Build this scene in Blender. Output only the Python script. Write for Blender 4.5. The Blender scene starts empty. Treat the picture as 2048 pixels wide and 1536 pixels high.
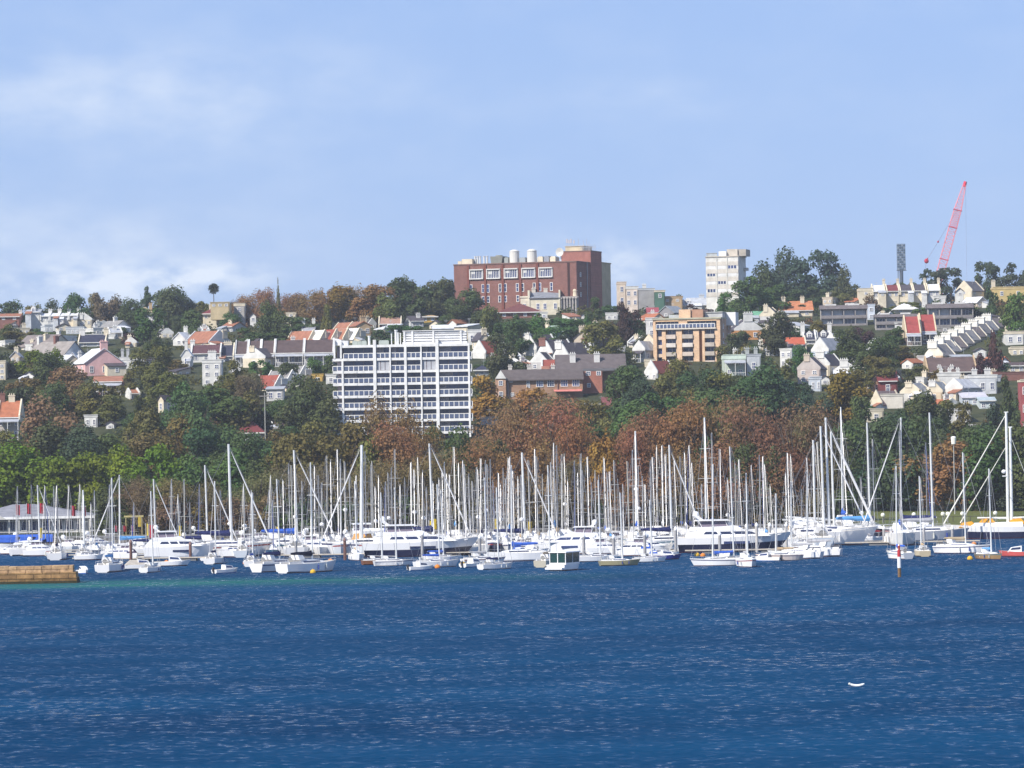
import bpy, math, random
import numpy as np
from mathutils import Vector, Matrix
R = math.radians
rnd = random.Random(7)
SC = bpy.context.scene
COL = SC.collection

# ------------------------------------------------------------------ camera, sky, sun, exposure
FPX = 8400.0                      # focal length in photo pixels (photo 2048 x 1536)
CAMZ = 20.0
PITCH = math.atan(82 / FPX)
ROLL = R(1.0)
cam_data = bpy.data.cameras.new("camera")
cam_data.sensor_width = 36.0
cam_data.lens = 36.0 * FPX / 2048.0
cam_data.clip_start = 1.0
cam_data.clip_end = 30000.0
cam = bpy.data.objects.new("camera", cam_data)
cam.matrix_world = Matrix.Translation((0, 0, CAMZ)) @ Matrix.Rotation(R(90) + PITCH, 4, 'X') @ Matrix.Rotation(-ROLL, 4, 'Z')
COL.objects.link(cam)
SC.camera = cam

SUN_EL, SUN_AZ = R(42), R(227)    # azimuth clockwise from +Y: behind the camera, to its left
sun_vec = Vector((math.sin(SUN_AZ) * math.cos(SUN_EL), math.cos(SUN_AZ) * math.cos(SUN_EL), math.sin(SUN_EL)))
sl = bpy.data.lights.new("sun", 'SUN')
sl.energy = 4.8
sl.angle = R(0.5)
sl.color = (1.0, 0.95, 0.87)
so = bpy.data.objects.new("sun", sl)
so.rotation_euler = sun_vec.to_track_quat('Z', 'Y').to_euler()
so.location = (-200, -200, 300)
COL.objects.link(so)

world = bpy.data.worlds.new("World")
SC.world = world
world.use_nodes = True
wt = world.node_tree
wt.nodes.clear()


def N(t, typ, **kw):
    n = t.nodes.new(typ)
    for k, v in kw.items():
        if k == 'inp':
            for a, b in v.items():
                n.inputs[a].default_value = b
        else:
            setattr(n, k, v)
    return n


def L(t, a, b):
    t.links.new(a, b)


def math_node(t, op, a, b=None, clamp=False):
    n = t.nodes.new('ShaderNodeMath')
    n.operation = op
    n.use_clamp = clamp
    for i, v in enumerate((a, b)):
        if v is None:
            continue
        if isinstance(v, (int, float)):
            n.inputs[i].default_value = v
        else:
            t.links.new(v, n.inputs[i])
    return n.outputs[0]


sky = N(wt, 'ShaderNodeTexSky', sky_type='NISHITA', sun_disc=False, sun_elevation=SUN_EL,
        sun_rotation=SUN_AZ, altitude=0.0, air_density=1.0, dust_density=0.3, ozone_density=3.0)
tint = N(wt, 'ShaderNodeMix', data_type='RGBA', blend_type='MULTIPLY')
tint.inputs[0].default_value = 1.0
tint.inputs[7].default_value = (0.66, 0.70, 0.98, 1)
L(wt, sky.outputs[0], tint.inputs[6])
# clouds live on the sky direction (azimuth, elevation in degrees)
tc = N(wt, 'ShaderNodeTexCoord')
sep = N(wt, 'ShaderNodeSeparateXYZ')
L(wt, tc.outputs['Generated'], sep.inputs[0])
az = math_node(wt, 'MULTIPLY', math_node(wt, 'ARCTAN2', sep.outputs[0], sep.outputs[1]), 57.2958)
el = math_node(wt, 'MULTIPLY', math_node(wt, 'ARCSINE', sep.outputs[2]), 57.2958)
cmb = N(wt, 'ShaderNodeCombineXYZ')
L(wt, az, cmb.inputs[0]); L(wt, math_node(wt, 'MULTIPLY', el, 2.0), cmb.inputs[1])
nz1 = N(wt, 'ShaderNodeTexNoise', inp={'Scale': 0.55, 'Detail': 7.0, 'Roughness': 0.55})
L(wt, cmb.outputs[0], nz1.inputs['Vector'])
nz2 = N(wt, 'ShaderNodeTexNoise', inp={'Scale': 1.6, 'Detail': 6.0, 'Roughness': 0.55})
L(wt, cmb.outputs[0], nz2.inputs['Vector'])


def gauss(a0, sa, e0, se):
    d1 = math_node(wt, 'POWER', math_node(wt, 'DIVIDE', math_node(wt, 'SUBTRACT', az, a0), sa), 2.0)
    d2 = math_node(wt, 'POWER', math_node(wt, 'DIVIDE', math_node(wt, 'SUBTRACT', el, e0), se), 2.0)
    return math_node(wt, 'EXPONENT', math_node(wt, 'MULTIPLY', math_node(wt, 'ADD', d1, d2), -1.0))


def addup(xs):
    s = xs[0]
    for x in xs[1:]:
        s = math_node(wt, 'ADD', s, x)
    return s


veil = addup([gauss(-5.2, 3.2, 4.5, 0.75), gauss(-6.5, 3.0, 2.6, 0.5), math_node(wt, 'MULTIPLY', gauss(2.0, 1.2, 4.4, 0.25), 0.5)])
veil = math_node(wt, 'MULTIPLY', veil, math_node(wt, 'MULTIPLY', math_node(wt, 'SUBTRACT', nz1.outputs[0], 0.28), 2.1, True), True)
puff = addup([gauss(-5.6, 1.5, 2.0, 0.38), gauss(1.1, 0.85, 2.15, 0.32), math_node(wt, 'MULTIPLY', gauss(-4.0, 0.8, 2.1, 0.2), 0.8)])
puff = math_node(wt, 'MULTIPLY', puff, math_node(wt, 'MULTIPLY', math_node(wt, 'SUBTRACT', nz2.outputs[0], 0.36), 4.0, True), True)
# broad thin layer over the rest of the dome so that other views have cloud too
thin = math_node(wt, 'MULTIPLY', math_node(wt, 'SUBTRACT', nz1.outputs[0], 0.45), 0.9, True)
mask = math_node(wt, 'ADD', math_node(wt, 'ADD', math_node(wt, 'MULTIPLY', veil, 0.85), math_node(wt, 'MULTIPLY', puff, 0.95)), math_node(wt, 'MULTIPLY', thin, 0.35), True)
cm = N(wt, 'ShaderNodeMix', data_type='RGBA')
flat = N(wt, 'ShaderNodeMix', data_type='RGBA')
flat.inputs[0].default_value = 0.72
L(wt, tint.outputs[2], flat.inputs[6])
flat.inputs[7].default_value = (3.05, 4.45, 7.3, 1)
L(wt, mask, cm.inputs[0]); L(wt, flat.outputs[2], cm.inputs[6])
cm.inputs[7].default_value = (6.3, 7.0, 8.1, 1)
bg = N(wt, "ShaderNodeBackground", inp={"Strength": 0.09})
L(wt, cm.outputs[2], bg.inputs[0])
wo = N(wt, 'ShaderNodeOutputWorld')
L(wt, bg.outputs[0], wo.inputs[0])

SC.view_settings.view_transform = 'Standard'
SC.view_settings.look = 'None'
SC.view_settings.exposure = 0.5
SC.view_settings.gamma = 1.0
SC.cycles.max_bounces = 5
SC.cycles.diffuse_bounces = 2
SC.cycles.glossy_bounces = 2
SC.cycles.transparent_max_bounces = 4

# ------------------------------------------------------------------ geometry of the view
FW = Vector((0, math.cos(PITCH), math.sin(PITCH)))
UP = Vector((0, -math.sin(PITCH), math.cos(PITCH)))


def ray(px, py):
    u, v = (px - 1024) / FPX, (768 - py) / FPX
    a = u * math.cos(ROLL) + v * math.sin(ROLL)
    b = -u * math.sin(ROLL) + v * math.cos(ROLL)
    d = FW + Vector((1, 0, 0)) * a + UP * b
    return d / d.y


def P(px, py, Y):
    return Vector((0, 0, CAMZ)) + ray(px, py) * Y


def on_water(px, py):
    d = ray(px, py)
    return P(px, py, -CAMZ / d.z)


GP = [(700, -2), (734, 1.6), (790, 2.6), (820, 4), (860, 9), (900, 14.5), (950, 20.5), (1000, 27), (1060, 33),
      (1120, 39.5), (1200, 46.5), (1280, 52), (1330, 53.5), (1400, 52), (1600, 46), (2200, 20), (30000, 10)]


def ground(x, Y):
    z = np.interp(Y, [p[0] for p in GP], [p[1] for p in GP])
    if Y > 800:
        k = min(1.0, (Y - 800) / 150.0)
        z += k * (0.9 * math.sin(x * 0.031 + 1.2) + 0.6 * math.sin(Y * 0.05 + x * 0.02))
        z += k * 0.012 * x
    return float(z)


def on_land(px, py, Y=None):
    d = ray(px, py)
    if Y is None:
        y = 738.0
        while y < 1400:
            p = P(px, py, y)
            if p.z <= ground(p.x, y):
                break
            y += 2.0
        Y = min(y, 1335.0)
    p = P(px, py, Y)
    return Vector((p.x, p.y, p.z))


# ------------------------------------------------------------------ materials (base colour comes from each object's own colour)
MATS = {}


def base_mat(name, rough=0.6, spec=0.4, metallic=0.0):
    m = bpy.data.materials.new(name)
    m.use_nodes = True
    t = m.node_tree
    b = t.nodes['Principled BSDF']
    b.inputs['Roughness'].default_value = rough
    b.inputs['Specular IOR Level'].default_value = spec
    b.inputs['Metallic'].default_value = metallic
    MATS[name] = m
    return m, t, b


def own_colour(name, rough, spec=0.4, metallic=0.0, scale=0.6, lo=0.86, hi=1.08, bump=0.0, bscale=6.0, detail=4.0):
    m, t, b = base_mat(name, rough, spec, metallic)
    oi = N(t, 'ShaderNodeObjectInfo')
    co = N(t, 'ShaderNodeTexCoord')
    nz = N(t, 'ShaderNodeTexNoise', inp={'Scale': scale, 'Detail': detail, 'Roughness': 0.6})
    L(t, co.outputs['Object'], nz.inputs['Vector'])
    mr = N(t, 'ShaderNodeMapRange', inp={'From Min': 0.3, 'From Max': 0.7, 'To Min': lo, 'To Max': hi})
    L(t, nz.outputs[0], mr.inputs[0])
    vm = N(t, 'ShaderNodeVectorMath', operation='SCALE')
    L(t, oi.outputs['Color'], vm.inputs[0]); L(t, mr.outputs[0], vm.inputs['Scale'])
    L(t, vm.outputs[0], b.inputs['Base Color'])
    if bump:
        n2 = N(t, 'ShaderNodeTexNoise', inp={'Scale': bscale, 'Detail': 3.0})
        L(t, co.outputs['Object'], n2.inputs['Vector'])
        bp = N(t, 'ShaderNodeBump', inp={'Strength': bump, 'Distance': 0.1})
        L(t, n2.outputs[0], bp.inputs['Height']); L(t, bp.outputs[0], b.inputs['Normal'])
    return m, t, b, vm


own_colour('stucco', 0.8, 0.2, scale=0.5, lo=0.72, hi=1.06, detail=7.0)
own_colour('gelcoat', 0.25, 0.5, scale=0.5, lo=0.95, hi=1.03)
own_colour('spar', 0.35, 0.5, metallic=0.15, scale=0.4, lo=0.9, hi=1.04)
own_colour('canvas', 0.9, 0.1, scale=1.5, lo=0.8, hi=1.12, bump=0.5, bscale=3.0)
own_colour('bark', 0.9, 0.1, scale=2.0, lo=0.6, hi=1.2)
own_colour('timber', 0.8, 0.2, scale=3.0, lo=0.7, hi=1.15)

# roofing: courses across the slope and weather streaks
m, t, b, vm = own_colour('roofing', 0.75, 0.25, scale=0.8, lo=0.72, hi=1.15, detail=6.0)
wv = N(t, 'ShaderNodeTexWave', wave_type='BANDS', bands_direction='Z', inp={'Scale': 1.1, 'Distortion': 0.4, 'Detail': 1.0})
co = N(t, 'ShaderNodeTexCoord'); L(t, co.outputs['Object'], wv.inputs['Vector'])
bp = N(t, 'ShaderNodeBump', inp={'Strength': 0.25, 'Distance': 0.08})
L(t, wv.outputs['Fac'], bp.inputs['Height']); L(t, bp.outputs[0], b.inputs['Normal'])

# brickwork
m, t, b, vm = own_colour('brickwork', 0.85, 0.15, scale=0.5, lo=0.8, hi=1.1, detail=5.0)
bt = N(t, 'ShaderNodeTexBrick', inp={'Scale': 1.0, 'Mortar Size': 0.014, 'Brick Width': 0.45, 'Row Height': 0.16,
                                     'Color1': (0.85, 0.85, 0.85, 1), 'Color2': (1.12, 1.05, 1.0, 1), 'Mortar': (1.2, 1.25, 1.25, 1)})
co = N(t, 'ShaderNodeTexCoord')
mp = N(t, 'ShaderNodeMapping'); mp.inputs['Rotation'].default_value = (R(90), 0, 0)
L(t, co.outputs['Object'], mp.inputs[0]); L(t, mp.outputs[0], bt.inputs['Vector'])
mx = N(t, 'ShaderNodeMix', data_type='RGBA', blend_type='MULTIPLY'); mx.inputs[0].default_value = 1.0
L(t, vm.outputs[0], mx.inputs[6]); L(t, bt.outputs['Color'], mx.inputs[7]); L(t, mx.outputs[2], b.inputs['Base Color'])

# glass
m, t, b = base_mat('glass', 0.08, 0.7)
oi = N(t, 'ShaderNodeObjectInfo')
mr = N(t, 'ShaderNodeMapRange', inp={'To Min': 0.6, 'To Max': 1.7}); L(t, oi.outputs['Random'], mr.inputs[0])
vm = N(t, 'ShaderNodeVectorMath', operation='SCALE'); vm.inputs[0].default_value = (0.028, 0.040, 0.105)
L(t, mr.outputs[0], vm.inputs['Scale']); L(t, vm.outputs[0], b.inputs['Base Color'])
m, t, b = base_mat('antifoul', 0.6, 0.3); b.inputs['Base Color'].default_value = (0.10, 0.02, 0.025, 1)
m, t, b = base_mat('deck', 0.7, 0.3); b.inputs['Base Color'].default_value = (0.55, 0.5, 0.42, 1)
m, t, b = base_mat('trim', 0.6, 0.3); b.inputs['Base Color'].default_value = (0.78, 0.76, 0.72, 1)

# foliage: hue drifts from clump to clump
m, t, b = base_mat('foliage', 0.7, 0.15)
oi = N(t, 'ShaderNodeObjectInfo'); co = N(t, 'ShaderNodeTexCoord')
geo = N(t, 'ShaderNodeNewGeometry')
nz = N(t, 'ShaderNodeTexNoise', inp={'Scale': 0.55, 'Detail': 5.0, 'Roughness': 0.65}); L(t, geo.outputs['Position'], nz.inputs['Vector'])
mr = N(t, 'ShaderNodeMapRange', inp={'From Min': 0.3, 'From Max': 0.7, 'To Min': 0.78, 'To Max': 1.4}); L(t, nz.outputs[0], mr.inputs[0])
nz2 = N(t, 'ShaderNodeTexNoise', inp={'Scale': 0.12, 'Detail': 2.0}); L(t, geo.outputs['Position'], nz2.inputs['Vector'])
hs = N(t, 'ShaderNodeHueSaturation', inp={'Saturation': 1.0})
L(t, oi.outputs['Color'], hs.inputs['Color'])
mr2 = N(t, 'ShaderNodeMapRange', inp={'From Min': 0.3, 'From Max': 0.7, 'To Min': 0.485, 'To Max': 0.522}); L(t, nz2.outputs[0], mr2.inputs[0])
L(t, mr2.outputs[0], hs.inputs['Hue'])
vm = N(t, 'ShaderNodeVectorMath', operation='SCALE')
L(t, hs.outputs[0], vm.inputs[0]); L(t, mr.outputs[0], vm.inputs['Scale'])
L(t, vm.outputs[0], b.inputs['Base Color'])
tr = N(t, 'ShaderNodeBsdfTranslucent'); L(t, vm.outputs[0], tr.inputs[0])
ms = N(t, 'ShaderNodeMixShader'); ms.inputs[0].default_value = 0.3
L(t, b.outputs[0], ms.inputs[1]); L(t, tr.outputs[0], ms.inputs[2])
L(t, ms.outputs[0], t.nodes['Material Output'].inputs[0])

# sandstone blocks
m, t, b, vm = own_colour('stone', 0.9, 0.15, scale=1.1, lo=0.45, hi=1.3, bump=0.6, bscale=4.0, detail=7.0)
bt = N(t, 'ShaderNodeTexBrick', inp={'Scale': 1.0, 'Mortar Size': 0.035, 'Brick Width': 2.3, 'Row Height': 0.62,
                                     'Color1': (0.8, 0.75, 0.7, 1), 'Color2': (1.15, 1.1, 1.0, 1), 'Mortar': (0.22, 0.2, 0.18, 1)})
co = N(t, 'ShaderNodeTexCoord'); mp = N(t, 'ShaderNodeMapping'); mp.inputs['Rotation'].default_value = (R(90), 0, 0)
L(t, co.outputs['Object'], mp.inputs[0]); L(t, mp.outputs[0], bt.inputs['Vector'])
mx = N(t, 'ShaderNodeMix', data_type='RGBA', blend_type='MULTIPLY'); mx.inputs[0].default_value = 1.0
L(t, vm.outputs[0], mx.inputs[6]); L(t, bt.outputs['Color'], mx.inputs[7]); L(t, mx.outputs[2], b.inputs['Base Color'])

# ground: grass by the shore, dark soil and undergrowth on the hill
m, t, b = base_mat('ground', 0.95, 0.1)
geo = N(t, 'ShaderNodeNewGeometry'); sp = N(t, 'ShaderNodeSeparateXYZ'); L(t, geo.outputs['Position'], sp.inputs[0])
nz = N(t, 'ShaderNodeTexNoise', inp={'Scale': 0.15, 'Detail': 8.0, 'Roughness': 0.65}); L(t, geo.outputs['Position'], nz.inputs['Vector'])
cr = N(t, 'ShaderNodeValToRGB')
cr.color_ramp.elements[0].position = 0.35; cr.color_ramp.elements[0].color = (0.022, 0.030, 0.014, 1)
cr.color_ramp.elements[1].position = 0.7; cr.color_ramp.elements[1].color = (0.075, 0.075, 0.035, 1)
L(t, nz.outputs[0], cr.inputs[0])
cr2 = N(t, 'ShaderNodeValToRGB')
cr2.color_ramp.elements[0].position = 0.3; cr2.color_ramp.elements[0].color = (0.075, 0.095, 0.025, 1)
cr2.color_ramp.elements[1].position = 0.7; cr2.color_ramp.elements[1].color = (0.13, 0.13, 0.045, 1)
L(t, nz.outputs[0], cr2.inputs[0])
mr0 = N(t, 'ShaderNodeMapRange', inp={'From Min': 795.0, 'From Max': 812.0}); L(t, sp.outputs[1], mr0.inputs[0])
mr1 = N(t, 'ShaderNodeMapRange', inp={'From Min': 62.0, 'From Max': 56.0}); L(t, sp.outputs[0], mr1.inputs[0])
class mr: outputs = [math_node(t, 'MAXIMUM', mr0.outputs[0], mr1.outputs[0])]
mx = N(t, 'ShaderNodeMix', data_type='RGBA'); L(t, mr.outputs[0], mx.inputs[0]); L(t, cr2.outputs[0], mx.inputs[6]); L(t, cr.outputs[0], mx.inputs[7])
L(t, mx.outputs[2], b.inputs['Base Color'])

# water: choppy harbour, a green shoal, a few foam flecks
m, t, b = base_mat('water', 0.11, 0.125)
b.inputs['IOR'].default_value = 1.33
geo = N(t, 'ShaderNodeNewGeometry'); sp = N(t, 'ShaderNodeSeparateXYZ'); L(t, geo.outputs['Position'], sp.inputs[0])


def wnoise(scale, sx, sy, detail, rough=0.55):
    mp = N(t, 'ShaderNodeMapping'); mp.inputs['Scale'].default_value = (sx, sy, 1)
    L(t, geo.outputs['Position'], mp.inputs[0])
    n = N(t, 'ShaderNodeTexNoise', inp={'Scale': scale, 'Detail': detail, 'Roughness': rough})
    L(t, mp.outputs[0], n.inputs['Vector'])
    return n.outputs[0]




def wslope(scale, sx, sy, detail, amp):
    """wave slopes straight from noise, so that far chop keeps its steepness"""
    mp = N(t, 'ShaderNodeMapping'); mp.inputs['Scale'].default_value = (sx, sy, 1)
    L(t, geo.outputs['Position'], mp.inputs[0])
    n = N(t, 'ShaderNodeTexNoise', inp={'Scale': scale, 'Detail': detail, 'Roughness': 0.6})
    L(t, mp.outputs[0], n.inputs['Vector'])
    q = N(t, 'ShaderNodeVectorMath', operation='SUBTRACT'); q.inputs[1].default_value = (0.5, 0.5, 0.5)
    L(t, n.outputs['Color'], q.inputs[0])
    k = N(t, 'ShaderNodeVectorMath', operation='MULTIPLY'); k.inputs[1].default_value = (amp * 0.6, amp, 0)
    L(t, q.outputs[0], k.inputs[0])
    return k.outputs[0]


va = N(t, 'ShaderNodeVectorMath', operation='ADD'); L(t, wslope(2.5, 0.55, 0.42, 4.0, 2.5), va.inputs[0]); L(t, wslope(0.22, 0.6, 0.7, 3.0, 0.7), va.inputs[1])
vb = N(t, 'ShaderNodeVectorMath', operation='ADD'); L(t, va.outputs[0], vb.inputs[0]); vb.inputs[1].default_value = (0, -0.47, 1)
gust = N(t, 'ShaderNodeMapRange', inp={'From Min': 0.35, 'From Max': 0.65, 'To Min': 0.84, 'To Max': 1.25}); L(t, wnoise(0.022, 0.45, 1.0, 4.0), gust.inputs[0])
gv = N(t, 'ShaderNodeVectorMath', operation='SCALE'); L(t, va.outputs[0], gv.inputs[0]); L(t, gust.outputs[0], gv.inputs['Scale']); L(t, gv.outputs[0], vb.inputs[0])
vn = N(t, 'ShaderNodeVectorMath', operation='NORMALIZE'); L(t, vb.outputs[0], vn.inputs[0]); L(t, vn.outputs[0], b.inputs['Normal'])
patch = wnoise(0.03, 0.5, 1.0, 4.0)
cr = N(t, 'ShaderNodeValToRGB')
cr.color_ramp.elements[0].position = 0.3; cr.color_ramp.elements[0].color = (0.001, 0.024, 0.070, 1)
cr.color_ramp.elements[1].position = 0.72; cr.color_ramp.elements[1].color = (0.002, 0.040, 0.104, 1)
L(t, patch, cr.inputs[0])
d = math_node(t, 'DIVIDE', math_node(t, 'SUBTRACT', sp.outputs[1], 552.0), 13.0)
shoal = math_node(t, 'EXPONENT', math_node(t, 'MULTIPLY', math_node(t, 'POWER', d, 2.0), -1.0))
fx = N(t, 'ShaderNodeMapRange', inp={'From Min': 20.0, 'From Max': -45.0}); fx.clamp = True; L(t, sp.outputs[0], fx.inputs[0])
shoal = math_node(t, 'MULTIPLY', math_node(t, 'MULTIPLY', shoal, fx.outputs[0]), math_node(t, 'MULTIPLY', wnoise(0.12, 0.3, 1.0, 3.0), 1.5), True)
mx = N(t, 'ShaderNodeMix', data_type='RGBA'); L(t, shoal, mx.inputs[0]); L(t, cr.outputs[0], mx.inputs[6]); mx.inputs[7].default_value = (0.016, 0.105, 0.085, 1)
fo = N(t, 'ShaderNodeMapRange', inp={'From Min': 0.765, 'From Max': 0.80}); fo.clamp = True; L(t, wnoise(0.7, 0.55, 0.5, 5.0, 0.7), fo.inputs[0])
mx2 = N(t, 'ShaderNodeMix', data_type='RGBA'); L(t, math_node(t, 'MULTIPLY', fo.outputs[0], 0.55), mx2.inputs[0]); L(t, mx.outputs[2], mx2.inputs[6]); mx2.inputs[7].default_value = (0.55, 0.62, 0.68, 1)
L(t, mx2.outputs[2], b.inputs['Base Color'])


# ------------------------------------------------------------------ mesh collector and scene-graph helpers
class MB:
    def __init__(s):
        s.v, s.f, s.m = [], [], []

    def add(s, vs, fs, mi=0):
        o = len(s.v)
        s.v += [tuple(v) for v in vs]
        s.f += [tuple(i + o for i in f) for f in fs]
        s.m += [mi] * len(fs)
        return s

    def box(s, x0, x1, y0, y1, z0, z1, mi=0):
        return s.add([(x0, y0, z0), (x1, y0, z0), (x1, y1, z0), (x0, y1, z0), (x0, y0, z1), (x1, y0, z1), (x1, y1, z1), (x0, y1, z1)],
                     [(0, 3, 2, 1), (4, 5, 6, 7), (0, 1, 5, 4), (1, 2, 6, 5), (2, 3, 7, 6), (3, 0, 4, 7)], mi)

    def tube(s, p0, p1, r0, r1=None, n=6, mi=0, caps=True):
        r1 = r0 if r1 is None else r1
        p0, p1 = Vector(p0), Vector(p1)
        d = (p1 - p0)
        d = d.normalized() if d.length > 1e-9 else Vector((0, 0, 1))
        a = d.orthogonal().normalized(); b2 = d.cross(a)
        vs = []
        for p, r in ((p0, r0), (p1, r1)):
            for k in range(n):
                t_ = 2 * math.pi * k / n
                vs.append(p + a * (r * math.cos(t_)) + b2 * (r * math.sin(t_)))
        fs = [(k, (k + 1) % n, n + (k + 1) % n, n + k) for k in range(n)]
        if caps:
            fs += [tuple(range(n - 1, -1, -1)), tuple(range(n, 2 * n))]
        return s.add(vs, fs, mi)

    def prism_y(s, pts, y0, y1, mi=0, y0t=None, y1t=None):
        """polygon in x-z, extruded in y; optional taper with height"""
        zs = [p[1] for p in pts]; za, zb = min(zs), max(zs)
        n = len(pts); vs = []
        for a, at in ((y0, y0t), (y1, y1t)):
            for x, z in pts:
                k = 0 if at is None else (z - za) / max(1e-6, zb - za)
                vs.append((x, a + (0 if at is None else (at - a) * k), z))
        fs = [tuple(range(n)), tuple(range(2 * n - 1, n - 1, -1))] + [(k, n + k, n + (k + 1) % n, (k + 1) % n) for k in range(n)]
        return s.add(vs, fs, mi)

    def prism_x(s, pts, x0, x1, mi=0):
        n = len(pts)
        vs = [(x0, y, z) for y, z in pts] + [(x1, y, z) for y, z in pts]
        fs = [tuple(range(n)), tuple(range(2 * n - 1, n - 1, -1))] + [(k, n + k, n + (k + 1) % n, (k + 1) % n) for k in range(n)]
        return s.add(vs, fs, mi)

    def dome(s, c, r, h=None, n=10, m=5, mi=0, full=False):
        h = r if h is None else h
        c = Vector(c); vs = []; fs = []
        lo = -90 if full else 0
        for j in range(m + 1):
            e = R(lo + (90 - lo) * j / m)
            for k in range(n):
                a = 2 * math.pi * k / n
                vs.append((c.x + r * math.cos(e) * math.cos(a), c.y + r * math.cos(e) * math.sin(a), c.z + h * math.sin(e)))
        for j in range(m):
            for k in range(n):
                fs.append((j * n + k, j * n + (k + 1) % n, (j + 1) * n + (k + 1) % n, (j + 1) * n + k))
        return s.add(vs, fs, mi)

    def mesh(s, name, mats):
        me = bpy.data.meshes.new(name)
        me.from_pydata(s.v, [], s.f)
        for mm in mats:
            me.materials.append(MATS[mm])
        if len(mats) > 1:
            me.polygons.foreach_set('material_index', s.m)
        me.update()
        # consistent outward normals
        import bmesh
        bm = bmesh.new(); bm.from_mesh(me)
        bmesh.ops.recalc_face_normals(bm, faces=bm.faces)
        bm.to_mesh(me); bm.free()
        return me


CACHE = {}


def part(name, mb, mats, parent, col=(1, 1, 1), loc=(0, 0, 0), rot=0.0, scale=None, key=None, label=None):
    """one part: a mesh object under its thing; equal keys share mesh data"""
    if isinstance(mats, str):
        mats = (mats,)
    if key is not None and key in CACHE:
        me = CACHE[key]
    else:
        if callable(mb):
            mb = mb()
        me = mb if isinstance(mb, bpy.types.Mesh) else mb.mesh(name, mats)
        if key is not None:
            CACHE[key] = me
    o = bpy.data.objects.new(name, me)
    COL.objects.link(o)
    o.parent = parent
    o.location = loc
    o.rotation_euler = (0, 0, rot)
    if scale is not None:
        o.scale = scale
    o.color = (col[0], col[1], col[2], 1)
    if label:
        o['label'] = label
    return o


REG = []


def thing(name, cat, loc, rot=0.0, desc='', group=None, px=0, py=0, label=None, zone='hill'):
    o = bpy.data.objects.new(name, None)
    o.empty_display_size = 0.5
    COL.objects.link(o)
    o.location = loc
    o.rotation_euler = (0, 0, rot)
    o['category'] = cat
    if group:
        o['group'] = group
    REG.append(dict(o=o, desc=desc, px=px, py=py, label=label, zone=zone))
    return o


def structure(name, mb, mats, col=(1, 1, 1), kind='structure', label=None):
    o = part(name, mb, mats, None, col)
    o['kind'] = kind
    if label:
        o['label'] = label
    return o
# ------------------------------------------------------------------ land and water
def terrain():
    mb = MB()
    xs = list(range(-1500, -300, 100)) + list(range(-300, 301, 10)) + list(range(400, 1501, 100))
    ys = [720, 730, 734.5, 734.6] + list(range(745, 1421, 8)) + [1500, 1600, 1800, 2200, 2800]
    vs = [(x * (1 if y < 1500 else y / 1500.0), y, (-2.0 if y < 734.55 else ground(x, y))) for y in ys for x in xs]
    n = len(xs)
    fs = [(j * n + i, j * n + i + 1, (j + 1) * n + i + 1, (j + 1) * n + i) for j in range(len(ys) - 1) for i in range(n - 1)]
    return mb.add(vs, fs)


structure('terrain', terrain(), 'ground')
wm = MB()
wm.add([(-3000, -400, 0), (3000, -400, 0), (3000, 736, 0), (-3000, 736, 0)], [(0, 1, 2, 3)])
structure('harbour_water', wm, 'water')

# sea wall along the park
t0 = thing('sea_wall', 'wall', (0, 734, 0), 0, label='long low grey stone sea wall along the park lawn behind the boats')
part('wall_face', MB().box(-500, 500, -0.6, 0.6, -1.5, 1.65), 'stone', t0, (0.20, 0.19, 0.18))
part('coping', MB().box(-500, 500, -0.7, 0.75, 1.652, 1.9), 'stucco', t0, (0.27, 0.26, 0.25))

# the park lawn comes further out on the right
mb = MB()
xs_ = [57, 60] + list(range(70, 520, 25)); ys_ = [711, 716, 724, 735, 746]
mb.add([(x, y, 1.72 + (y - 711) * .012) for y in ys_ for x in xs_], [(j * len(xs_) + i, j * len(xs_) + i + 1, (j + 1) * len(xs_) + i + 1, (j + 1) * len(xs_) + i) for j in range(4) for i in range(len(xs_) - 1)])
structure('park_lawn', mb, 'ground')
t0 = thing('sea_wall', 'wall', (57, 710.5, 0), 0, label='grey stone sea wall under the lawn behind the ketch at right')
part('wall_face', MB().box(0, 450, -0.5, 0.5, -1.5, 1.45).box(-.5, .4, .503, 24, -1.5, 1.45), 'stone', t0, (0.30, 0.28, 0.26))
part('coping', MB().box(0, 450, -0.6, 0.7, 1.452, 1.75), 'stucco', t0, (0.40, 0.38, 0.36))

# sandstone breakwater at the left
pb = on_water(154, 1166)
t0 = thing('breakwater', 'breakwater', (pb.x, pb.y, 0), R(1.0), label='brown sandstone block breakwater with low parapet ending in open water', zone='water')
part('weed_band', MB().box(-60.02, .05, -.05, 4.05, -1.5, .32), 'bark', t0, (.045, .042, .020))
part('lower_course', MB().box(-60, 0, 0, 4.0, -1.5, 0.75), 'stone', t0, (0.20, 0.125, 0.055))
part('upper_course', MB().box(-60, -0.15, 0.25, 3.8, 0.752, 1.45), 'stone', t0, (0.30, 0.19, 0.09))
part('parapet', MB().box(-60, -9.2, 0.7, 3.4, 1.452, 2.35).box(-9.15, -4.8, 0.66, 3.4, 1.452, 2.28).box(-4.75, -0.6, 0.73, 3.4, 1.452, 2.33), 'stone', t0, (0.44, 0.30, 0.18))


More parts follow.
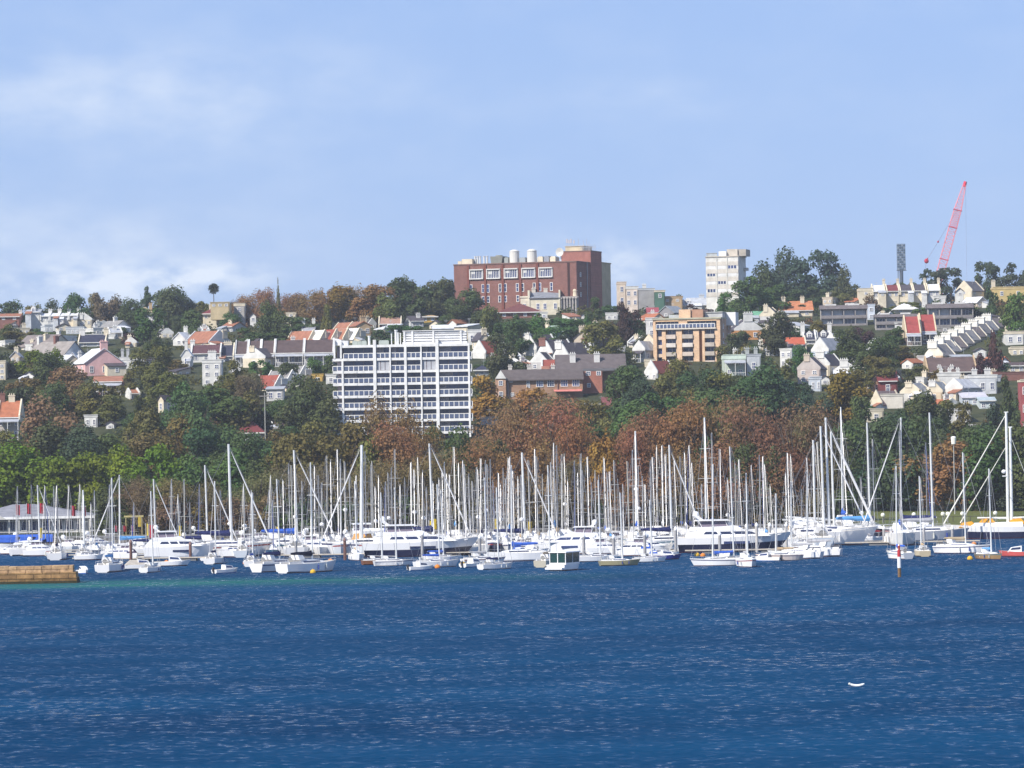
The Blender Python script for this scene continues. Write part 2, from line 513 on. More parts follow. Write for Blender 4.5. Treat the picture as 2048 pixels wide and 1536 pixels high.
# ------------------------------------------------------------------ trees
def leaf_mesh(name, cen, nor, size, mats=('foliage',), stretch=None):
    """many small leaf-clump faces: cen (n,3), nor (n,3), size (n,)"""
    rs = np.random.RandomState(len(cen) % 9973)
    n = len(cen)
    nor = nor / np.maximum(1e-6, np.linalg.norm(nor, axis=1))[:, None]
    r = rs.normal(size=(n, 3))
    a = np.cross(nor, r); a /= np.maximum(1e-6, np.linalg.norm(a, axis=1))[:, None]
    b = np.cross(nor, a)
    sx = size[:, None] * 0.5
    sy = sx * (rs.uniform(0.6, 1.1, n)[:, None] if stretch is None else stretch)
    v = np.empty((n, 4, 3))
    v[:, 0] = cen - a * sx; v[:, 1] = cen - b * sy; v[:, 2] = cen + a * sx; v[:, 3] = cen + b * sy
    v[:, 1] += nor * sx * 0.3
    me = bpy.data.meshes.new(name)
    me.vertices.add(4 * n); me.vertices.foreach_set('co', v.reshape(-1))
    me.loops.add(4 * n); me.loops.foreach_set('vertex_index', np.arange(4 * n, dtype=np.int32))
    me.polygons.add(n); me.polygons.foreach_set('loop_start', np.arange(0, 4 * n, 4, dtype=np.int32))
    for mm in mats:
        me.materials.append(MATS[mm])
    me.update()
    return me


def crown(kind, seed, n):
    """unit crown: about 1 wide, 1 tall, base at z = 0"""
    rs = np.random.RandomState(seed)
    if kind == 'round':
        lob = []
        for k in range(15):
            a = rs.uniform(0, 2 * np.pi); rad = rs.uniform(0.05, 0.36) if k > 2 else 0.05
            z = 0.30 + 0.52 * rs.uniform(0, 1) * (1 - (rad / 0.5) ** 2) if k > 4 else 0.25 + 0.2 * rs.uniform()
            r = rs.uniform(0.13, 0.21)
            lob.append((rad * np.cos(a), rad * np.sin(a), min(z, 0.97 - r * 0.8), r, r * rs.uniform(0.65, 0.9)))
    elif kind == 'wide':
        lob = []
        for k in range(18):
            a = rs.uniform(0, 2 * np.pi); rad = 0.42 * np.sqrt(rs.uniform())
            z = 0.25 + 0.6 * rs.uniform(0.2, 1) * (1 - (rad / 0.52) ** 2)
            r = rs.uniform(0.10, 0.17)
            lob.append((rad * np.cos(a), rad * np.sin(a), min(z, 0.95 - r * 0.5), r, r * 0.6))
    elif kind == 'layered':
        lob = []
        for k in range(17):
            a = rs.uniform(0, 2 * np.pi); rad = rs.uniform(0.04, 0.38)
            z = rs.uniform(0.30, 0.92) * (1 - 0.35 * rad)
            r = rs.uniform(0.10, 0.17)
            lob.append((rad * np.cos(a), rad * np.sin(a), min(z, 0.94), r, r * 0.6))
    elif kind == 'bare':
        lob = [(0.3 * np.cos(a) * q, 0.3 * np.sin(a) * q, z, 0.2, 0.2) for a, q, z in
               zip(rs.uniform(0, 2 * np.pi, 14), rs.uniform(0, 1, 14), rs.uniform(0.28, 0.8, 14))]
    elif kind == 'cone':
        lob = [(0, 0, z, 0.48 * (1 - z) + 0.03, 0.045) for z in np.linspace(0.08, 0.96, 13)]
    lob = np.array(lob)
    w = lob[:, 3] ** 2; w /= w.sum()
    idx = rs.choice(len(lob), n, p=w)
    d = rs.normal(size=(n, 3)); d /= np.linalg.norm(d, axis=1)[:, None]
    if kind != 'cone':
        d[:, 2] = np.where(rs.uniform(size=n) < 0.55, np.abs(d[:, 2]), d[:, 2])
    q = rs.uniform(0.0, 1.0, n) ** (0.28 if kind != 'bare' else 0.6)
    # ragged outline: sub-clumps
    bump = 1 + 0.22 * np.sin(d[:, 0] * 7 + idx) * np.sin(d[:, 1] * 6 + idx * 1.7) * np.sin(d[:, 2] * 8 + idx * 0.6)
    L3 = lob[idx]
    c = L3[:, :3] + d * (q * bump)[:, None] * np.stack([L3[:, 3], L3[:, 3], L3[:, 4]], 1)
    keep = np.sin(c[:, 0] * 31 + seed) * np.sin(c[:, 1] * 29) * np.sin(c[:, 2] * 33 + 1.3) > (-0.36 if kind != 'bare' else -0.5)
    c, d = c[keep], d[keep]
    c[:, 2] = np.maximum(c[:, 2], 0.02)
    c[:, 2] -= np.percentile(c[:, 2], 0.5); c[:, 2] /= np.percentile(c[:, 2], 99.3)
    hw = max(np.percentile(np.abs(c[:, 0]), 99), np.percentile(np.abs(c[:, 1]), 99))
    c[:, :2] *= 0.5 / hw
    nor = d + rs.normal(scale=0.55, size=d.shape)
    nor[:, 2] += 0.25
    m_ = len(c)
    base = 0.052 * math.sqrt(7000.0 / n) if kind != 'bare' else 0.034 * math.sqrt(7000.0 / n)
    if kind == 'layered':
        base *= 0.8
    size = base * rs.uniform(0.55, 1.25, m_)
    if kind == 'bare':      # twigs: long thin faces, among a thin cover of dry leaves
        tw = rs.uniform(size=m_) < 0.5
        st = np.where(tw, 0.13, 0.8)[:, None]
        size = np.where(tw, size * 2.2, size)
        return leaf_mesh('crown', c, nor, size, stretch=st)
    return leaf_mesh('crown', c, nor, size)


CROWNS = {}
NVAR = {'round': 7, 'wide': 4, 'layered': 4, 'bare': 5, 'cone': 1}


def crown_of(kind, big):
    v = rnd.randrange(NVAR[kind])
    n = {2: 9000, 1: 4200, 0: 1500}[big]
    if kind == 'bare':
        n = int(n * 1.25)
    if kind == 'layered':
        n = int(n * 0.8)
    k = (kind, v, big)
    if k not in CROWNS:
        CROWNS[k] = crown(kind, 11 * v + 5 + len(kind) * 101, n)
    return CROWNS[k]


def trunk_mesh(v, bare=False):
    rr = random.Random(v + (50 if bare else 0))
    mb = MB()
    mb.tube((0, 0, -0.15), (0.01, 0, 0.42), 0.032, 0.022, 7)
    for k in range(14 if bare else 6):
        a = rr.uniform(0, 6.28)
        z0 = rr.uniform(0.22, 0.5)
        e = Vector((0.3 * math.cos(a) * rr.uniform(0.4, 1), 0.3 * math.sin(a) * rr.uniform(0.4, 1), z0 + rr.uniform(0.22, 0.42)))
        s0 = Vector((0, 0, z0)); mid = s0.lerp(e, 0.5) + Vector((0, 0, -0.03))
        mb.tube(s0, mid, 0.014, 0.010, 5); mb.tube(mid, e, 0.010, 0.003, 5)
    return mb


LEAF = {
    'E': ((0.068, 0.094, 0.032), 'dark evergreen tree'), 'E2': ((0.054, 0.084, 0.044), 'deep bluish green tree'),
    'M': ((0.076, 0.128, 0.036), 'mid green leafy tree'), 'O': ((0.130, 0.122, 0.034), 'olive green tree'),
    'B': ((0.112, 0.160, 0.014), 'bright yellow green tree'), 'R': ((0.225, 0.122, 0.056), 'russet half bare plane tree'),
    'A': ((0.29, 0.155, 0.034), 'orange autumn tree'), 'G': ((0.170, 0.128, 0.064), 'grey brown bare tree'),
    'P': ((0.103, 0.043, 0.044), 'purple leaved tree'), 'T': ((0.061, 0.077, 0.036), 'open layered pine tree'),
}
RECTS = []      # picture areas that planting must leave open: (x0, x1, y0, y1, Y)


def tree(px, ytop, w, ybase, typ, kind=None, Y=None, name=None, sink=0.0, lift=None):
    if px < 225 and ybase > 1048: ybase = 1046
    if px > 1690 and ybase > 1022: ybase = 1021 + (px % 5)
    p = on_land(px, ybase, Y)
    k = FPX / p.y
    p.z = ground(p.x, p.y)
    H = max(2.0, P(px, ytop, p.y).z - p.z)
    W = (1.08 if ybase > 860 else 0.98) * w / k
    col, desc = LEAF[typ]
    if kind is None:
        kind = {'R': 'bare', 'G': 'bare', 'T': 'layered'}.get(typ) or ('wide' if w > 1.15 * (ybase - ytop) else 'round')
    j = lambda a: a * rnd.uniform(0.86, 1.16)
    nm = name or {'A': 'autumn_tree', 'R': 'plane_tree', 'G': 'bare_tree', 'T': 'pine_tree'}.get(typ, 'leafy_tree')
    size = 'tall' if H > 17 else 'small' if H < 7.5 else ''
    t0 = thing(nm, 'tree', (p.x, p.y, p.z - 0.2), rnd.uniform(0, 6.28), desc=(size + ' ' + desc).strip(), px=px, py=ytop, group='trees on the hillside' if ybase < 1000 else 'trees in the waterside park')
    cb = 0.08 if lift is None else lift        # share of the height below the crown
    rot = 0
    big = 2 if W * k > 90 else 1 if W * k > 38 else 0
    part('crown', crown_of(kind, big), ('foliage',), t0, tuple(j(c) for c in col), loc=(0, 0, H * cb), scale=(W, W, H * (1 - cb)))
    part('trunk', lambda: trunk_mesh(0), 'bark', t0, (0.10, 0.075, 0.055) if typ not in ('R', 'G') else (0.16, 0.13, 0.10), scale=(min(W, H), min(W, H), H), key=('trunk', kind == 'bare')) if kind != 'bare' else \
        part('trunk', lambda: trunk_mesh(1, True), 'bark', t0, (0.16, 0.125, 0.10), scale=(W, W, H), key=('trunk', True))
    return t0


# ------------------------------------------------------------------ houses of the hillside
WHITE = (0.66, 0.645, 0.61); CREAM = (0.66, 0.58, 0.44); BEIGE = (0.55, 0.46, 0.36); PINK = (0.70, 0.43, 0.41); GREY = (0.42, 0.42, 0.42)
PALE = (0.52, 0.54, 0.56); TAN = (0.46, 0.33, 0.20); YELLOW = (0.55, 0.36, 0.10); BRICK = (0.20, 0.098, 0.082); OBRICK = (0.48, 0.24, 0.10)
SLATE = (0.070, 0.060, 0.068); DSLATE = (0.035, 0.036, 0.060); BROWNR = (0.085, 0.058, 0.055); REDR = (0.25, 0.065, 0.045); MAROON = (0.16, 0.038, 0.040)
TERRA = (0.36, 0.13, 0.065); RUST = (0.30, 0.13, 0.08); ZINC = (0.36, 0.37, 0.40); LZINC = (0.62, 0.62, 0.64); GREENR = (0.33, 0.42, 0.36); DGREEN = (0.08, 0.16, 0.12); TANR = (0.34, 0.27, 0.18)


def window_mesh(w, h, bars=(1, 1)):
    """casement: proud frame, recessed pane, glazing bars; origin at its bottom centre, facing -y"""
    mb = MB(); f = 0.12
    mb.box(-w / 2, -w / 2 + f, -0.10, 0.06, 0, h); mb.box(w / 2 - f, w / 2, -0.10, 0.06, 0, h)
    mb.box(-w / 2 + f, w / 2 - f, -0.10, 0.06, 0, f); mb.box(-w / 2 + f, w / 2 - f, -0.10, 0.06, h - f, h)
    for i in range(1, bars[0] + 1):
        x = -w / 2 + w * i / (bars[0] + 1); mb.box(x - 0.04, x + 0.04, -0.07, 0.04, f, h - f)
    for i in range(1, bars[1] + 1):
        z = h * i / (bars[1] + 1); mb.box(-w / 2 + f, w / 2 - f, -0.065, 0.035, z - 0.04, z + 0.04)
    mb.box(-w / 2 + f, w / 2 - f, -0.03, 0.05, f, h - f, 1)
    return mb


def put_window(t0, x, y, z, w, h, rot=0.0, col=None, bars=(1, 1), name='window', mats=('trim', 'glass'), own=None):
    key = ('win', round(w, 1), round(h, 1), bars, mats)
    return part(name, lambda: window_mesh(round(w, 1), round(h, 1), bars), mats, t0, own or (1, 1, 1), (x, y, z), rot, key=key)


def chimney(t0, x, y, z0, h, w=1.0, d=0.7, col=WHITE, mat='stucco', rot=0.0):
    mb = MB().box(-w / 2, w / 2, -d / 2, d / 2, 0, h - 0.25)
    mb.box(-w / 2 - 0.1, w / 2 + 0.1, -d / 2 - 0.1, d / 2 + 0.1, h - 0.25, h)
    for i in range(max(2, int(w / 0.45))):
        n = max(2, int(w / 0.45)); xx = -w / 2 + w * (i + 0.5) / n
        mb.tube((xx, 0, h), (xx, 0, h + 0.4), 0.12, 0.10, 6)
    return part('chimney', mb, mat, t0, col, (x, y, z0), rot)


def house(px, py, w, h, rh, d=9.0, yaw=0.0, style='gable', wall=CREAM, roof=SLATE, chim=(), par=None, win=2, Y=None, label='', name=None,
          ver=False, brick=False, group='houses on the hill', cat='house', dormer=0, rows=1, shift=0.0):
    """px, py: foot of the front wall in the photo; w, h, rh: width, wall height, roof height in photo pixels; d: depth in metres"""
    p = on_land(px, py, Y)
    k = FPX / p.y
    W, H, RH = w / k, h / k, rh / k
    nm = name or ('terrace_house' if par is not None else 'house')
    t0 = thing(nm, cat, (p.x, p.y, p.z), R(yaw), px=px, py=py - h, group=group, label=label, desc=label)
    x0, x1 = -W / 2, W / 2
    wm_ = 'brickwork' if brick else 'stucco'
    B = -4.0
    if style == 'gable':          # gable wall to the front, ridge running back
        ax = shift * W
        wallmb = MB().prism_y([(x0, B), (x1, B), (x1, H), (ax, H + RH), (x0, H)], 0, d)
        part('wall', wallmb, wm_, t0, wall)
        mb = MB(); o = 0.3
        for sx in (x0, x1):
            dx = (sx - ax); nx = dx / max(0.1, abs(dx))
            sl = RH / abs(dx)
            a = (ax, H + RH + 0.06); b_ = (sx + nx * o, H - o * sl + 0.06)
            mb.prism_y([a, b_, (b_[0], b_[1] + 0.22), (a[0], a[1] + 0.22)], -0.25 if par is None else 0.38, d + 0.2 if par is None else d - 0.38)
        part('roof', mb, 'roofing', t0, roof)
        if par is not None:
            for ya, yb in ((-0.02, 0.36), (d - 0.36, d + 0.02)):
                part('parapet', MB().prism_y([(x0 - 0.12, H - 0.1), (x1 + 0.12, H - 0.1), (x1 + 0.12, H + 0.42), (ax, H + RH + 0.55), (x0 - 0.12, H + 0.42)], ya, yb), 'stucco', t0, par)
        top = lambda x: H + RH * (1 - abs(x - ax) / max(0.1, (x1 - ax) if x > ax else (ax - x0)))
        slope_y = False
    elif style == 'eave':         # eaves to the front, ridge running across
        part('wall', MB().prism_x([(0, B), (d, B), (d, H), (d / 2, H + RH), (0, H)], x0, x1), wm_, t0, wall)
        mb = MB(); sl = RH / (d / 2); o = 0.4; e = 0.25 if par is None else -0.3
        mb.prism_x([(d / 2, H + RH + 0.06), (-o, H - o * sl + 0.06), (-o, H - o * sl + 0.26), (d / 2, H + RH + 0.28)], x0 - e, x1 + e)
        mb.prism_x([(d / 2, H + RH + 0.06), (d + o, H - o * sl + 0.06), (d + o, H - o * sl + 0.26), (d / 2, H + RH + 0.28)], x0 - e, x1 + e)
        part('roof', mb, 'roofing', t0, roof)
        part('gutter', MB().box(x0, x1, -0.55, -0.42, H - o * sl + 0.02, H - o * sl + 0.24), 'stucco', t0, WHITE)
        if par is not None:
            for xa in (x0 - 0.02, x1 - 0.33):
                part('party_wall', MB().prism_x([(-0.5, H - 1.2), (d + 0.3, H - 1.2), (d + 0.3, H + 0.4), (d / 2, H + RH + 0.75), (-0.5, H + 0.35)], xa, xa + 0.35), 'stucco', t0, par)
        top = lambda x: H + RH
    elif style == 'hip':
        part('wall', MB().box(x0, x1, 0, d, B, H), wm_, t0, wall)
        o = 0.6; r_ = min(d, W) * 0.5 * 0.95
        vs = [(x0 - o, -o, H), (x1 + o, -o, H), (x1 + o, d + o, H), (x0 - o, d + o, H), (x0 + r_, d / 2, H + RH), (x1 - r_, d / 2, H + RH),
              (x0 - o, -o, H - .22), (x1 + o, -o, H - .22), (x1 + o, d + o, H - .22), (x0 - o, d + o, H - .22)]
        part('roof', MB().add(vs, [(0, 1, 5, 4), (1, 2, 5), (2, 3, 4, 5), (3, 0, 4), (6, 7, 1, 0), (7, 8, 2, 1), (8, 9, 3, 2), (9, 6, 0, 3), (9, 8, 7, 6)]), 'roofing', t0, roof)
        part('gutter', MB().box(x0 - o, x1 + o, -o - 0.14, -o - 0.01, H - 0.25, H + 0.03), 'stucco', t0, WHITE)
        top = lambda x: H + RH * 0.6
    elif style == 'flat':
        part('wall', MB().box(x0, x1, 0, d, B, H), wm_, t0, wall)
        part('roof', MB().box(x0 + .3, x1 - .3, 0.3, d - 0.3, H + 0.003, H + 0.15), 'roofing', t0, roof)
        mb = MB()
        pr = max(0.4, RH)
        mb.box(x0 - .1, x1 + .1, -.1, .25, H + .004, H + pr); mb.box(x0 - .1, x1 + .1, d - .25, d + .1, H + .004, H + pr)
        mb.box(x0 - .1, x0 + .25, .25, d - .25, H + .004, H + pr); mb.box(x1 - .25, x1 + .1, .25, d - .25, H + .004, H + pr)
        mb.box(x0 - .2, x1 + .2, -.2, .3, H + pr, H + pr + .15)
        part('parapet', mb, 'stucco', t0, par or wall)
        top = lambda x: H + pr
    elif style == 'skillion':     # roof rising to the back
        part('wall', MB().prism_x([(0, B), (d, B), (d, H + RH), (0, H)], x0, x1), wm_, t0, wall)
        part('roof', MB().prism_x([(-.4, H - .4 * RH / d + .05), (d + .3, H + RH + .05), (d + .3, H + RH + .25), (-.4, H - .4 * RH / d + .25)], x0 - .2, x1 + .2), 'roofing', t0, roof)
        if par is not None:
            for xa in (x0 - 0.1, x1 - 0.25):
                part('party_wall', MB().prism_x([(-.5, H - 1), (d + .3, H - 1), (d + .3, H + RH + .7), (-.5, H + .6)], xa, xa + .35), 'stucco', t0, par)
        top = lambda x: H + RH
    for c in chim:                # (x share, y share, height, width, colour)
        cx = x0 + W * c[0]; cy = d * c[1]
        if style == 'gable':
            z0 = top(cx)
        elif style == 'eave':
            z0 = H + RH * (1 - abs(c[1] - 0.5) * 2)
        elif style == 'skillion':
            z0 = H + RH * c[1]
        else:
            z0 = top(cx)
        cc = c[4] if len(c) > 4 else WHITE
        chimney(t0, cx, cy, z0 - 0.4, c[2] + 0.4, c[3], 0.75, cc, 'brickwork' if cc in (BRICK, OBRICK) else 'stucco')
    if ver:                       # two-storey veranda with posts and rail under a lean-to roof
        zv = H * 0.92
        part('veranda_roof', MB().prism_x([(-2.4, zv - .75), (-.03, zv - .1), (-.03, zv + .06), (-2.4, zv - .6)], x0 + .1, x1 - .1), 'roofing', t0, ZINC if roof != ZINC else SLATE)
        n = max(2, int(W / 2.6)); nv = n + 1
        for i in range(nv):
            x = x0 + .25 + (W - .5) * i / n
            part('veranda_post', lambda: MB().box(-.07, .07, -.07, .07, 0, 1), 'stucco', t0, WHITE, (x, -2.3, 0.0), scale=(1, 1, zv - .72), key='vpost')
        mb = MB().box(x0 + .1, x1 - .1, -2.3, -2.2, 0.75, .85); mb.box(x0 + .1, x1 - .1, -2.45, 0, -.35, -.1)
        for i in range(int(W / .45)):
            x = x0 + .2 + i * .45; mb.box(x, x + .05, -2.27, -2.23, -.1, .75)
        part('veranda_rail', mb, 'stucco', t0, WHITE)
    for i in range(dormer):
        x = x0 + W * (i + .5) / dormer
        dm = MB().prism_y([(-.75, 0), (.75, 0), (.75, 1.3), (0, 2.0), (-.75, 1.3)], 0, 2.4)
        dd = part('dormer', dm, 'stucco', t0, WHITE, (x, d * .12, H + RH * .22))
        part('window', lambda: window_mesh(1.0, 1.1), ('trim', 'glass'), dd, (1, 1, 1), (0, -.012, .15), key=('win', 1.0, 1.1, (1, 1), ('trim', 'glass')))
    hr = random.Random(int(px * 7 + py))
    if style in ('gable', 'eave') and W > 2.6 and not ver and hr.random() < .55:      # lower rear wing with its own lean-to roof
        ww_ = W * hr.uniform(.35, .6); xa = x0 + .1 if hr.random() < .5 else x1 - .1 - ww_
        hh_ = H * hr.uniform(.45, .75); dd_ = hr.uniform(2.0, 3.6)
        tone = hr.choice([wall, WHITE, CREAM, PALE])
        rw = part('rear_wing', MB().prism_x([(-dd_, B), (-.015, B), (-.015, hh_ + .7), (-dd_, hh_)], xa, xa + ww_), 'stucco', t0, tone)
        part('roof', MB().prism_x([(-dd_ - .3, hh_ - .05), (-.016, hh_ + .72), (-.016, hh_ + .88), (-dd_ - .3, hh_ + .12)], xa - .15, xa + ww_ + .15), 'roofing', rw, hr.choice([ZINC, LZINC, SLATE, RUST]))
        put_window(rw, xa + ww_ * .5, -dd_ - .012, max(.3, hh_ * .4), .9, min(1.3, max(.6, hh_ * .45)))
    if W > 3 and hr.random() < .5:
        part('aerial', lambda: MB().tube((0, 0, 0), (0, 0, 2.2), .035, .03, 4).box(-.6, .6, -.02, .02, 1.9, 1.95).box(-.4, .4, -.02, .02, 1.6, 1.65), 'spar', t0, (.4, .4, .4), (x0 + W * hr.uniform(.2, .8), d * .5, H + RH * .5), key='aerial')
    if W > 2.5:
        part('downpipe', lambda: MB().tube((0, 0, 0), (0, 0, 1), .07, .07, 5), 'stucco', t0, tuple(q * .7 for q in wall), (x1 - .25, -.09, -2), scale=(1, 1, H + 1.8), key='dpipe')
    if win:
        wh = min(1.7, max(0.8, H / rows * 0.5)); ww = min(1.0, W / win * 0.5)
        for r_ in range(rows):
            for i in range(win):
                put_window(t0, x0 + W * (i + .5) / win, -.012, H * (r_ + .5) / rows - wh * .45, ww, wh)
        # side windows on the flank that the yaw turns to the view
        if abs(yaw) > 8 and d > 6:
            s = 1 if yaw < 0 else -1
            for i in range(2):
                put_window(t0, s * (W / 2 + .012), d * (i + .5) / 2, H * .5 - wh * .45, min(1.0, d / 5), wh, R(90) * s)
    RECTS.append((px - w * .5, px + w * .5, py - h - rh, py - 3, p.y))
    return t0


def terrace(n, a, b, **kw):
    """a row of n houses from photo point a to photo point b"""
    labels = kw.pop('labels')
    cols = kw.pop('cols', None); roofs = kw.pop('roofs', None)
    for i in range(n):
        q = i / max(1, n - 1)
        kk = dict(kw)
        if cols: kk['wall'] = cols[i % len(cols)]
        if roofs: kk['roof'] = roofs[i % len(roofs)]
        house(a[0] + (b[0] - a[0]) * q, a[1] + (b[1] - a[1]) * q, label=labels[i] if not isinstance(labels, str) else labels.replace('#', ORD[i]), **kk)


ORD = ['first', 'second', 'third', 'fourth', 'fifth', 'sixth', 'seventh', 'eighth', 'ninth', 'tenth', 'eleventh', 'twelfth', 'thirteenth', 'fourteenth', 'fifteenth',
       'sixteenth', 'seventeenth', 'eighteenth', 'nineteenth', 'twentieth'] + ['%d%s' % (i, {1: 'st', 2: 'nd', 3: 'rd'}.get(i % 10, 'th')) for i in range(21, 120)]
# ------------------------------------------------------------------ the houses one by one, left to right and top to bottom
C1 = lambda x=.5, h=1.6, w=1.3, c=WHITE: ((x, .02, h, w, c),)
# far left
house(18, 641, 44, 7, 6, style='eave', wall=BRICK, roof=RUST, brick=True, chim=((.95, .5, 1.2, 1.0),), label='low brick cottage with rust roof at the far left of the ridge')
house(32, 655, 26, 6, 7, style='gable', yaw=20, wall=CREAM, roof=RUST, chim=((.2, .4, 1.4, 1.0, CREAM),), label='small cream gabled cottage under the rust roofed brick cottage')
house(66, 633, 28, 8, 5, style='eave', wall=WHITE, roof=ZINC, dormer=1, label='small white cottage with one dormer near the left ridge trees')
for i, lb in enumerate(['leftmost', 'second', 'third', 'rightmost']):
    house(90 + i * 19, 645 - i * .5, 19, 12, 5, d=7, style='eave', wall=(WHITE, PALE, WHITE, CREAM)[i], roof=LZINC, par=WHITE, chim=((.95, .5, 1.5, 1.2),), label=lb + ' of four pale terrace houses with white chimneys in a short row')
house(128, 662, 26, 8, 6, style='gable', yaw=15, wall=CREAM, roof=SLATE, label='cream gable house just below the short pale terrace row')
house(150, 668, 36, 10, 4, style='flat', wall=PALE, roof=ZINC, win=4, label='pale flat house with a row of tall white windows')
house(163, 655, 12, 13, 6, d=4, style='gable', wall=CREAM, chim=C1(.5, 1.4, 1.0), win=1, label='narrow cream house end with a single tall chimney')
house(208, 660, 40, 7, 9, style='gable', yaw=25, wall=WHITE, roof=ZINC, par=WHITE, chim=C1(.2, 1.2, 1), label='white parapeted gable house left of the grey roofed one')
house(247, 664, 34, 10, 12, d=10, style='gable', yaw=35, wall=WHITE, roof=(.24, .23, .22), chim=((.5, .5, 1.4, 1.2),), label='grey roofed house with bright white gable end')
house(288, 640, 36, 13, 14, style='hip', wall=WHITE, roof=TANR, chim=((.8, .6, 2.0, 1.0, TAN),), win=4, label='white house with steep tan roof among ridge trees')
house(184, 694, 56, 9, 14, style='eave', wall=PALE, roof=DSLATE, par=CREAM, chim=((.96, .5, 2.0, 1.3, CREAM), (.1, .5, 2.0, 1.6)), label='dark blue slate roofed house with cream end chimneys')
house(200, 678, 60, 6, 3, d=6, style='flat', wall=WHITE, roof=LZINC, win=0, label='long low white rooftop behind the dark blue slate roof')
house(122, 702, 60, 10, 22, d=14, style='gable', yaw=48, wall=CREAM, roof=(.19, .16, .15), chim=((.3, .3, 1.6, 1.4, CREAM),), label='long grey brown roofed house with cream chimney at its end')
house(150, 722, 62, 12, 26, d=14, style='gable', yaw=52, wall=PALE, roof=(.26, .23, .21), chim=((.5, .5, 1.8, 1.5, BRICK), (.5, .95, 1.8, 1.5, WHITE)), label='broad weathered grey roof with brick chimney behind the pink house')
house(145, 725, 14, 10, 9, d=5, style='gable', wall=WHITE, roof=LZINC, win=1, label='tiny white pointed gable beside the pink house')
# the pink house and its neighbours
house(209, 752, 80, 26, 28, d=11, style='gable', yaw=22, wall=PINK, roof=LZINC, chim=((.5, .02, 2.0, 1.9, PINK),), win=3, label='large salmon pink gabled house with pale metal roof', name='pink_house')
house(146, 745, 42, 18, 16, d=9, style='gable', yaw=22, wall=CREAM, roof=LZINC, chim=((.9, .1, 2.6, .8, WHITE),), win=2, label='cream gabled annexe on the left of the pink house')
house(258, 738, 36, 18, 5, style='flat', wall=WHITE, roof=ZINC, chim=((.1, .3, 2.2, .7, GREY), (.4, .3, 2.2, .7, GREY)), win=2, label='white flat house with two grey chimneys right of the pink house')
house(216, 790, 58, 26, 10, style='eave', wall=BRICK, roof=RUST, ver=True, win=4, brick=True, label='balconied brick house with white rails below the pink house')
house(232, 786, 24, 18, 3, d=6, style='flat', wall=WHITE, roof=LZINC, win=2, label='small white rounded block below the pink house')
house(4, 760, 14, 34, 4, style='flat', wall=CREAM, roof=ZINC, win=1, rows=3, label='tall cream block cut off by the left picture edge')
house(58, 764, 22, 12, 7, d=6, style='gable', yaw=-20, wall=WHITE, roof=DSLATE, label='white cottage half hidden in deep shade at far left')
house(18, 882, 46, 48, 30, d=9, style='eave', wall=(.44, .40, .36), roof=TERRA, ver=True, chim=((.1, .5, 2.0, 1.6, BRICK), (.55, .5, 1.6, 1.4, CREAM)), par=CREAM, win=3, rows=2, label='terracotta roofed corner house with white veranda near the left edge')
house(182, 856, 26, 22, 3, d=6, style='flat', wall=WHITE, roof=LZINC, win=2, label='small bright white flat house buried in dark trees')
house(220, 859, 16, 10, 5, d=6, style='gable', wall=WHITE, roof=SLATE, win=1, label='tiny white gable peeping between dark trees at left')
house(322, 826, 13, 26, 8, d=8, style='gable', yaw=-30, wall=CREAM, roof=SLATE, win=1, label='narrow cream house end wedged among green trees')
# around the palm and the long slate terrace
house(430, 640, 48, 13, 14, style='hip', wall=CREAM, roof=MAROON, chim=((.3, .5, 1.6, 1.2, CREAM),), win=4, label='cream house with plum red hip roof beneath the lone palm')
house(440, 614, 38, 7, 2, style='flat', wall=(.50, .40, .24), roof=TAN, win=3, Y=1325, label='yellow ochre parapeted house behind the plum red hip roof')
house(479, 628, 22, 16, 5, style='flat', wall=(.40, .38, .36), par=CREAM, win=1, label='grey walled house with broken cream parapet right of the palm')
house(506, 645, 12, 12, 6, d=6, style='gable', wall=WHITE, win=1, label='tiny white gable alone in the trees right of the palm')
house(582, 634, 20, 6, 2, d=6, style='flat', wall=CREAM, win=1, label='small cream rooftop among russet ridge trees')
house(358, 692, 26, 14, 12, d=9, style='gable', yaw=-20, wall=WHITE, roof=LZINC, win=1, label='white gable house with one small window at left of the slate terrace')
house(392, 690, 50, 12, 12, d=9, style='eave', wall=GREY, roof=(.40, .40, .38), par=WHITE, chim=((.05, .5, 2, 1.2), (.6, .5, 1.5, 1.0), (.95, .5, 1.2, 1.0)), label='pale grey roofed house with three white chimneys')
house(440, 694, 52, 9, 22, d=12, style='gable', yaw=40, wall=CREAM, roof=RUST, par=PALE, chim=((.75, .02, 1.8, 1.6, CREAM),), label='rust red roofed house with cream chimney block')
house(412, 725, 60, 18, 16, style='eave', wall=WHITE, roof=(.10, .045, .05), par=WHITE, chim=((.02, .5, 1.6, 1.2),), win=3, label='white house under dark wine red roof left of the slate terrace')
house(373, 735, 20, 24, 14, d=6, style='gable', wall=WHITE, roof=LZINC, chim=C1(.5, 2.2, .8), win=1, label='slim white house with tall spire like chimney')
house(454, 722, 28, 10, 22, d=10, style='eave', wall=WHITE, roof=DSLATE, par=CREAM, chim=((.5, .5, .9, 2.2, CREAM),), win=2, label='house with small steep dark blue slate roof and cream top')
for i, (xa, xb) in enumerate(((470, 496), (496, 522), (522, 550), (550, 608), (608, 668))):
    house((xa + xb) / 2, 734 - i * .8, xb - xa, 26, 24, d=10, style='eave', wall=PALE if i < 3 else (.30, .30, .32), roof=BROWNR, par=(WHITE if i in (1, 2, 4) else GREY), ver=True, win=max(2, (xb - xa) // 14),
          label=('leftmost', 'second', 'middle', 'fourth', 'rightmost')[i] + ' house of the long brown slate terrace left of the white block', group='houses of the long slate terrace')
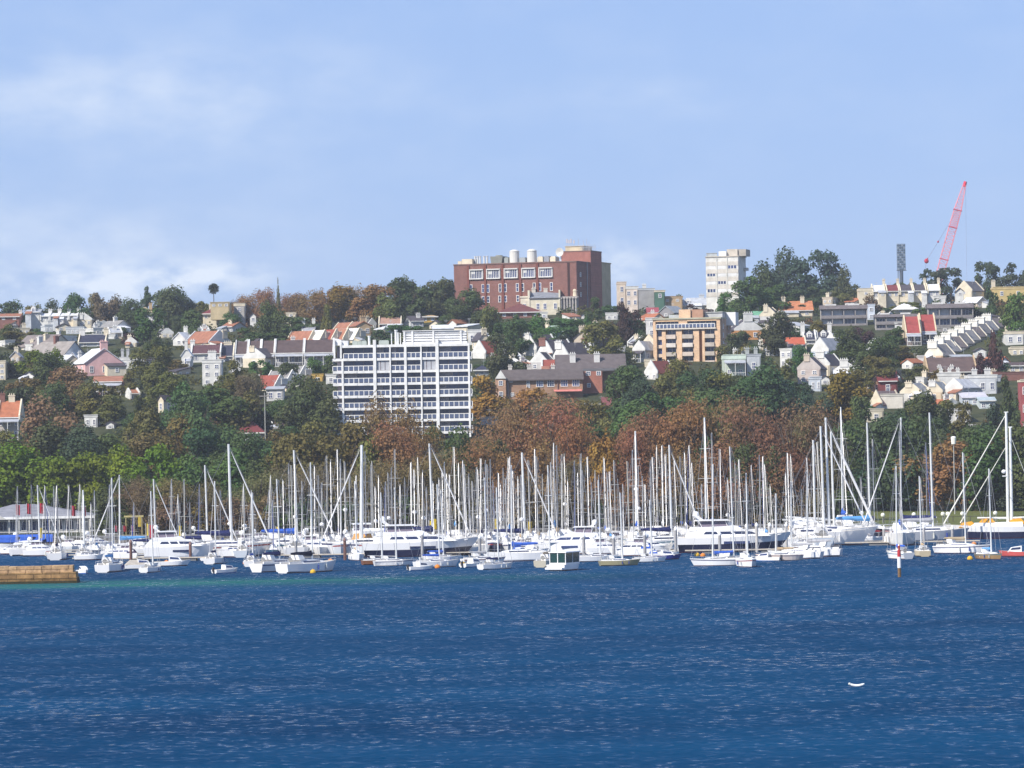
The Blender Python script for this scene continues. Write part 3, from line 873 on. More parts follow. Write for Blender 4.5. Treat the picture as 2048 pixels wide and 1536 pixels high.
house(508, 736, 52, 20, 18, d=9, style='gable', yaw=-28, wall=CREAM, roof=SLATE, par=WHITE, chim=C1(.42, 1.0, 1.6, CREAM), win=1, label='cream gable wall with sloping white coping before the slate terrace')
house(617, 678, 24, 16, 12, d=8, style='eave', wall=PALE, roof=(.30, .30, .32), chim=((.05, .5, 1.8, .9), (.9, .5, 1.8, .9)), win=1, label='grey roofed house between two tall white chimneys')
for i in range(5):
    house(628 + i * 23, 690 - i * 1.2, 26, 8, 19, d=10, style='gable', yaw=42, wall=CREAM, roof=(RUST, LZINC, REDR, RUST, LZINC)[i], par=CREAM, chim=((.8, .02, 1.1, 2.0, (.58, .54, .46)),), win=0,
          label=ORD[i] + ' house of the red and white striped roof row behind the white block', group='striped roof row')
house(424, 772, 38, 46, 6, d=7, style='flat', wall=WHITE, roof=LZINC, chim=((.5, .3, 2.2, 2.0),), win=2, rows=3, label='tall narrow white house with broad chimney and heavy cornices')
for i in range(3):
    house(562 + i * 24, 782 - i * 9, 30, 8, 22, d=9, style='gable', yaw=40, wall=CREAM, roof=(.22, .21, .21) if i else REDR, par=WHITE, chim=((.8, .02, 1.0, 2.0),), win=0,
          label=('lowest', 'middle', 'highest')[i] + ' of three grey roofed houses with slanting cream copings', group='slanting coping houses')
house(550, 803, 34, 24, 5, d=7, style='skillion', wall=(.62, .60, .58), roof=ZINC, win=2, label='small white house with dark windows below the slanting copings')
house(635, 764, 22, 12, 3, style='flat', wall=YELLOW, win=1, label='ochre yellow block at left foot of the white apartment block')
house(662, 768, 20, 16, 3, style='flat', wall=WHITE, win=1, label='white cube house touching the left side of the white apartment block')
house(500, 885, 50, 20, 24, d=10, style='hip', wall=WHITE, roof=MAROON, win=3, label='white villa with maroon hip roof above the masts')
house(560, 862, 36, 8, 10, d=8, style='eave', wall=CREAM, roof=BROWNR, par=WHITE, win=1, label='low brown roof with white edge right of the maroon hip roof')
# behind and right of the white block
house(728, 672, 30, 20, 8, style='gable', yaw=20, wall=TAN, roof=RUST, chim=((.5, .1, 1.6, 1.6, TAN),), label='tan gabled house peering over the white block roof')
house(706, 672, 26, 12, 14, style='gable', yaw=30, wall=PALE, roof=RUST, par=CREAM, win=0, label='small rust roofed house above the striped row')
house(780, 660, 46, 12, 12, style='eave', wall=BRICK, brick=True, roof=(.34, .20, .15), par=CREAM, win=2, label='pinkish brick house with pale copings behind the white block')
house(858, 645, 30, 12, 5, style='hip', wall=YELLOW, roof=TAN, win=2, label='ochre house in the trees above the white block')
house(888, 668, 44, 10, 8, d=7, style='skillion', wall=PALE, roof=LZINC, win=2, label='long pale metal roof above the white block penthouse')
house(922, 680, 30, 26, 6, d=9, style='skillion', wall=CREAM, roof=LZINC, win=0, yaw=-25, label='cream skillion house end right of the penthouse')
house(953, 690, 34, 26, 4, style='flat', wall=WHITE, win=2, label='white box house right of the penthouse')
house(970, 702, 22, 22, 14, d=8, style='gable', yaw=15, wall=CREAM, roof=SLATE, chim=C1(.45, 1.4, 1.3, CREAM), win=2, label='cream gable house with white window and stubby chimney')
house(958, 718, 34, 12, 22, d=10, style='gable', yaw=-40, wall=WHITE, roof=REDR, par=WHITE, win=0, label='bright red roof with slanting white coping beside the white block')
house(964, 752, 26, 12, 10, style='hip', wall=WHITE, roof=DSLATE, win=1, label='white house with dark roof at right side of the white block')
house(992, 728, 24, 12, 7, style='eave', wall=WHITE, roof=MAROON, chim=C1(.2, 1, 1), win=2, label='small white and red cottage in the trees right of the white block')
house(985, 850, 46, 12, 3, d=6, style='flat', wall=(.60, .57, .52), win=3, label='low white terrace building beside the orange autumn tree')
# below the brick block
house(1040, 636, 84, 12, 18, d=16, style='hip', wall=BRICK, brick=True, roof=(.14, .048, .045), win=4, label='dark red hip roofed brick house in front of the brick block')
house(1088, 637, 14, 10, 2, d=5, style='flat', wall=WHITE, win=1, label='small white annexe right of the dark red hip roof')
house(1168, 638, 10, 7, 3, d=5, style='gable', wall=WHITE, win=0, label='tiny white hut alone in green trees')
house(1224, 640, 24, 10, 4, style='flat', wall=WHITE, win=2, label='small white flat house at right of the green tree belt')
house(1123, 692, 58, 16, 24, d=9, style='eave', wall=(.50, .46, .38), roof=GREENR, par=CREAM, chim=((.02, .5, 2.0, 1.2, CREAM), (.97, .5, 2.0, 1.2, CREAM)), win=3, label='pale green roofed house between two cream end chimneys')
house(1168, 698, 40, 20, 18, d=9, style='gable', yaw=-10, wall=BEIGE, roof=SLATE, chim=C1(.45, 1.2, 2.0, BEIGE), win=1, label='beige gable house right of the pale green roof')
for i, (x, y) in enumerate(((1058, 712), (1090, 722), (1122, 728))):
    house(x, y, 40, 14, 27, d=9, style='gable', yaw=-42, wall=(WHITE, (.52, .52, .50), WHITE)[i], roof=SLATE, par=WHITE, chim=((.35, .02, 1.6, 2.2, (WHITE, BRICK, WHITE)[i]),), win=0,
          label=('first', 'second', 'third')[i] + ' of three steep white gables sloping down right above the brick building', group='steep white gables')
house(1176, 715, 40, 14, 24, d=9, style='gable', yaw=-42, wall=WHITE, roof=DSLATE, par=WHITE, chim=((.3, .02, 1.4, 2.0, BRICK),), win=1, label='white gable with brick chimney above the long slate roof')
house(1145, 715, 22, 22, 4, d=7, style='flat', wall=WHITE, win=2, label='white clustered rear wings above the long slate roof')
house(1078, 742, 34, 18, 18, d=6, style='gable', yaw=-20, wall=(.45, .43, .42), roof=SLATE, par=WHITE, win=2, label='grey gabled rear wing beside the red roof patch')
house(1098, 745, 30, 8, 16, d=8, style='eave', wall=WHITE, roof=REDR, par=WHITE, win=0, label='small vivid red roof left of the long slate roof')
house(1224, 830, 36, 14, 20, d=9, style='eave', wall=CREAM, roof=(.17, .06, .06), win=3, label='cream house with dull maroon roof under the big dark tree')
house(1190, 815, 70, 4, 1, d=4, style='flat', wall=(.5, .48, .45), win=0, label='low pale garden terrace wall below the brick building')
# centre right, towards the cream tower
house(1244, 612, 18, 44, 4, style='flat', wall=(.64, .53, .43), roof=TAN, win=1, rows=2, label='tall cream block left part beside the brick block beige wing')
house(1264, 614, 26, 36, 5, d=8, style='flat', wall=(.70, .60, .52), roof=TAN, par=WHITE, win=2, rows=2, label='pale pink two storey parapet house right of the brick block')
house(1293, 614, 34, 34, 3, d=9, style='flat', wall=(.33, .32, .32), par=PALE, chim=((.4, .2, 1.4, 1.2),), win=0, label='blank grey flank wall with roof clutter right of the brick block')
house(1320, 600, 20, 16, 3, d=7, style='flat', wall=DGREEN, par=CREAM, win=1, Y=1330, label='dark green walled house on the ridge left of the cream tower')
house(1345, 606, 40, 10, 3, d=8, style='flat', wall=TAN, win=2, Y=1332, label='low tan parapet house on the ridge left of the cream tower')
house(1350, 620, 80, 8, 12, d=10, style='eave', wall=PALE, roof=(.36, .38, .42), dormer=3, win=0, label='long blue grey roof with small white dormers below the ridge')
house(1405, 618, 60, 8, 14, d=10, style='eave', wall=CREAM, roof=(.40, .41, .43), win=3, chim=((.5, .5, 1.2, 1.6, PALE),), label='pale grey metal roofed house at foot of the cream tower')
house(1306, 634, 22, 8, 10, style='eave', wall=CREAM, roof=(.28, .06, .07), win=1, label='crimson roofed cottage above the orange apartment block')
house(1332, 634, 34, 8, 13, d=9, style='gable', yaw=-25, wall=(.26, .25, .26), roof=(.30, .32, .34), win=1, label='dark gabled house with grey roof above the orange apartments')
house(1295, 645, 38, 8, 11, d=9, style='hip', wall=CREAM, roof=TERRA, chim=((.8, .5, 1.4, 1),), win=2, label='orange tiled hip roof left above the orange apartments')
house(1318, 648, 26, 10, 10, d=8, style='gable', yaw=20, wall=CREAM, roof=TERRA, win=1, label='orange tiled gable above the left end of the orange apartments')
house(1278, 724, 26, 24, 16, d=8, style='gable', yaw=-25, wall=WHITE, roof=ZINC, par=WHITE, ver=True, win=2, label='white gabled cottage with veranda left of the orange apartments')
house(1298, 712, 30, 24, 16, d=8, style='gable', yaw=-35, wall=WHITE, roof=(.3, .3, .31), par=CREAM, win=2, label='second white cottage squeezed against the orange apartments')
house(1302, 760, 30, 14, 22, d=8, style='gable', yaw=-35, wall=WHITE, roof=REDR, par=WHITE, win=2, label='red roofed white cottage between dark trees below the orange apartments')
house(1304, 690, 22, 50, 4, d=6, style='flat', wall=WHITE, win=1, rows=3, label='slim white annexe standing behind the left edge of the orange apartments')
house(1497, 680, 56, 20, 20, d=10, style='gable', yaw=8, wall=OBRICK, brick=True, roof=SLATE, par=WHITE, chim=((.5, .02, 1.9, 2.4),), win=2, label='orange brick gable with white coping and chimney right of the orange apartments')
house(1520, 645, 30, 12, 10, d=8, style='eave', wall=PALE, roof=(.14, .33, .22), win=1, label='small green roofed house left of the long orange roof')
house(1537, 660, 34, 28, 16, d=9, style='gable', yaw=-12, wall=(.55, .54, .52), roof=SLATE, par=CREAM, chim=((.35, .02, 1.6, 1.2, CREAM),), win=1, rows=2, label='pale grey gable house with one tall window below the long orange roof')
house(1588, 633, 76, 12, 18, d=11, style='eave', wall=CREAM, roof=(.44, .17, .08), chim=((.25, .4, 2.0, 1.2, CREAM), (.75, .4, 2.0, 1.2, CREAM)), win=3, label='long orange tiled roof with two cream chimneys')
# ------------------------------------------------------------------ right half of the hill
house(1470, 752, 44, 34, 8, d=10, style='flat', wall=(.50, .56, .46), par=(.54, .62, .52), ver=True, win=2, rows=2, chim=((.95, .5, 1.6, 1.0), (.6, .9, 1.6, 1.0)), label='pale green parapet house with green veranda and ornate crest', name='parapet_house')
house(1508, 752, 28, 40, 3, d=8, style='flat', wall=(.46, .48, .50), chim=((.1, .4, 1.6, .9, (.4, .42, .4)), (.7, .4, 1.6, .9, (.4, .42, .4))), win=1, label='pale grey side wall with twin chimneys beside the pale green parapet house')
house(1546, 702, 44, 12, 14, d=9, style='eave', wall=CREAM, roof=(.20, .09, .06), par=CREAM, chim=((.98, .3, 2.2, .9),), win=2, label='brown tiled house left half of the pair with tall white chimney')
house(1590, 702, 46, 12, 14, d=9, style='eave', wall=WHITE, roof=(.42, .10, .05), par=CREAM, win=2, label='bright orange red tiled house right half of the pair')
house(1552, 712, 38, 10, 3, d=6, style='skillion', wall=WHITE, roof=LZINC, win=2, label='white lean to in front of the brown tiled house')
house(1572, 735, 24, 34, 3, d=6, style='flat', wall=WHITE, win=2, rows=2, yaw=-20, label='tall white rear wing below the bright orange red tiles')
house(1620, 690, 26, 10, 16, d=9, style='eave', wall=WHITE, roof=DSLATE, par=WHITE, dormer=1, chim=((.02, .4, 3.0, 1.1),), win=1, label='white terrace house with one dormer and tall left chimney')
house(1648, 688, 28, 10, 16, d=9, style='eave', wall=WHITE, roof=DSLATE, par=WHITE, dormer=1, chim=((.98, .4, 2.6, 1.1),), win=1, label='white terrace house with one dormer and tall right chimney')
for i, (x, y) in enumerate(((1640, 718), (1662, 708))):
    house(x, y, 40, 16, 24, d=9, style='gable', yaw=-36, wall=(.48, .53, .60), roof=(.26, .27, .30), par=WHITE, win=1, label=('lower', 'upper')[i] + ' of two blue grey gables beneath the white dormers', group='blue grey gables')
house(1618, 768, 46, 30, 22, d=9, style='gable', yaw=-14, wall=(.53, .45, .41), roof=SLATE, par=(.5, .44, .4), chim=C1(.42, 1.3, 1.4, BEIGE), win=2, label='pinkish beige gable house with yellowish rear wing', rows=2)
house(1643, 752, 34, 22, 20, d=9, style='gable', yaw=-25, wall=CREAM, roof=SLATE, par=WHITE, chim=C1(.42, 1.3, 2.2), win=1, label='cream gable tucked behind the pinkish beige gable house')
house(1632, 784, 22, 26, 4, d=6, style='flat', wall=(.55, .58, .62), win=2, label='pale blue white annexe below the pinkish beige gable house')
house(1650, 770, 20, 12, 6, d=6, style='gable', wall=WHITE, win=1, label='small white arched gable below the cream gables')
house(1698, 734, 52, 18, 22, d=10, style='gable', yaw=-10, wall=(.60, .52, .42), roof=SLATE, par=CREAM, chim=C1(.5, 1.0, 1.5, CREAM), win=2, label='broad cream gable with pale pink lower wall')
house(1692, 754, 48, 12, 14, d=9, style='gable', yaw=-8, wall=WHITE, roof=LZINC, par=WHITE, chim=C1(.42, 1.4, 2.0), win=0, label='bright white gable with squat chimney under the broad cream gable')
house(1722, 748, 26, 16, 5, d=6, style='flat', wall=CREAM, win=3, rows=2, label='cream rear wing with small windows right of the bright white gable')
# grey modern blocks are built with the large buildings; small houses between them
house(1743, 640, 14, 28, 3, d=5, style='flat', wall=(.60, .64, .70), win=1, rows=2, label='narrow pale blue block beside the left grey balcony block')
house(1775, 618, 34, 12, 3, d=6, style='flat', wall=CREAM, chim=((.9, .5, 1.6, 1.2, CREAM),), win=2, label='low cream wall with chimney left of the white pyramid roof')
house(1812, 626, 44, 8, 13, d=9, style='hip', wall=CREAM, roof=(.66, .64, .64), win=2, label='house with white pyramid roof above the twin red roofs')
house(1838, 612, 36, 6, 14, d=9, style='gable', yaw=-30, wall=PALE, roof=(.42, .4, .4), par=CREAM, win=0, label='pale roof with cream coping below the ridge terrace')
for i, x in enumerate((1827, 1858)):
    house(x, 690 - i * 4, 31, 24, 32, d=12, style='eave', wall=(.20, .15, .14), roof=(.27, .055, .048), par=(.62, .50, .34), ver=True, win=2, label=('left', 'right')[i] + ' half of the twin terraces with vivid red roofs', group='twin red roofs')
# ridge terrace
house(1732, 592, 28, 10, 5, d=7, style='flat', wall=CREAM, win=1, label='cream shed like house at the left end of the ridge terrace')
for i, (x, rf, wl) in enumerate(((1758, LZINC, WHITE), (1786, MAROON, CREAM), (1813, SLATE, CREAM), (1840, SLATE, CREAM), (1868, LZINC, WHITE))):
    house(x, 596 - i * .5, 26, 13, 12, d=9, style='eave', wall=wl, roof=rf, par=(.70, .62, .46), chim=((.98, .5, 2.0, .8, CREAM),), win=2, label=ORD[i] + ' house of the ridge terrace below the floodlight tower', group='ridge terrace')
house(1928, 590, 36, 8, 18, d=8, style='gable', yaw=-35, wall=CREAM, roof=(.12, .11, .12), par=CREAM, dormer=0, win=1, label='dark roofed gable house with cream coping under the crane')
house(1920, 592, 14, 9, 6, d=5, style='gable', wall=WHITE, win=1, label='tiny white porch gable left of the dark roofed gable house')
house(2020, 596, 66, 18, 4, style='flat', wall=(.56, .42, .18), par=(.6, .46, .22), chim=((.03, .3, 2.2, 1.2, CREAM),), win=2, label='mustard yellow parapet house with chimney at the right ridge end')
house(1880, 604, 24, 8, 4, d=6, style='flat', wall=WHITE, win=1, label='small white rooftop between trees below the ridge terrace')
# stepped row climbing to the right
for i in range(9):
    q = i / 8
    house(1868 + 108 * q, 722 - 58 * q ** 0.9, 38 - 10 * q, 11, 21 - 5 * q, d=8, style='gable', yaw=-30, wall=((.60, .42, .28), CREAM, CREAM, WHITE, WHITE, CREAM, WHITE, WHITE, (.6, .45, .36))[i], roof=((.22, .2, .19), (.30, .28, .27), (.24, .19, .17))[i % 3], par=(.72, .66, .54),
          chim=((.42, .02, 1.5, 2.6, (.74, .71, .64)),), win=1 if i == 0 else 0, label=ORD[i] + ' house of the stepped cream terrace climbing rightwards', group='stepped cream terrace')
house(1842, 735, 12, 20, 3, d=4, style='flat', wall=WHITE, win=0, label='stubby white chimney block before the first stepped terrace gable')
house(1925, 728, 40, 14, 4, d=7, style='skillion', wall=PALE, roof=ZINC, win=3, label='grey rear lean to under the stepped cream terrace')
house(1962, 716, 22, 14, 5, d=6, style='gable', wall=WHITE, win=1, label='small white rear gable under the stepped cream terrace')
house(1905, 752, 100, 8, 28, d=14, style='eave', wall=(.25, .2, .18), roof=(.105, .070, .062), par=TAN, chim=((.25, .1, .9, .9), (.5, .1, .9, .9)), win=0, label='large plain brown slate roof below the stepped cream terrace')
house(1950, 652, 36, 14, 12, d=9, style='eave', wall=(.2, .17, .17), roof=DSLATE, win=2, label='dark slate roofed house above the top of the stepped terrace')
house(2030, 690, 36, 22, 5, style='flat', wall=WHITE, par=CREAM, chim=((.2, .4, 1.2, 1.4, CREAM), (.8, .4, 1.2, 1.4)), win=2, label='white house with cream parapet right of the purple tree')
house(2036, 712, 26, 14, 4, d=6, style='flat', wall=CREAM, win=2, label='cream low wing right of the purple tree')
house(2034, 746, 34, 14, 6, d=7, style='eave', wall=CREAM, roof=BROWNR, win=2, label='cream cottage at the right picture edge')
house(2022, 762, 70, 14, 2, d=3, style='flat', wall=BRICK, brick=True, win=0, label='long low brick wall at the right picture edge')
# cluster on the right lower slope
house(1966, 790, 56, 34, 6, d=9, style='flat', wall=(.56, .57, .58), par=WHITE, chim=((.25, .3, 1.4, 1.2), (.72, .3, 1.4, 1.4)), win=3, label='pale grey parapet house with three windows at right of the white gables', name='parapet_house')
house(1900, 772, 42, 20, 6, d=8, style='flat', wall=WHITE, par=WHITE, chim=((.1, .1, 1, .8), (.5, .1, 1, .8), (.9, .1, 1, .8)), win=0, label='white battlemented wall with chimneys above the white gables')
house(1868, 800, 34, 16, 18, d=9, style='gable', yaw=-20, wall=(.62, .50, .36), roof=(.28, .29, .3), par=CREAM, chim=C1(.4, 1.0, 1.6), win=1, label='honey coloured gable left of the white skylit roofs')
house(1822, 806, 44, 20, 18, d=9, style='gable', yaw=-22, wall=(.58, .56, .52), roof=(.26, .26, .27), par=CREAM, chim=C1(.4, .9, 1.6, CREAM), win=1, label='broad pale gable with cream coping on the lower right slope')
house(1845, 812, 36, 18, 14, d=8, style='skillion', wall=PALE, roof=(.25, .25, .25), par=CREAM, win=2, label='grey lean to roofs with skylights between the pale gables')
house(1908, 798, 38, 22, 16, d=9, style='gable', yaw=-34, wall=(.66, .62, .56), roof=(.5, .5, .52), par=WHITE, win=1, label='white gable with long sloping coping before the pale grey parapet house')
house(1950, 812, 50, 16, 10, d=8, style='skillion', wall=(.50, .55, .60), roof=(.5, .48, .52), win=3, label='pale blue conservatory lean to below the pale grey parapet house')
house(1975, 820, 32, 18, 6, d=7, style='eave', wall=(.55, .6, .6), roof=(.36, .42, .44), win=2, label='pale shed with blue grey roof at foot of the lower right slope')
house(1776, 790, 38, 28, 18, d=9, style='eave', wall=(.17, .05, .05), brick=True, roof=MAROON, win=1, label='dark red brick house with one big white window')
house(1754, 786, 20, 22, 12, d=8, style='gable', yaw=20, wall=TAN, roof=BROWNR, win=1, label='brown gabled house left of the dark red brick house')
house(1785, 818, 46, 26, 3, d=7, style='flat', wall=(.68, .63, .54), win=0, label='blank cream garden wing under the dark red brick house')
house(1752, 820, 28, 12, 24, d=8, style='gable', yaw=-40, wall=PALE, roof=(.24, .17, .16), par=CREAM, win=0, label='steep brown roof with cream coping above the cream blockhouse')
house(1738, 846, 58, 24, 4, d=8, style='flat', wall=(.58, .52, .40), win=2, label='cream blockhouse with two small windows above the tall masts', name='blockhouse')
house(1697, 842, 28, 5, 2, d=6, style='flat', wall=WHITE, win=0, label='flat white roof left of the cream blockhouse')
house(1908, 848, 66, 26, 3, d=9, style='flat', wall=(.64, .62, .56), par=WHITE, win=4, label='long white modernist house above the tallest ketch masts', name='modern_house')
house(1940, 862, 26, 8, 2, d=3, style='flat', wall=WHITE, win=0, label='small white terrace under the long white modernist house')
house(2050, 872, 12, 108, 4, d=6, style='flat', wall=(.33, .09, .09), par=CREAM, win=1, rows=3, label='tall narrow red wall with cream cap at the right picture edge', name='townhouse')
house(1300, 735, 20, 12, 4, d=5, style='flat', wall=CREAM, win=1, label='cream garden wing at the foot of the orange apartments')
house(1890, 664, 22, 8, 4, d=6, style='flat', wall=(.3, .28, .27), win=1, label='dark low wing under the right grey balcony block')


# ------------------------------------------------------------------ small cottages and rear wings glimpsed between the trees
crnd = random.Random(12)
for px, py in [(48, 668), (98, 664), (112, 684), (172, 652), (196, 670), (232, 678), (262, 694), (275, 674), (318, 654), (335, 676), (58, 702), (20, 694), (385, 704), (412, 670), (455, 664), (495, 704), (30, 726), (300, 730), (345, 752), (270, 800), (470, 752), (520, 700), (590, 700),
               (690, 657), (745, 657), (760, 668), (835, 655), (870, 658), (905, 658), (940, 672), (985, 694), (1000, 748), (1150, 644), (1200, 664), (1215, 694), (1240, 704), (1265, 694), (1030, 738), (1055, 738), (1010, 722), (1220, 735),
               (1420, 644), (1440, 660), (1530, 700), (1655, 742), (1740, 704), (1765, 738), (1800, 660), (1760, 648), (1815, 738), (1840, 770), (1880, 790), (1935, 775), (1990, 764), (2010, 734), (1990, 644), (1965, 616), (1700, 614), (1655, 608), (1610, 664), (1580, 660), (1795, 765), (1850, 798), (1720, 780), (1905, 815), (1760, 770)]:
    wl, wn = crnd.choice([(WHITE, 'white'), (WHITE, 'white'), (CREAM, 'cream'), (CREAM, 'cream'), (PALE, 'pale grey'), (BEIGE, 'beige')])
    rf, rn = crnd.choice([(SLATE, 'slate'), (SLATE, 'slate'), (ZINC, 'grey metal'), (LZINC, 'white metal'), (RUST, 'rust'), (TERRA, 'tiled')])
    stl = crnd.choice(['gable', 'gable', 'eave', 'skillion', 'flat'])
    w = crnd.uniform(15, 27)
    t0 = house(px, py, w, crnd.uniform(8, 13), 3 if stl == 'flat' else crnd.uniform(6, 11), d=crnd.uniform(6, 9), yaw=crnd.choice([-35, -25, 15, 30, 0]), style=stl, wall=wl, roof=rf, par=WHITE if stl in ('gable', 'eave') and crnd.random() < .5 else None,
               chim=((crnd.uniform(.2, .8), .3, 1.4, 1.1, crnd.choice([WHITE, CREAM])),) if stl != 'skillion' and crnd.random() < .7 else (), win=crnd.choice([1, 2, 2]), name='cottage', group='cottages between the trees')
    REG[-1]['label'] = None
    REG[-1]['desc'] = f'small {wn} {dict(gable="gabled", eave="long", skillion="sloping", flat="flat")[stl]} cottage' + (f' with {rn} roof' if stl != 'flat' else '')
# ------------------------------------------------------------------ large buildings
def local_frame(px, py, Y):
    p = P(px, py, Y)
    return p, FPX / Y


# white balcony apartment block
Yb = 916.0
pO = P(669, 885, Yb); k = FPX / Yb
t0 = thing('apartment_block', 'apartment block', pO, R(0.3), label='large white balcony apartment block with blue glass above the marina')
X = lambda px: (px - 669) / k
ZF = [X(0) * 0 + (885 - y) / k for y in (866, 841, 816.5, 792, 767, 742.5, 717.5, 691)]
Wd = X(943)
part('core', MB().box(X(690), X(938), 2.3, 15, -9, ZF[-1] - .2), 'stucco', t0, (.46, .40, .44))
part('core', MB().box(X(676), X(690) - .003, 3.2, 13, -9, ZF[-1] - .2), 'stucco', t0, (.52, .47, .52))
for i, z in enumerate(ZF):
    last = i == len(ZF) - 1
    mb = MB().box(X(668) if not last else X(683), X(946) if not last else X(942), 0, 15, z - .56, z)
    if i < 7:
        mb.box(X(690), X(716), -.12, -.003, z - .55, z - .05)
    part('roof_slab' if last else 'floor_slab', mb, 'stucco', t0, (.80, .79, .77))
part('floor_slab', MB().box(X(668), X(946), 0, 15, -2.2, -1.8), 'stucco', t0, (.80, .79, .77))
piers = [(687.5, 3.2, 6), (752, 5.2, 7.6), (783, 2.4, 7), (813.5, 4.2, 7), (845, 2.4, 7), (877, 5.4, 7.6), (940.5, 3.2, 7)]
for (px, w, top) in piers:
    zt = ZF[-1] + (1.1 if top > 7.5 else -.42)
    if px < 700: zt = ZF[6] - .42
    part('pier', MB().box(X(px) - w / k / 1.75, X(px) + w / k / 1.75, -.18, 1.9, -9, zt), 'stucco', t0, (.82, .81, .79))
part('pier', MB().box(X(683), X(686.5), -.1, 2.6, ZF[6], ZF[7] + .9), 'stucco', t0, (.80, .79, .77))
part('pier', MB().box(X(670), X(673.5), -.1, 2.6, ZF[6], ZF[7] + 1.2), 'stucco', t0, (.80, .79, .77))
bays = [(690, 749.2), (754.8, 781.6), (784.4, 811.2), (815.8, 843.6), (846.4, 874.1), (879.9, 938.8)]


def rail_mesh(w, n):
    mb = MB().box(0, w, -.05, .05, .98, 1.12)
    for i in range(n + 1):
        x = w * i / n; mb.box(x - .075, x + .075, -.045, .045, 0, .98)
    mb.box(.06, w - .06, -.012, .012, .12, .94, 1)
    return mb


m, t_, b = base_mat('rail_glass', 0.3, 0.25); b.inputs['Base Color'].default_value = (0.09, 0.115, 0.19, 1)


def bay_mesh(w, h, n):
    mb = MB()
    for i in range(n):
        xa, xb = w * i / n, w * (i + 1) / n
        mb.box(xa + .05, xb - .05, -.05, .05, .06, h - .45, 1)
        mb.box(xa - .05 if i else 0, xa + .05, -.09, .09, 0, h - .4)
    mb.box(w - .05, w, -.09, .09, 0, h - .4); mb.box(0, w, -.1, .1, h - .4, h - .2)
    return mb


m, t_, b = base_mat('mullion', 0.5, 0.4); b.inputs['Base Color'].default_value = (0.10, 0.06, 0.07, 1)
for r_ in range(7):
    z = ZF[r_]; h = ZF[r_ + 1] - z - .14
    for bi, (a, c) in enumerate(bays):
        w = X(c) - X(a)
        nb = max(2, int(w / 1.7))
        if r_ == 5 and bi in (1, 4):        # glazed-in loggias
            part('curtained_window', bay_mesh(w, h, 3 if bi == 1 else 3), ('mullion', 'stucco'), t0, (.46, .47, .50), (X(a), .35, z))
            continue
        part('window_wall', lambda: bay_mesh(w, h, nb), ('mullion', 'glass'), t0, (1, 1, 1), (X(a), 2.2, z), key=('bay', round(w, 1), round(h, 1)))
        part('balcony_rail', lambda: rail_mesh(w, max(2, int(round(w / 1.1)))), ('trim', 'rail_glass'), t0, (1, 1, 1), (X(a), .1, z), key=('rail', round(w, 1)))
        if r_ > 0 or True:
            if rnd.random() < .3:   # a dividing blade or blind inside
                part('blind', MB().box(0, w * rnd.uniform(.2, .5), 0, .04, .9, h - .5), 'stucco', t0, (.42, .42, .48), (X(a) + .2, 2.05, z))
    if r_ < 6:
        part('balcony_rail', lambda: rail_mesh(X(686) - X(668), 2), ('trim', 'rail_glass'), t0, (1, 1, 1), (X(668), .1, z), key='railL')
    part('balcony_rail', lambda: rail_mesh(X(946) - X(942), 1), ('trim', 'rail_glass'), t0, (1, 1, 1), (X(942), .1, z), key='railR')
zr = ZF[-1]
mb = MB().box(X(808), X(938), 2, 13, zr, zr + .5)
for i in range(4):
    mb.box(X(808) + .15, X(938) - .15, 2.0 + .02 * i, 12.9, zr + .75 + i * .55, zr + 1.1 + i * .55)
mb.box(X(808) + .4, X(938) - .4, 2.3, 12.6, zr + .5, zr + 2.4); mb.box(X(808), X(930), 1.8, 13.2, zr + 2.85, zr + 3.0)
for px in (812, 828, 870, 925):
    mb.box(X(px) - .2, X(px) + .2, 1.85, 2.0, zr, zr + 2.85)
part('penthouse', mb, 'stucco', t0, (.80, .79, .78))
part('roof_room', MB().box(X(674), X(699), .4, 7, zr - .42 + .42, zr + 1.0), 'stucco', t0, (.80, .79, .78))
for px, h, r_ in ((741, 1.8, .26), (786, 2.2, .12), (795, 3.0, .3), (799, 2.4, .22), (804, 2.3, .12)):
    part('vent_pipe', MB().tube((0, 0, 0), (0, 0, h), r_, r_, 8).tube((0, 0, h), (0, 0, h + .25), r_ * 1.3, r_ * 1.3, 8), 'spar', t0, (.7, .7, .68), (X(px), 3, zr))
for px, w in ((712, 1.2), (722, .9), (728, 1.6), (770, 2.2)):
    part('roof_plant', MB().box(-w / 2, w / 2, 0, 1.2, 0, .9).box(-w / 2 + .1, w / 2 - .1, .1, 1.1, .902, 1.05), 'stucco', t0, (.38, .42, .38), (X(px), 4, zr))

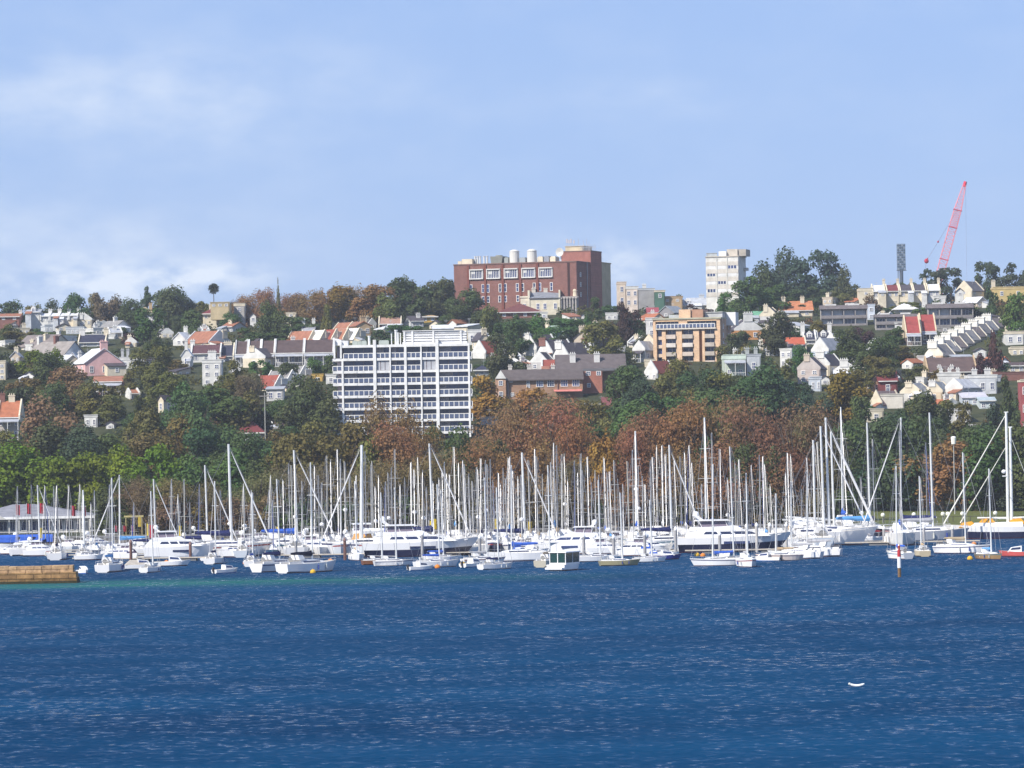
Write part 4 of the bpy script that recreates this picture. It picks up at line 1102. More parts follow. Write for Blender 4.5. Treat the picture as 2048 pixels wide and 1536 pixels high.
# brick block on the ridge
Yb = 1290.0; k = FPX / Yb
cs = math.cos(R(18))
pO = P(909, 616, Yb)
t0 = thing('brick_block', 'office building', pO, R(-18), label='large flat roofed brick block with two white roof tanks on the ridge')
X = lambda px: (px - 909) / (k * cs)
Z = lambda py, px=1030: (616 - py) / k - (px - 909) * math.tan(ROLL) / k * 0
W_, H_ = X(1153), Z(531)
part('wall', MB().box(0, W_, 0, 26, -6, H_), 'brickwork', t0, BRICK)
part('coping', MB().box(-.15, W_ + .15, -.15, 26.15, H_ + .003, H_ + .35), 'stucco', t0, (.20, .12, .10))
for px in (938, 972, 1007, 1042, 1076):
    part('pilaster', MB().box(X(px) - .35, X(px) + .35, -.35, -.003, -6, H_ - .1), 'brickwork', t0, (.17, .06, .045))
for px in (938, 972, 1007, 1042, 1076):
    a, c = px + 2.5, px + 30
    mb = MB(); w = X(c) - X(a)
    mb.box(0, w, -.5, -.003, 2.75, 3.1); mb.box(0, w, -.5, -.003, 0, .3); mb.box(0, .3, -.45, -.003, .3, 2.75); mb.box(w - .25, w, -.3, -.003, .3, 2.75)
    fr = part('window', mb, 'stucco', t0, WHITE, (X(a), 0, Z(560)))
    mb = MB().box(.3, w - .25, -.06, -.004, .3, 2.75, 1)
    for i in range(7):
        x = .3 + (w - .55) * (i + .5) / 7; mb.box(x - .06, x + .06, -.12, -.062, .3, 2.75)
    part('pane', mb, ('trim', 'glass'), fr)
    part('blind', MB().box(.35, rnd.uniform(.8, 2.0), -.062, -.0605, rnd.uniform(1.2, 2.0), 2.7), 'stucco', fr, (.5, .5, .48))
for y0, y1, row in ((570, 587, (943, 967, 977, 1001, 1011.5, 1035.5, 1046, 1069, 1080, 1103)), (594, 607, (967, 977, 1000, 1011.5, 1036))):
    for px in row:
        put_window(t0, X(px), -.012, Z(y1), .95, (y1 - y0) / k, bars=(0, 1))
part('slit', MB().box(X(1135), X(1140), -.03, -.004, 0, H_ - .2), 'stucco', t0, (.05, .022, .02))
# rooftop
R0 = H_ + .352
part('plant_room', MB().box(X(921), X(942), 2, 8, H_, R0 + 1.6).box(X(913), X(920.5), 2, 5, H_, R0 + 1.0), 'stucco', t0, CREAM)
for px in (944, 949, 954, 962, 968):
    part('flue', MB().tube((0, 0, 0), (0, 0, 2.6), .32, .3, 8).tube((0, 0, 2.6), (0, 0, 2.8), .42, .42, 8), 'spar', t0, (.62, .62, .6), (X(px), 4, H_))
part('cooling_unit', MB().prism_y([(X(978), H_), (X(998), H_), (X(1001), R0 + 2.2), (X(976), R0 + 2.2)], 3, 8).tube((X(990), 5, R0 + 2.2), (X(990), 5, R0 + 2.6), 1.2, 1.0, 10), 'stucco', t0, (.22, .22, .19))
for px in (1022.5, 1057.5):
    mb = MB().tube((0, 0, 0), (0, 0, 3.4), 1.55, 1.5, 16, caps=False); mb.dome((0, 0, 3.4), 1.5, .75, 16, 4); mb.tube((0, 0, 3.42), (0, 0, 3.55), 1.6, 1.6, 16)
    tk = part('water_tank', mb, 'gelcoat', t0, (.60, .58, .53), (X(px), 4, H_ + .4))
    part('tank_base', MB().box(-1.7, 1.7, -1.7, 1.7, -.45, -.003), 'brickwork', tk, BRICK)
for a, c, h, cl in ((1004, 1012, 1.6, (.3, .32, .3)), (1034, 1046, 1.4, (.34, .36, .36)), (1070, 1081, 1.5, CREAM), (1083, 1093, 1.6, (.30, .32, .36)), (1095, 1106, 1.4, CREAM)):
    part('plant_box', MB().box(X(a), X(c), 3, 7, H_, R0 + h).box(X(a) + .2, X(c) - .2, 3.2, 6.8, R0 + h + .002, R0 + h + .25), 'stucco', t0, cl)
mb = MB()
n = 14
ring = [(0, 0, 0)] + [(1.35 * math.cos(2 * math.pi * i / n), .35, 1.35 * math.sin(2 * math.pi * i / n)) for i in range(n)]
ring = [(x, -y, z) for x, y, z in ring]; ring[0] = (0, 0, 0)
mb.add(ring, [(0, 1 + i, 1 + (i + 1) % n) for i in range(n)]); mb.tube((0, .02, 0), (0, .6, -.2), .15, .12, 6); mb.tube((0, .6, -.2), (0, .6, -2.6), .14, .18, 6)
part('satellite_dish', mb, 'gelcoat', t0, (.56, .54, .50), (X(1117), 2.2, H_ + 3.2), R(-10))
xl = X(1125) - 14 * .325
part('roof_block', MB().box(xl, W_ - 9.003, 14, 25.2, H_, Z(508)), 'brickwork', t0, (.36, .17, .14))
part('wall', MB().box(W_ - 9, W_ + .35, 14, 25.6, -6, Z(507)), 'brickwork', t0, (.30, .13, .105), label='taller brick stair tower')
part('coping', MB().box(W_ - 9.1, W_ + .45, 13.9, 25.7, Z(507) + .003, Z(507) + .3), 'stucco', t0, (.20, .12, .10))
part('roof_room', MB().box(xl + 1, xl + 6.8, 15, 24, Z(508) + .31, Z(496)).box(xl + .8, xl + 7, 14.8, 24.2, Z(496) + .002, Z(495)), 'stucco', t0, (.60, .50, .34))
for px, y0, y1 in ((1137, 495, 480), (1141, 495, 482), (1145, 495, 480), (1151, 495, 483), (1160, 495, 480), (1170, 508, 484), (1176, 508, 480), (1181, 508, 486)):
    mb = MB().tube((0, 0, 0), (0, 0, (y0 - y1) / k), .07, .05, 5)
    if px < 1155:
        mb.box(-.22, .22, -.1, .1, (y0 - y1) / k * .45, (y0 - y1) / k)
    part('antenna', mb, 'spar', t0, (.45, .42, .44), (X(px) - 5.4, 16.5, Z(y0)))
mb = MB()
for i in range(14):
    mb.tube((i * .36, 0, 0), (i * .36, 0, 1.9 - .25 * (i % 3)), .06, .06, 4)
mb.box(0, 5, -.03, .03, .9, 1.0)
part('roof_railing', mb, 'spar', t0, (.40, .40, .42), (X(1166) - 5, 14.3, Z(507) + .3))
part('rear_wing', MB().box(X(1110), W_ + .1, 26.2, 36, -6, Z(528)).box(X(1110), W_ + .3, 26.18, 36.2, Z(528) + .003, Z(526)), 'stucco', t0, (.44, .37, .24))
for z in (2.5, 5.6, 8.6):
    for y in (4, 20):
        put_window(t0, W_ + .012, y, z, 1.2, 1.4, R(90))
part('downpipe', MB().tube((W_ + .2, 10.5, -2), (W_ + .2, 10.5, H_), .15, .15, 6), 'stucco', t0, (.4, .38, .4))

# cream mansion in front of it
pO = on_land(1100, 630); k = FPX / pO.y
t0 = thing('mansion', 'house', pO, R(-4), label='cream two storey mansion with slate roof in front of the brick block')
X = lambda px: (px - 1100) / k
part('wall', MB().box(X(1060), X(1118), 0, 10, -4, 5.2), 'stucco', t0, (.66, .60, .46))
part('roof', MB().prism_x([(-.5, 5.2), (5, 7.2), (10.5, 5.2)], X(1058), X(1120)), 'roofing', t0, (.20, .21, .24))
part('parapet', MB().box(X(1118) + .003, X(1121), -.2, 10, -4, 7.6).box(X(1056), X(1060) - .003, -.2, 10, -4, 7.6), 'stucco', t0, (.70, .64, .5))
part('side_wing', MB().box(X(1041), X(1056) - .003, .5, 9, -3, 5.4).box(X(1040), X(1056) - .05, .3, 9.2, 5.403, 5.9), 'stucco', t0, (.66, .60, .48))
part('side_wing', MB().box(X(1121) + .003, X(1156), .8, 9, -3, 5.2).box(X(1121) + .05, X(1157), .5, 9.2, 5.203, 5.6), 'stucco', t0, (.34, .30, .28))  # right wing: its shade is put into a darker wall colour
for i in range(6):
    x = X(1123 + i * 5.8)
    part('baluster_column', MB().tube((0, 0, 0), (0, 0, 4.6), .2, .16, 8).box(-.3, .3, -.3, .3, 4.6, 4.9), 'stucco', t0, (.5, .46, .42), (x, .3, .3))
for px in (1076, 1090, 1111):
    put_window(t0, X(px), -.012, 1.8, 1.0, 1.8)
put_window(t0, X(1049), .488, 1.4, 1.0, 2.2)
for px in (1066, 1090, 1121, 1135, 1146):
    chimney(t0, X(px), 5, 5.6 if px > 1120 else 6.4, 2.0, 1.2, .8, (.58, .52, .44))
part('turret', MB().tube((0, 0, 0), (0, 0, 1.6), .8, .7, 10).dome((0, 0, 1.6), .8, .8, 10, 4), 'stucco', t0, (.62, .54, .4), (X(1150), 3, 5.6))

# cream tower
Yb = 1305.0; k = FPX / Yb
pO = P(1413, 612, Yb)
t0 = thing('residential_tower', 'apartment block', pO, R(-15), label='cream eight storey tower standing alone on the ridge')
cs = math.cos(R(15)); X = lambda px: (px - 1413) / (k * cs); Z = lambda py: (612 - py) / k
part('wall', MB().box(0, X(1477), 0, 11.5, -6, Z(515)), 'stucco', t0, (.68, .66, .61))
part('roof_slab', MB().box(-.2, X(1477) + .2, -.2, 11.7, Z(515) + .003, Z(513)), 'stucco', t0, (.5, .45, .38))
for i, y in enumerate((524, 539.5, 555, 570.5, 586)):
    part('spandrel', MB().box(.02, X(1477) - .02, -.1, -.003, Z(y) - 1.25, Z(y)), 'stucco', t0, (.60, .55, .48))
for i, y in enumerate((531.5, 546, 562, 578)):
    for j, (a, c) in enumerate(((1415, 1432), (1436, 1453), (1456, 1474))):
        opened = (i, j) in ((0, 2), (1, 0), (2, 1), (3, 0))
        if opened:
            mb = MB().box(0, X(c) - X(a), -.05, -.004, 0, 1.35)
            wdw = part('window', mb, 'stucco', t0, (.70, .70, .68), (X(a), 0, Z(y + 7)))
            w = X(c) - X(a)
            for q in range(3):
                part('pane', MB().box(w * (.06 + .32 * q), w * (.30 + .32 * q), -.085, -.055, .08, 1.28), 'glass', wdw, (1, 1, 1))
        else:
            part('shutter', MB().box(X(a), X(c), -.05, -.004, Z(y + 7), Z(y + 7) + 1.4), 'stucco', t0, (.74, .73, .71))
for px in (1434.5, 1455):
    part('rib', MB().box(X(px) - .12, X(px) + .12, -.2, -.003, -5, Z(516)), 'stucco', t0, (.66, .64, .58))
part('roof_house', MB().box(X(1436), X(1451), 2, 8, Z(513), Z(503)), 'stucco', t0, (.7, .7, .68))
part('roof_house', MB().box(X(1451), X(1472), 3, 9, Z(513), Z(499)), 'stucco', t0, (.56, .50, .42))
part('roof_house', MB().box(X(1473), X(1488), 3.5, 10, Z(513), Z(499.5)), 'stucco', t0, (.40, .36, .31))
part('terrace_screen', MB().box(.2, X(1435), .3, .5, Z(513), Z(507)).box(.1, X(1435), .2, .6, Z(507) + .002, Z(506)), 'stucco', t0, (.42, .44, .44))
for z in (2, 5, 8, 11):
    part('balcony', MB().box(X(1477) + .003, X(1477) + 1.0, 8, 11, z, z + .9), 'stucco', t0, (.55, .52, .47))
# orange balcony apartments
Yb = on_land(1385, 722).y; k = FPX / Yb
pO = on_land(1307, 722, Yb)
t0 = thing('apartment_block', 'apartment block', pO, R(-12), label='orange brick balcony apartment block with roof houses in the middle of the hill', px=1385, py=640)
cs = math.cos(R(12)); X = lambda px: (px - 1307) / (k * cs); Z = lambda py: (722 - py) / k
W_ = X(1440); D_ = 17.0; OR = (.62, .43, .28)
part('wall', MB().box(0, W_, 1.8, D_, -8, Z(640)), 'brickwork', t0, OR)
part('side_wall', MB().box(W_ + .003, W_ + .2, 1.6, D_, -8, Z(640)), 'brickwork', t0, (.44, .31, .23))  # same brick in a darker tone: shade of the flank painted in
part('roof_slab', MB().box(-.2, W_ + .3, -.2, D_ + .2, Z(640) + .003, Z(637)), 'stucco', t0, (.42, .40, .30))
part('fascia', MB().box(0, W_, 0, .25, Z(644), Z(640)), 'stucco', t0, (.66, .45, .27))
ys = (658, 676, 693, 711, 729)
for (a, c) in ((1307, 1314), (1324.5, 1332), (1352.5, 1364), (1386.5, 1398), (1404, 1409), (1429, 1440)):
    part('brick_pier', MB().box(X(a), X(c), 0, 1.797, -8, Z(658.5)), 'brickwork', t0, OR)
part('brick_pier', MB().box(X(1307), X(1312), 0, 1.797, Z(658.3), Z(640)), 'brickwork', t0, OR)
part('brick_pier', MB().box(X(1358), X(1375), 0, 1.797, Z(650), Z(640)), 'brickwork', t0, OR)
part('brick_pier', MB().box(X(1433), X(1440), 0, 1.797, Z(658.3), Z(640)), 'brickwork', t0, OR)
part('terrace_slab', MB().box(X(1312) + .003, X(1432), -.5, 1.6, Z(660), Z(657.5)), 'stucco', t0, (.66, .60, .52))
part('balcony_rail', lambda: rail_mesh(X(1430) - X(1314), 16), ('trim', 'rail_glass'), t0, (1, 1, 1), (X(1314), -.42, Z(657.4)))
for (a, c) in ((1314, 1357), (1376, 1432)):
    part('window_wall', bay_mesh(X(c) - X(a), 2.2, 5), ('trim', 'glass'), t0, (1, 1, 1), (X(a), 1.7, Z(657)))
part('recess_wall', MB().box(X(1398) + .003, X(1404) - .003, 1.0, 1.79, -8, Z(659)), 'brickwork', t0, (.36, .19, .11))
for r_ in range(1, 5):
    zf = Z(ys[r_]); hh = (ys[r_] - ys[r_ - 1]) / k
    for (a, c) in ((1333, 1352), (1365, 1386), (1409.5, 1428.5)):
        part('window_wall', bay_mesh(X(c) - X(a), hh, 2), ('trim', 'glass'), t0, (1, 1, 1), (X(a), 1.72, zf))
        part('balcony', MB().box(X(a) + .02, X(c) - .02, -.35, 1.6, zf - .22, zf).box(X(a) + .02, X(c) - .02, -.4, -.25, zf - .3, zf + .75), 'stucco', t0, rnd.choice([(.66, .60, .54), (.60, .50, .42), (.48, .42, .36)]))
    part('window_wall', bay_mesh(X(1323.5) - X(1315), hh, 1), ('mullion', 'glass'), t0, (1, 1, 1), (X(1315), 1.2, zf))
    part('spandrel', MB().box(X(1314) + .003, X(1324.5) - .003, .6, 1.1, zf - .5, zf + .35), 'stucco', t0, (.66, .52, .40))
part('roof_room', MB().box(X(1357), X(1380), 1.5, 9, Z(637) + .003, Z(620)), 'brickwork', t0, OR)
part('roof_room', MB().box(X(1380) + .003, X(1404), 2, 10, Z(637) + .003, Z(620.5)), 'stucco', t0, (.42, .24, .16))
part('roof_room', MB().box(X(1405), X(1440), 4, 12, Z(637) + .003, Z(627)).box(X(1404.5), X(1441), 3.7, 12.3, Z(627) + .003, Z(625.5)), 'stucco', t0, (.46, .46, .46))
part('roof_room', MB().box(X(1441), X(1460), 9, 14, Z(637) - 2, Z(626)), 'stucco', t0, (.78, .77, .75))
part('roof_room', MB().box(X(1335), X(1356), 3, 8, Z(637) + .003, Z(630)), 'stucco', t0, (.40, .42, .42))
for z in ys[:4]:
    for y in (3.5, 12.5):
        put_window(t0, W_ + .215, y, Z(z + 2), 1.1, 1.3, R(90))

# long brick building with slate roofs
pO = on_land(1080, 800); k = FPX / pO.y
t0 = thing('brick_hall', 'house', pO, R(1), label='long brown brick building with two slate roofs and white chimneys above the russet trees', px=1080, py=740)
X = lambda px: (px - 1080) / k; Z = lambda py: (800 - py) / k
BR2 = (.32, .20, .135)
part('wall', MB().box(X(1012), X(1166), 0, 9, -6, Z(757)), 'brickwork', t0, BR2)
part('roof', MB().prism_x([(-.7, Z(757) - .2), (4.5, Z(738)), (9.7, Z(757) - .2), (9.7, Z(757) - .5), (-.7, Z(757) - .5)], X(1003), X(1168)), 'roofing', t0, (.105, .085, .080))
part('gable_wing', MB().prism_y([(X(992), -6), (X(1012) - .003, -6), (X(1012) - .003, Z(756)), (X(1002), Z(741)), (X(992), Z(756))], -1.2, 8), 'brickwork', t0, (.40, .25, .17))
part('gable_board', MB().prism_y([(X(991), Z(756)), (X(1013), Z(756)), (X(1002), Z(739))], -1.45, -1.203), 'stucco', t0, WHITE)
part('upper_wall', MB().box(X(1118), X(1258), 10, 20, -2, Z(735)), 'brickwork', t0, BR2)
part('upper_roof', MB().prism_x([(9.2, Z(738)), (15, Z(708)), (20.8, Z(738)), (20.8, Z(739)), (9.2, Z(739))], X(1115), X(1258)), 'roofing', t0, (.112, .092, .090))
part('lower_roof', MB().prism_x([(7.0, Z(742)), (10.5, Z(735.5)), (10.5, Z(737)), (7.0, Z(744))], X(1168), X(1238)), 'roofing', t0, (.09, .085, .085))
for px in (1150, 1199):
    chimney(t0, X(px), 12.2, Z(732), 3.0, 1.35, 1.0)
part('red_bay', MB().box(X(1168), X(1207), 5.5, 10, -6, Z(744)), 'brickwork', t0, (.34, .145, .105))
for px in (1179, 1200):
    put_window(t0, X(px), 5.488, Z(752), 1.1, 1.0)
put_window(t0, X(1180), 5.488, Z(776), .9, 1.0)
for px in (1080, 1102, 1129, 1152):
    put_window(t0, X(px), -.012, Z(774), 1.7, 1.9, bars=(2, 1))
for px, y in ((1023, 764), (1057, 767), (1057, 775), (1025, 792)):
    put_window(t0, X(px), -.012, Z(y), .8, .9)
for y in (770, 792):
    put_window(t0, X(1002), -1.212, Z(y), 1.0, 1.2)
part('drain_pipe', MB().tube((X(1016), -.15, -2), (X(1016), -.15, Z(757)), .14, .14, 6), 'stucco', t0, (.30, .26, .28))
part('drain_pipe', MB().tube((X(1116), -.15, -2), (X(1116), -.15, Z(757)), .10, .10, 6), 'stucco', t0, (.2, .16, .16))
part('awning', MB().prism_x([(-1.6, Z(783)), (-.01, Z(780)), (-.01, Z(781)), (-1.6, Z(784))], X(1108), X(1164)), 'canvas', t0, (.55, .20, .17))
for px in (1022, 1060, 1108):
    chimney(t0, X(px), 5, Z(742), 1.4, .9, .7, (.6, .56, .5))

RECTS.append((992, 1166, 738, 786, pO.y)); RECTS.append((1118, 1240, 708, 742, pO.y)); RECTS.append((1310, 1466, 620, 706, Yb))


# grey balcony blocks on the right
def grey_block(xa, xb, yroof, ybase, rows, label, d=10, pale=0.0):
    pO = on_land((xa + xb) / 2, ybase); k = FPX / pO.y
    t0 = thing('balcony_block', 'apartment block', pO, R(-3), label=label, group='grey balcony blocks', px=(xa + xb) / 2, py=yroof)
    W = (xb - xa) / k; H = (ybase - yroof) / k
    part('wall', MB().box(-W / 2, W / 2, 1.6, d, -5, H), 'stucco', t0, (.22, .20, .21))
    n = 4
    for i in range(n + 1):
        x = -W / 2 + W * i / n
        part('fin_wall', MB().box(x - .14, x + .14, 0, 1.597, -5, H - .05), 'stucco', t0, (.40, .37, .33) if i == 0 else (.30, .28, .27))
    rh = H * .24
    part('roof', MB().prism_x([(-.4, H), (1.2, H + rh), (d, H + rh), (d, H)], -W / 2 - .3, W / 2 + .3), 'roofing', t0, (.135, .115, .115))
    for x in (-W * .28, W * .22):
        part('skylight', MB().box(x - W * .12, x + W * .12, .9, 2.6, H + rh * .9, H + rh + .35), 'stucco', t0, (.62, .60, .58))
    fh = H / rows
    for r_ in range(rows):
        z = r_ * fh
        part('floor_slab', MB().box(-W / 2, W / 2, -.1, 1.59, z - .3, z), 'stucco', t0, (.20, .18, .18))
        part('balcony_rail', MB().box(-W / 2 + .1, W / 2 - .1, -.08, 0, z + .003, z + .65), 'stucco', t0, (.24, .22, .22))
        for i in range(n):
            w = W / n - .3; x = -W / 2 + W * i / n + .15
            part('window_wall', bay_mesh(w, fh, 3), ('trim', 'glass'), t0, (1, 1, 1), (x, 1.45, z))
            if rnd.random() < .65:
                part('blind', MB().box(0, w * .9, 0, .03, .6, fh - .5), 'stucco', t0, (.74, .75, .76), (x + .05, 1.36, z))
    RECTS.append((xa, xb, yroof - 10, ybase - 3, pO.y))


grey_block(1642, 1734, 618, 652, 2, 'leftmost grey two storey balcony block with skylights')
grey_block(1752, 1835, 634, 660, 2, 'middle lower grey balcony block with long white blinds')
grey_block(1857, 1946, 616, 654, 2, 'rightmost grey balcony block with white blinds behind the twin red roofs')

# boat club by the water at the left
pO = on_land(90, 1062, 758); k = FPX / pO.y
t0 = thing('boat_club', 'clubhouse', (pO.x, pO.y, ground(0, 758) - .2), R(2), label='low white boat clubhouse with broad grey hip roof at the left shore', px=90, py=1010, zone='water')
X = lambda px: (px - 90) / k
part('wall', MB().box(X(-60), X(175), 0, 14, -2, 3.03), 'stucco', t0, (.70, .68, .68))
xa, xb = X(-80), X(192)
part('roof', MB().add([(xa, -1.5, 3.05), (xb, -1.5, 3.05), (xb, 15.5, 3.05), (xa, 15.5, 3.05), (xa + 9, 7, 5.3), (xb - 11.5, 7, 5.3)], [(0, 1, 5, 4), (1, 2, 5), (2, 3, 4, 5), (3, 0, 4), (3, 2, 1, 0)]), 'roofing', t0, (.22, .22, .245))
part('fascia', MB().box(xa, xb, -1.62, -1.503, 2.75, 3.2), 'stucco', t0, (.80, .80, .80))
for i in range(9):
    px = -15 + i * 22
    put_window(t0, X(px), -.012, .6, 1.6, 1.8, bars=(1, 0))
for i in range(12):
    part('veranda_post', lambda: MB().box(-.09, .09, -.09, .09, -1, 2.74), 'stucco', t0, WHITE, (X(-40 + i * 20), -1.4, 0), key='clubpost')
part('porch_gable', MB().prism_y([(X(-30), 2.75), (X(16), 2.75), (X(-6), 4.0)], -2.6, -1.63), 'stucco', t0, WHITE)
part('deck', MB().box(X(-80), X(215), -6, -1.65, -1.2, -.3).box(X(-80), X(215), -6.05, -5.95, .5, .62), 'stucco', t0, (.62, .60, .55))

# floodlight tower and crane beyond the ridge
Yb = 1460.0; k = FPX / Yb
pO = P(1804, 610, Yb)
t0 = thing('floodlight_tower', 'floodlight', pO, R(12), label='tall grey stadium floodlight tower with oblong lamp panel behind the ridge', px=1804, py=488)
zt = (610 - 540) / k
part('pole', MB().tube((0, 0, -30), (0, 0, zt), .85, .62, 12), 'spar', t0, (.10, .12, .15))
mb = MB(); w = 17 / k; h = 52 / k
for i in range(5):
    x = -w / 2 + w * i / 4; mb.box(x - .06, x + .06, -.1, .1, zt, zt + h)
for i in range(12):
    z = zt + h * i / 11; mb.box(-w / 2, w / 2, -.12, .12, z - .07, z + .07)
mb.box(-w / 2 - .2, w / 2 + .2, -.6, .5, zt - .25, zt - .05)
pn = part('lamp_panel', mb, 'spar', t0, (.12, .14, .17))
for i in range(4):
    for j in range(11):
        x = -w / 2 + w * (i + .5) / 4; z = zt + h * (j + .5) / 11
        part('floodlamp', lambda: MB().tube((0, .25, 0), (0, -.25, -.08), .28, .34, 8), 'gelcoat', pn, (.13, .17, .21) if (i + j) % 3 else (.34, .38, .42), (x, -.1, z), key='floodlamp')
part('ladder', MB().box(-1.35, -1.2, -.1, .1, -10, zt).box(-1.0, -.9, -.1, .1, -10, zt), 'spar', t0, (.16, .18, .2))

Yb = 1560.0; k = FPX / Yb
pB = P(1868, 592, Yb); pT = P(1931, 363, Yb)
t0 = thing('tower_crane', 'crane', pB, 0, label='tall pink red lattice crane jib leaning right above the ridge', px=1931, py=362)
axis = (pT - pB); Lb = axis.length; ax_ = axis.normalized(); sd = Vector((0, 1, 0)); cr_ = ax_.cross(sd).normalized()


def lattice(s0, s1, w0, w1, n):
    mb = MB()
    def pt(s, i):
        w = w0 + (w1 - w0) * (s - s0) / max(1e-6, s1 - s0)
        return ax_ * s + cr_ * (w / 2 * (1, 1, -1, -1)[i]) + sd * (w / 2 * (1, -1, -1, 1)[i])
    for i in range(4):
        mb.tube(pt(s0, i), pt(s1, i), .12, .11, 5)
        for q in range(n):
            a = s0 + (s1 - s0) * q / n; c = s0 + (s1 - s0) * (q + 1) / n
            mb.tube(pt(a, i), pt(c, (i + 1) % 4), .06, .06, 4); mb.tube(pt(a, (i + 1) % 4), pt(c, i), .06, .06, 4)
            mb.tube(pt(a, i), pt(a, (i + 1) % 4), .06, .06, 4)
    return mb


PK = (.70, .27, .31)
cuts = [0, .32 * Lb, .6 * Lb, .75 * Lb, .97 * Lb]
ws = [2.7, 2.8, 2.8, 2.6, 1.0]
for i in range(4):
    part('jib_section', lattice(cuts[i], cuts[i + 1], ws[i], ws[i + 1], 8 if i < 3 else 7), 'gelcoat', t0, PK)
for i in (1, 2, 3):
    mb = MB(); c = ax_ * cuts[i]
    for a in (-1, 1):
        mb.tube(c + cr_ * (1.5 * a) - sd * 1.5, c + cr_ * (1.5 * a) + sd * 1.5, .16, .16, 5); mb.tube(c - cr_ * 1.5 + sd * (1.5 * a), c + cr_ * 1.5 + sd * (1.5 * a), .16, .16, 5)
    part('jib_collar', mb, 'gelcoat', t0, (.62, .12, .18))
part('jib_head', MB().tube(ax_ * (.955 * Lb), ax_ * Lb, .75, .6, 6).box(-.5, .5, -.4, .4, 0, 0.01), 'gelcoat', t0, (.62, .04, .07))
hk = P(1853, 522, Yb) - pB; tp = ax_ * (.76 * Lb)
part('hoist_cable', MB().tube(tp, hk, .06, .06, 4).tube(hk, P(1845, 575, Yb) - pB, .05, .05, 4), 'spar', t0, (.2, .14, .2))
part('hoist_cable', MB().tube(ax_ * Lb, P(1934, 585, Yb) - pB, .05, .05, 4), 'spar', t0, (.3, .3, .4))
part('hook_block', MB().dome(hk, .85, .95, 10, 8, full=True).tube(hk, hk + Vector((.5, 0, 1.2)), .3, .15, 6), 'gelcoat', t0, (.40, .03, .05))
part('cable_weight', MB().dome(tp.lerp(hk, .63), .35, .45, 8, 6, full=True), 'gelcoat', t0, (.40, .05, .09))
part('crane_base', MB().box(-3, 3, -3, 3, -30, 1).box(-6, 6, -4, 4, -34, -30), 'gelcoat', t0, PK)
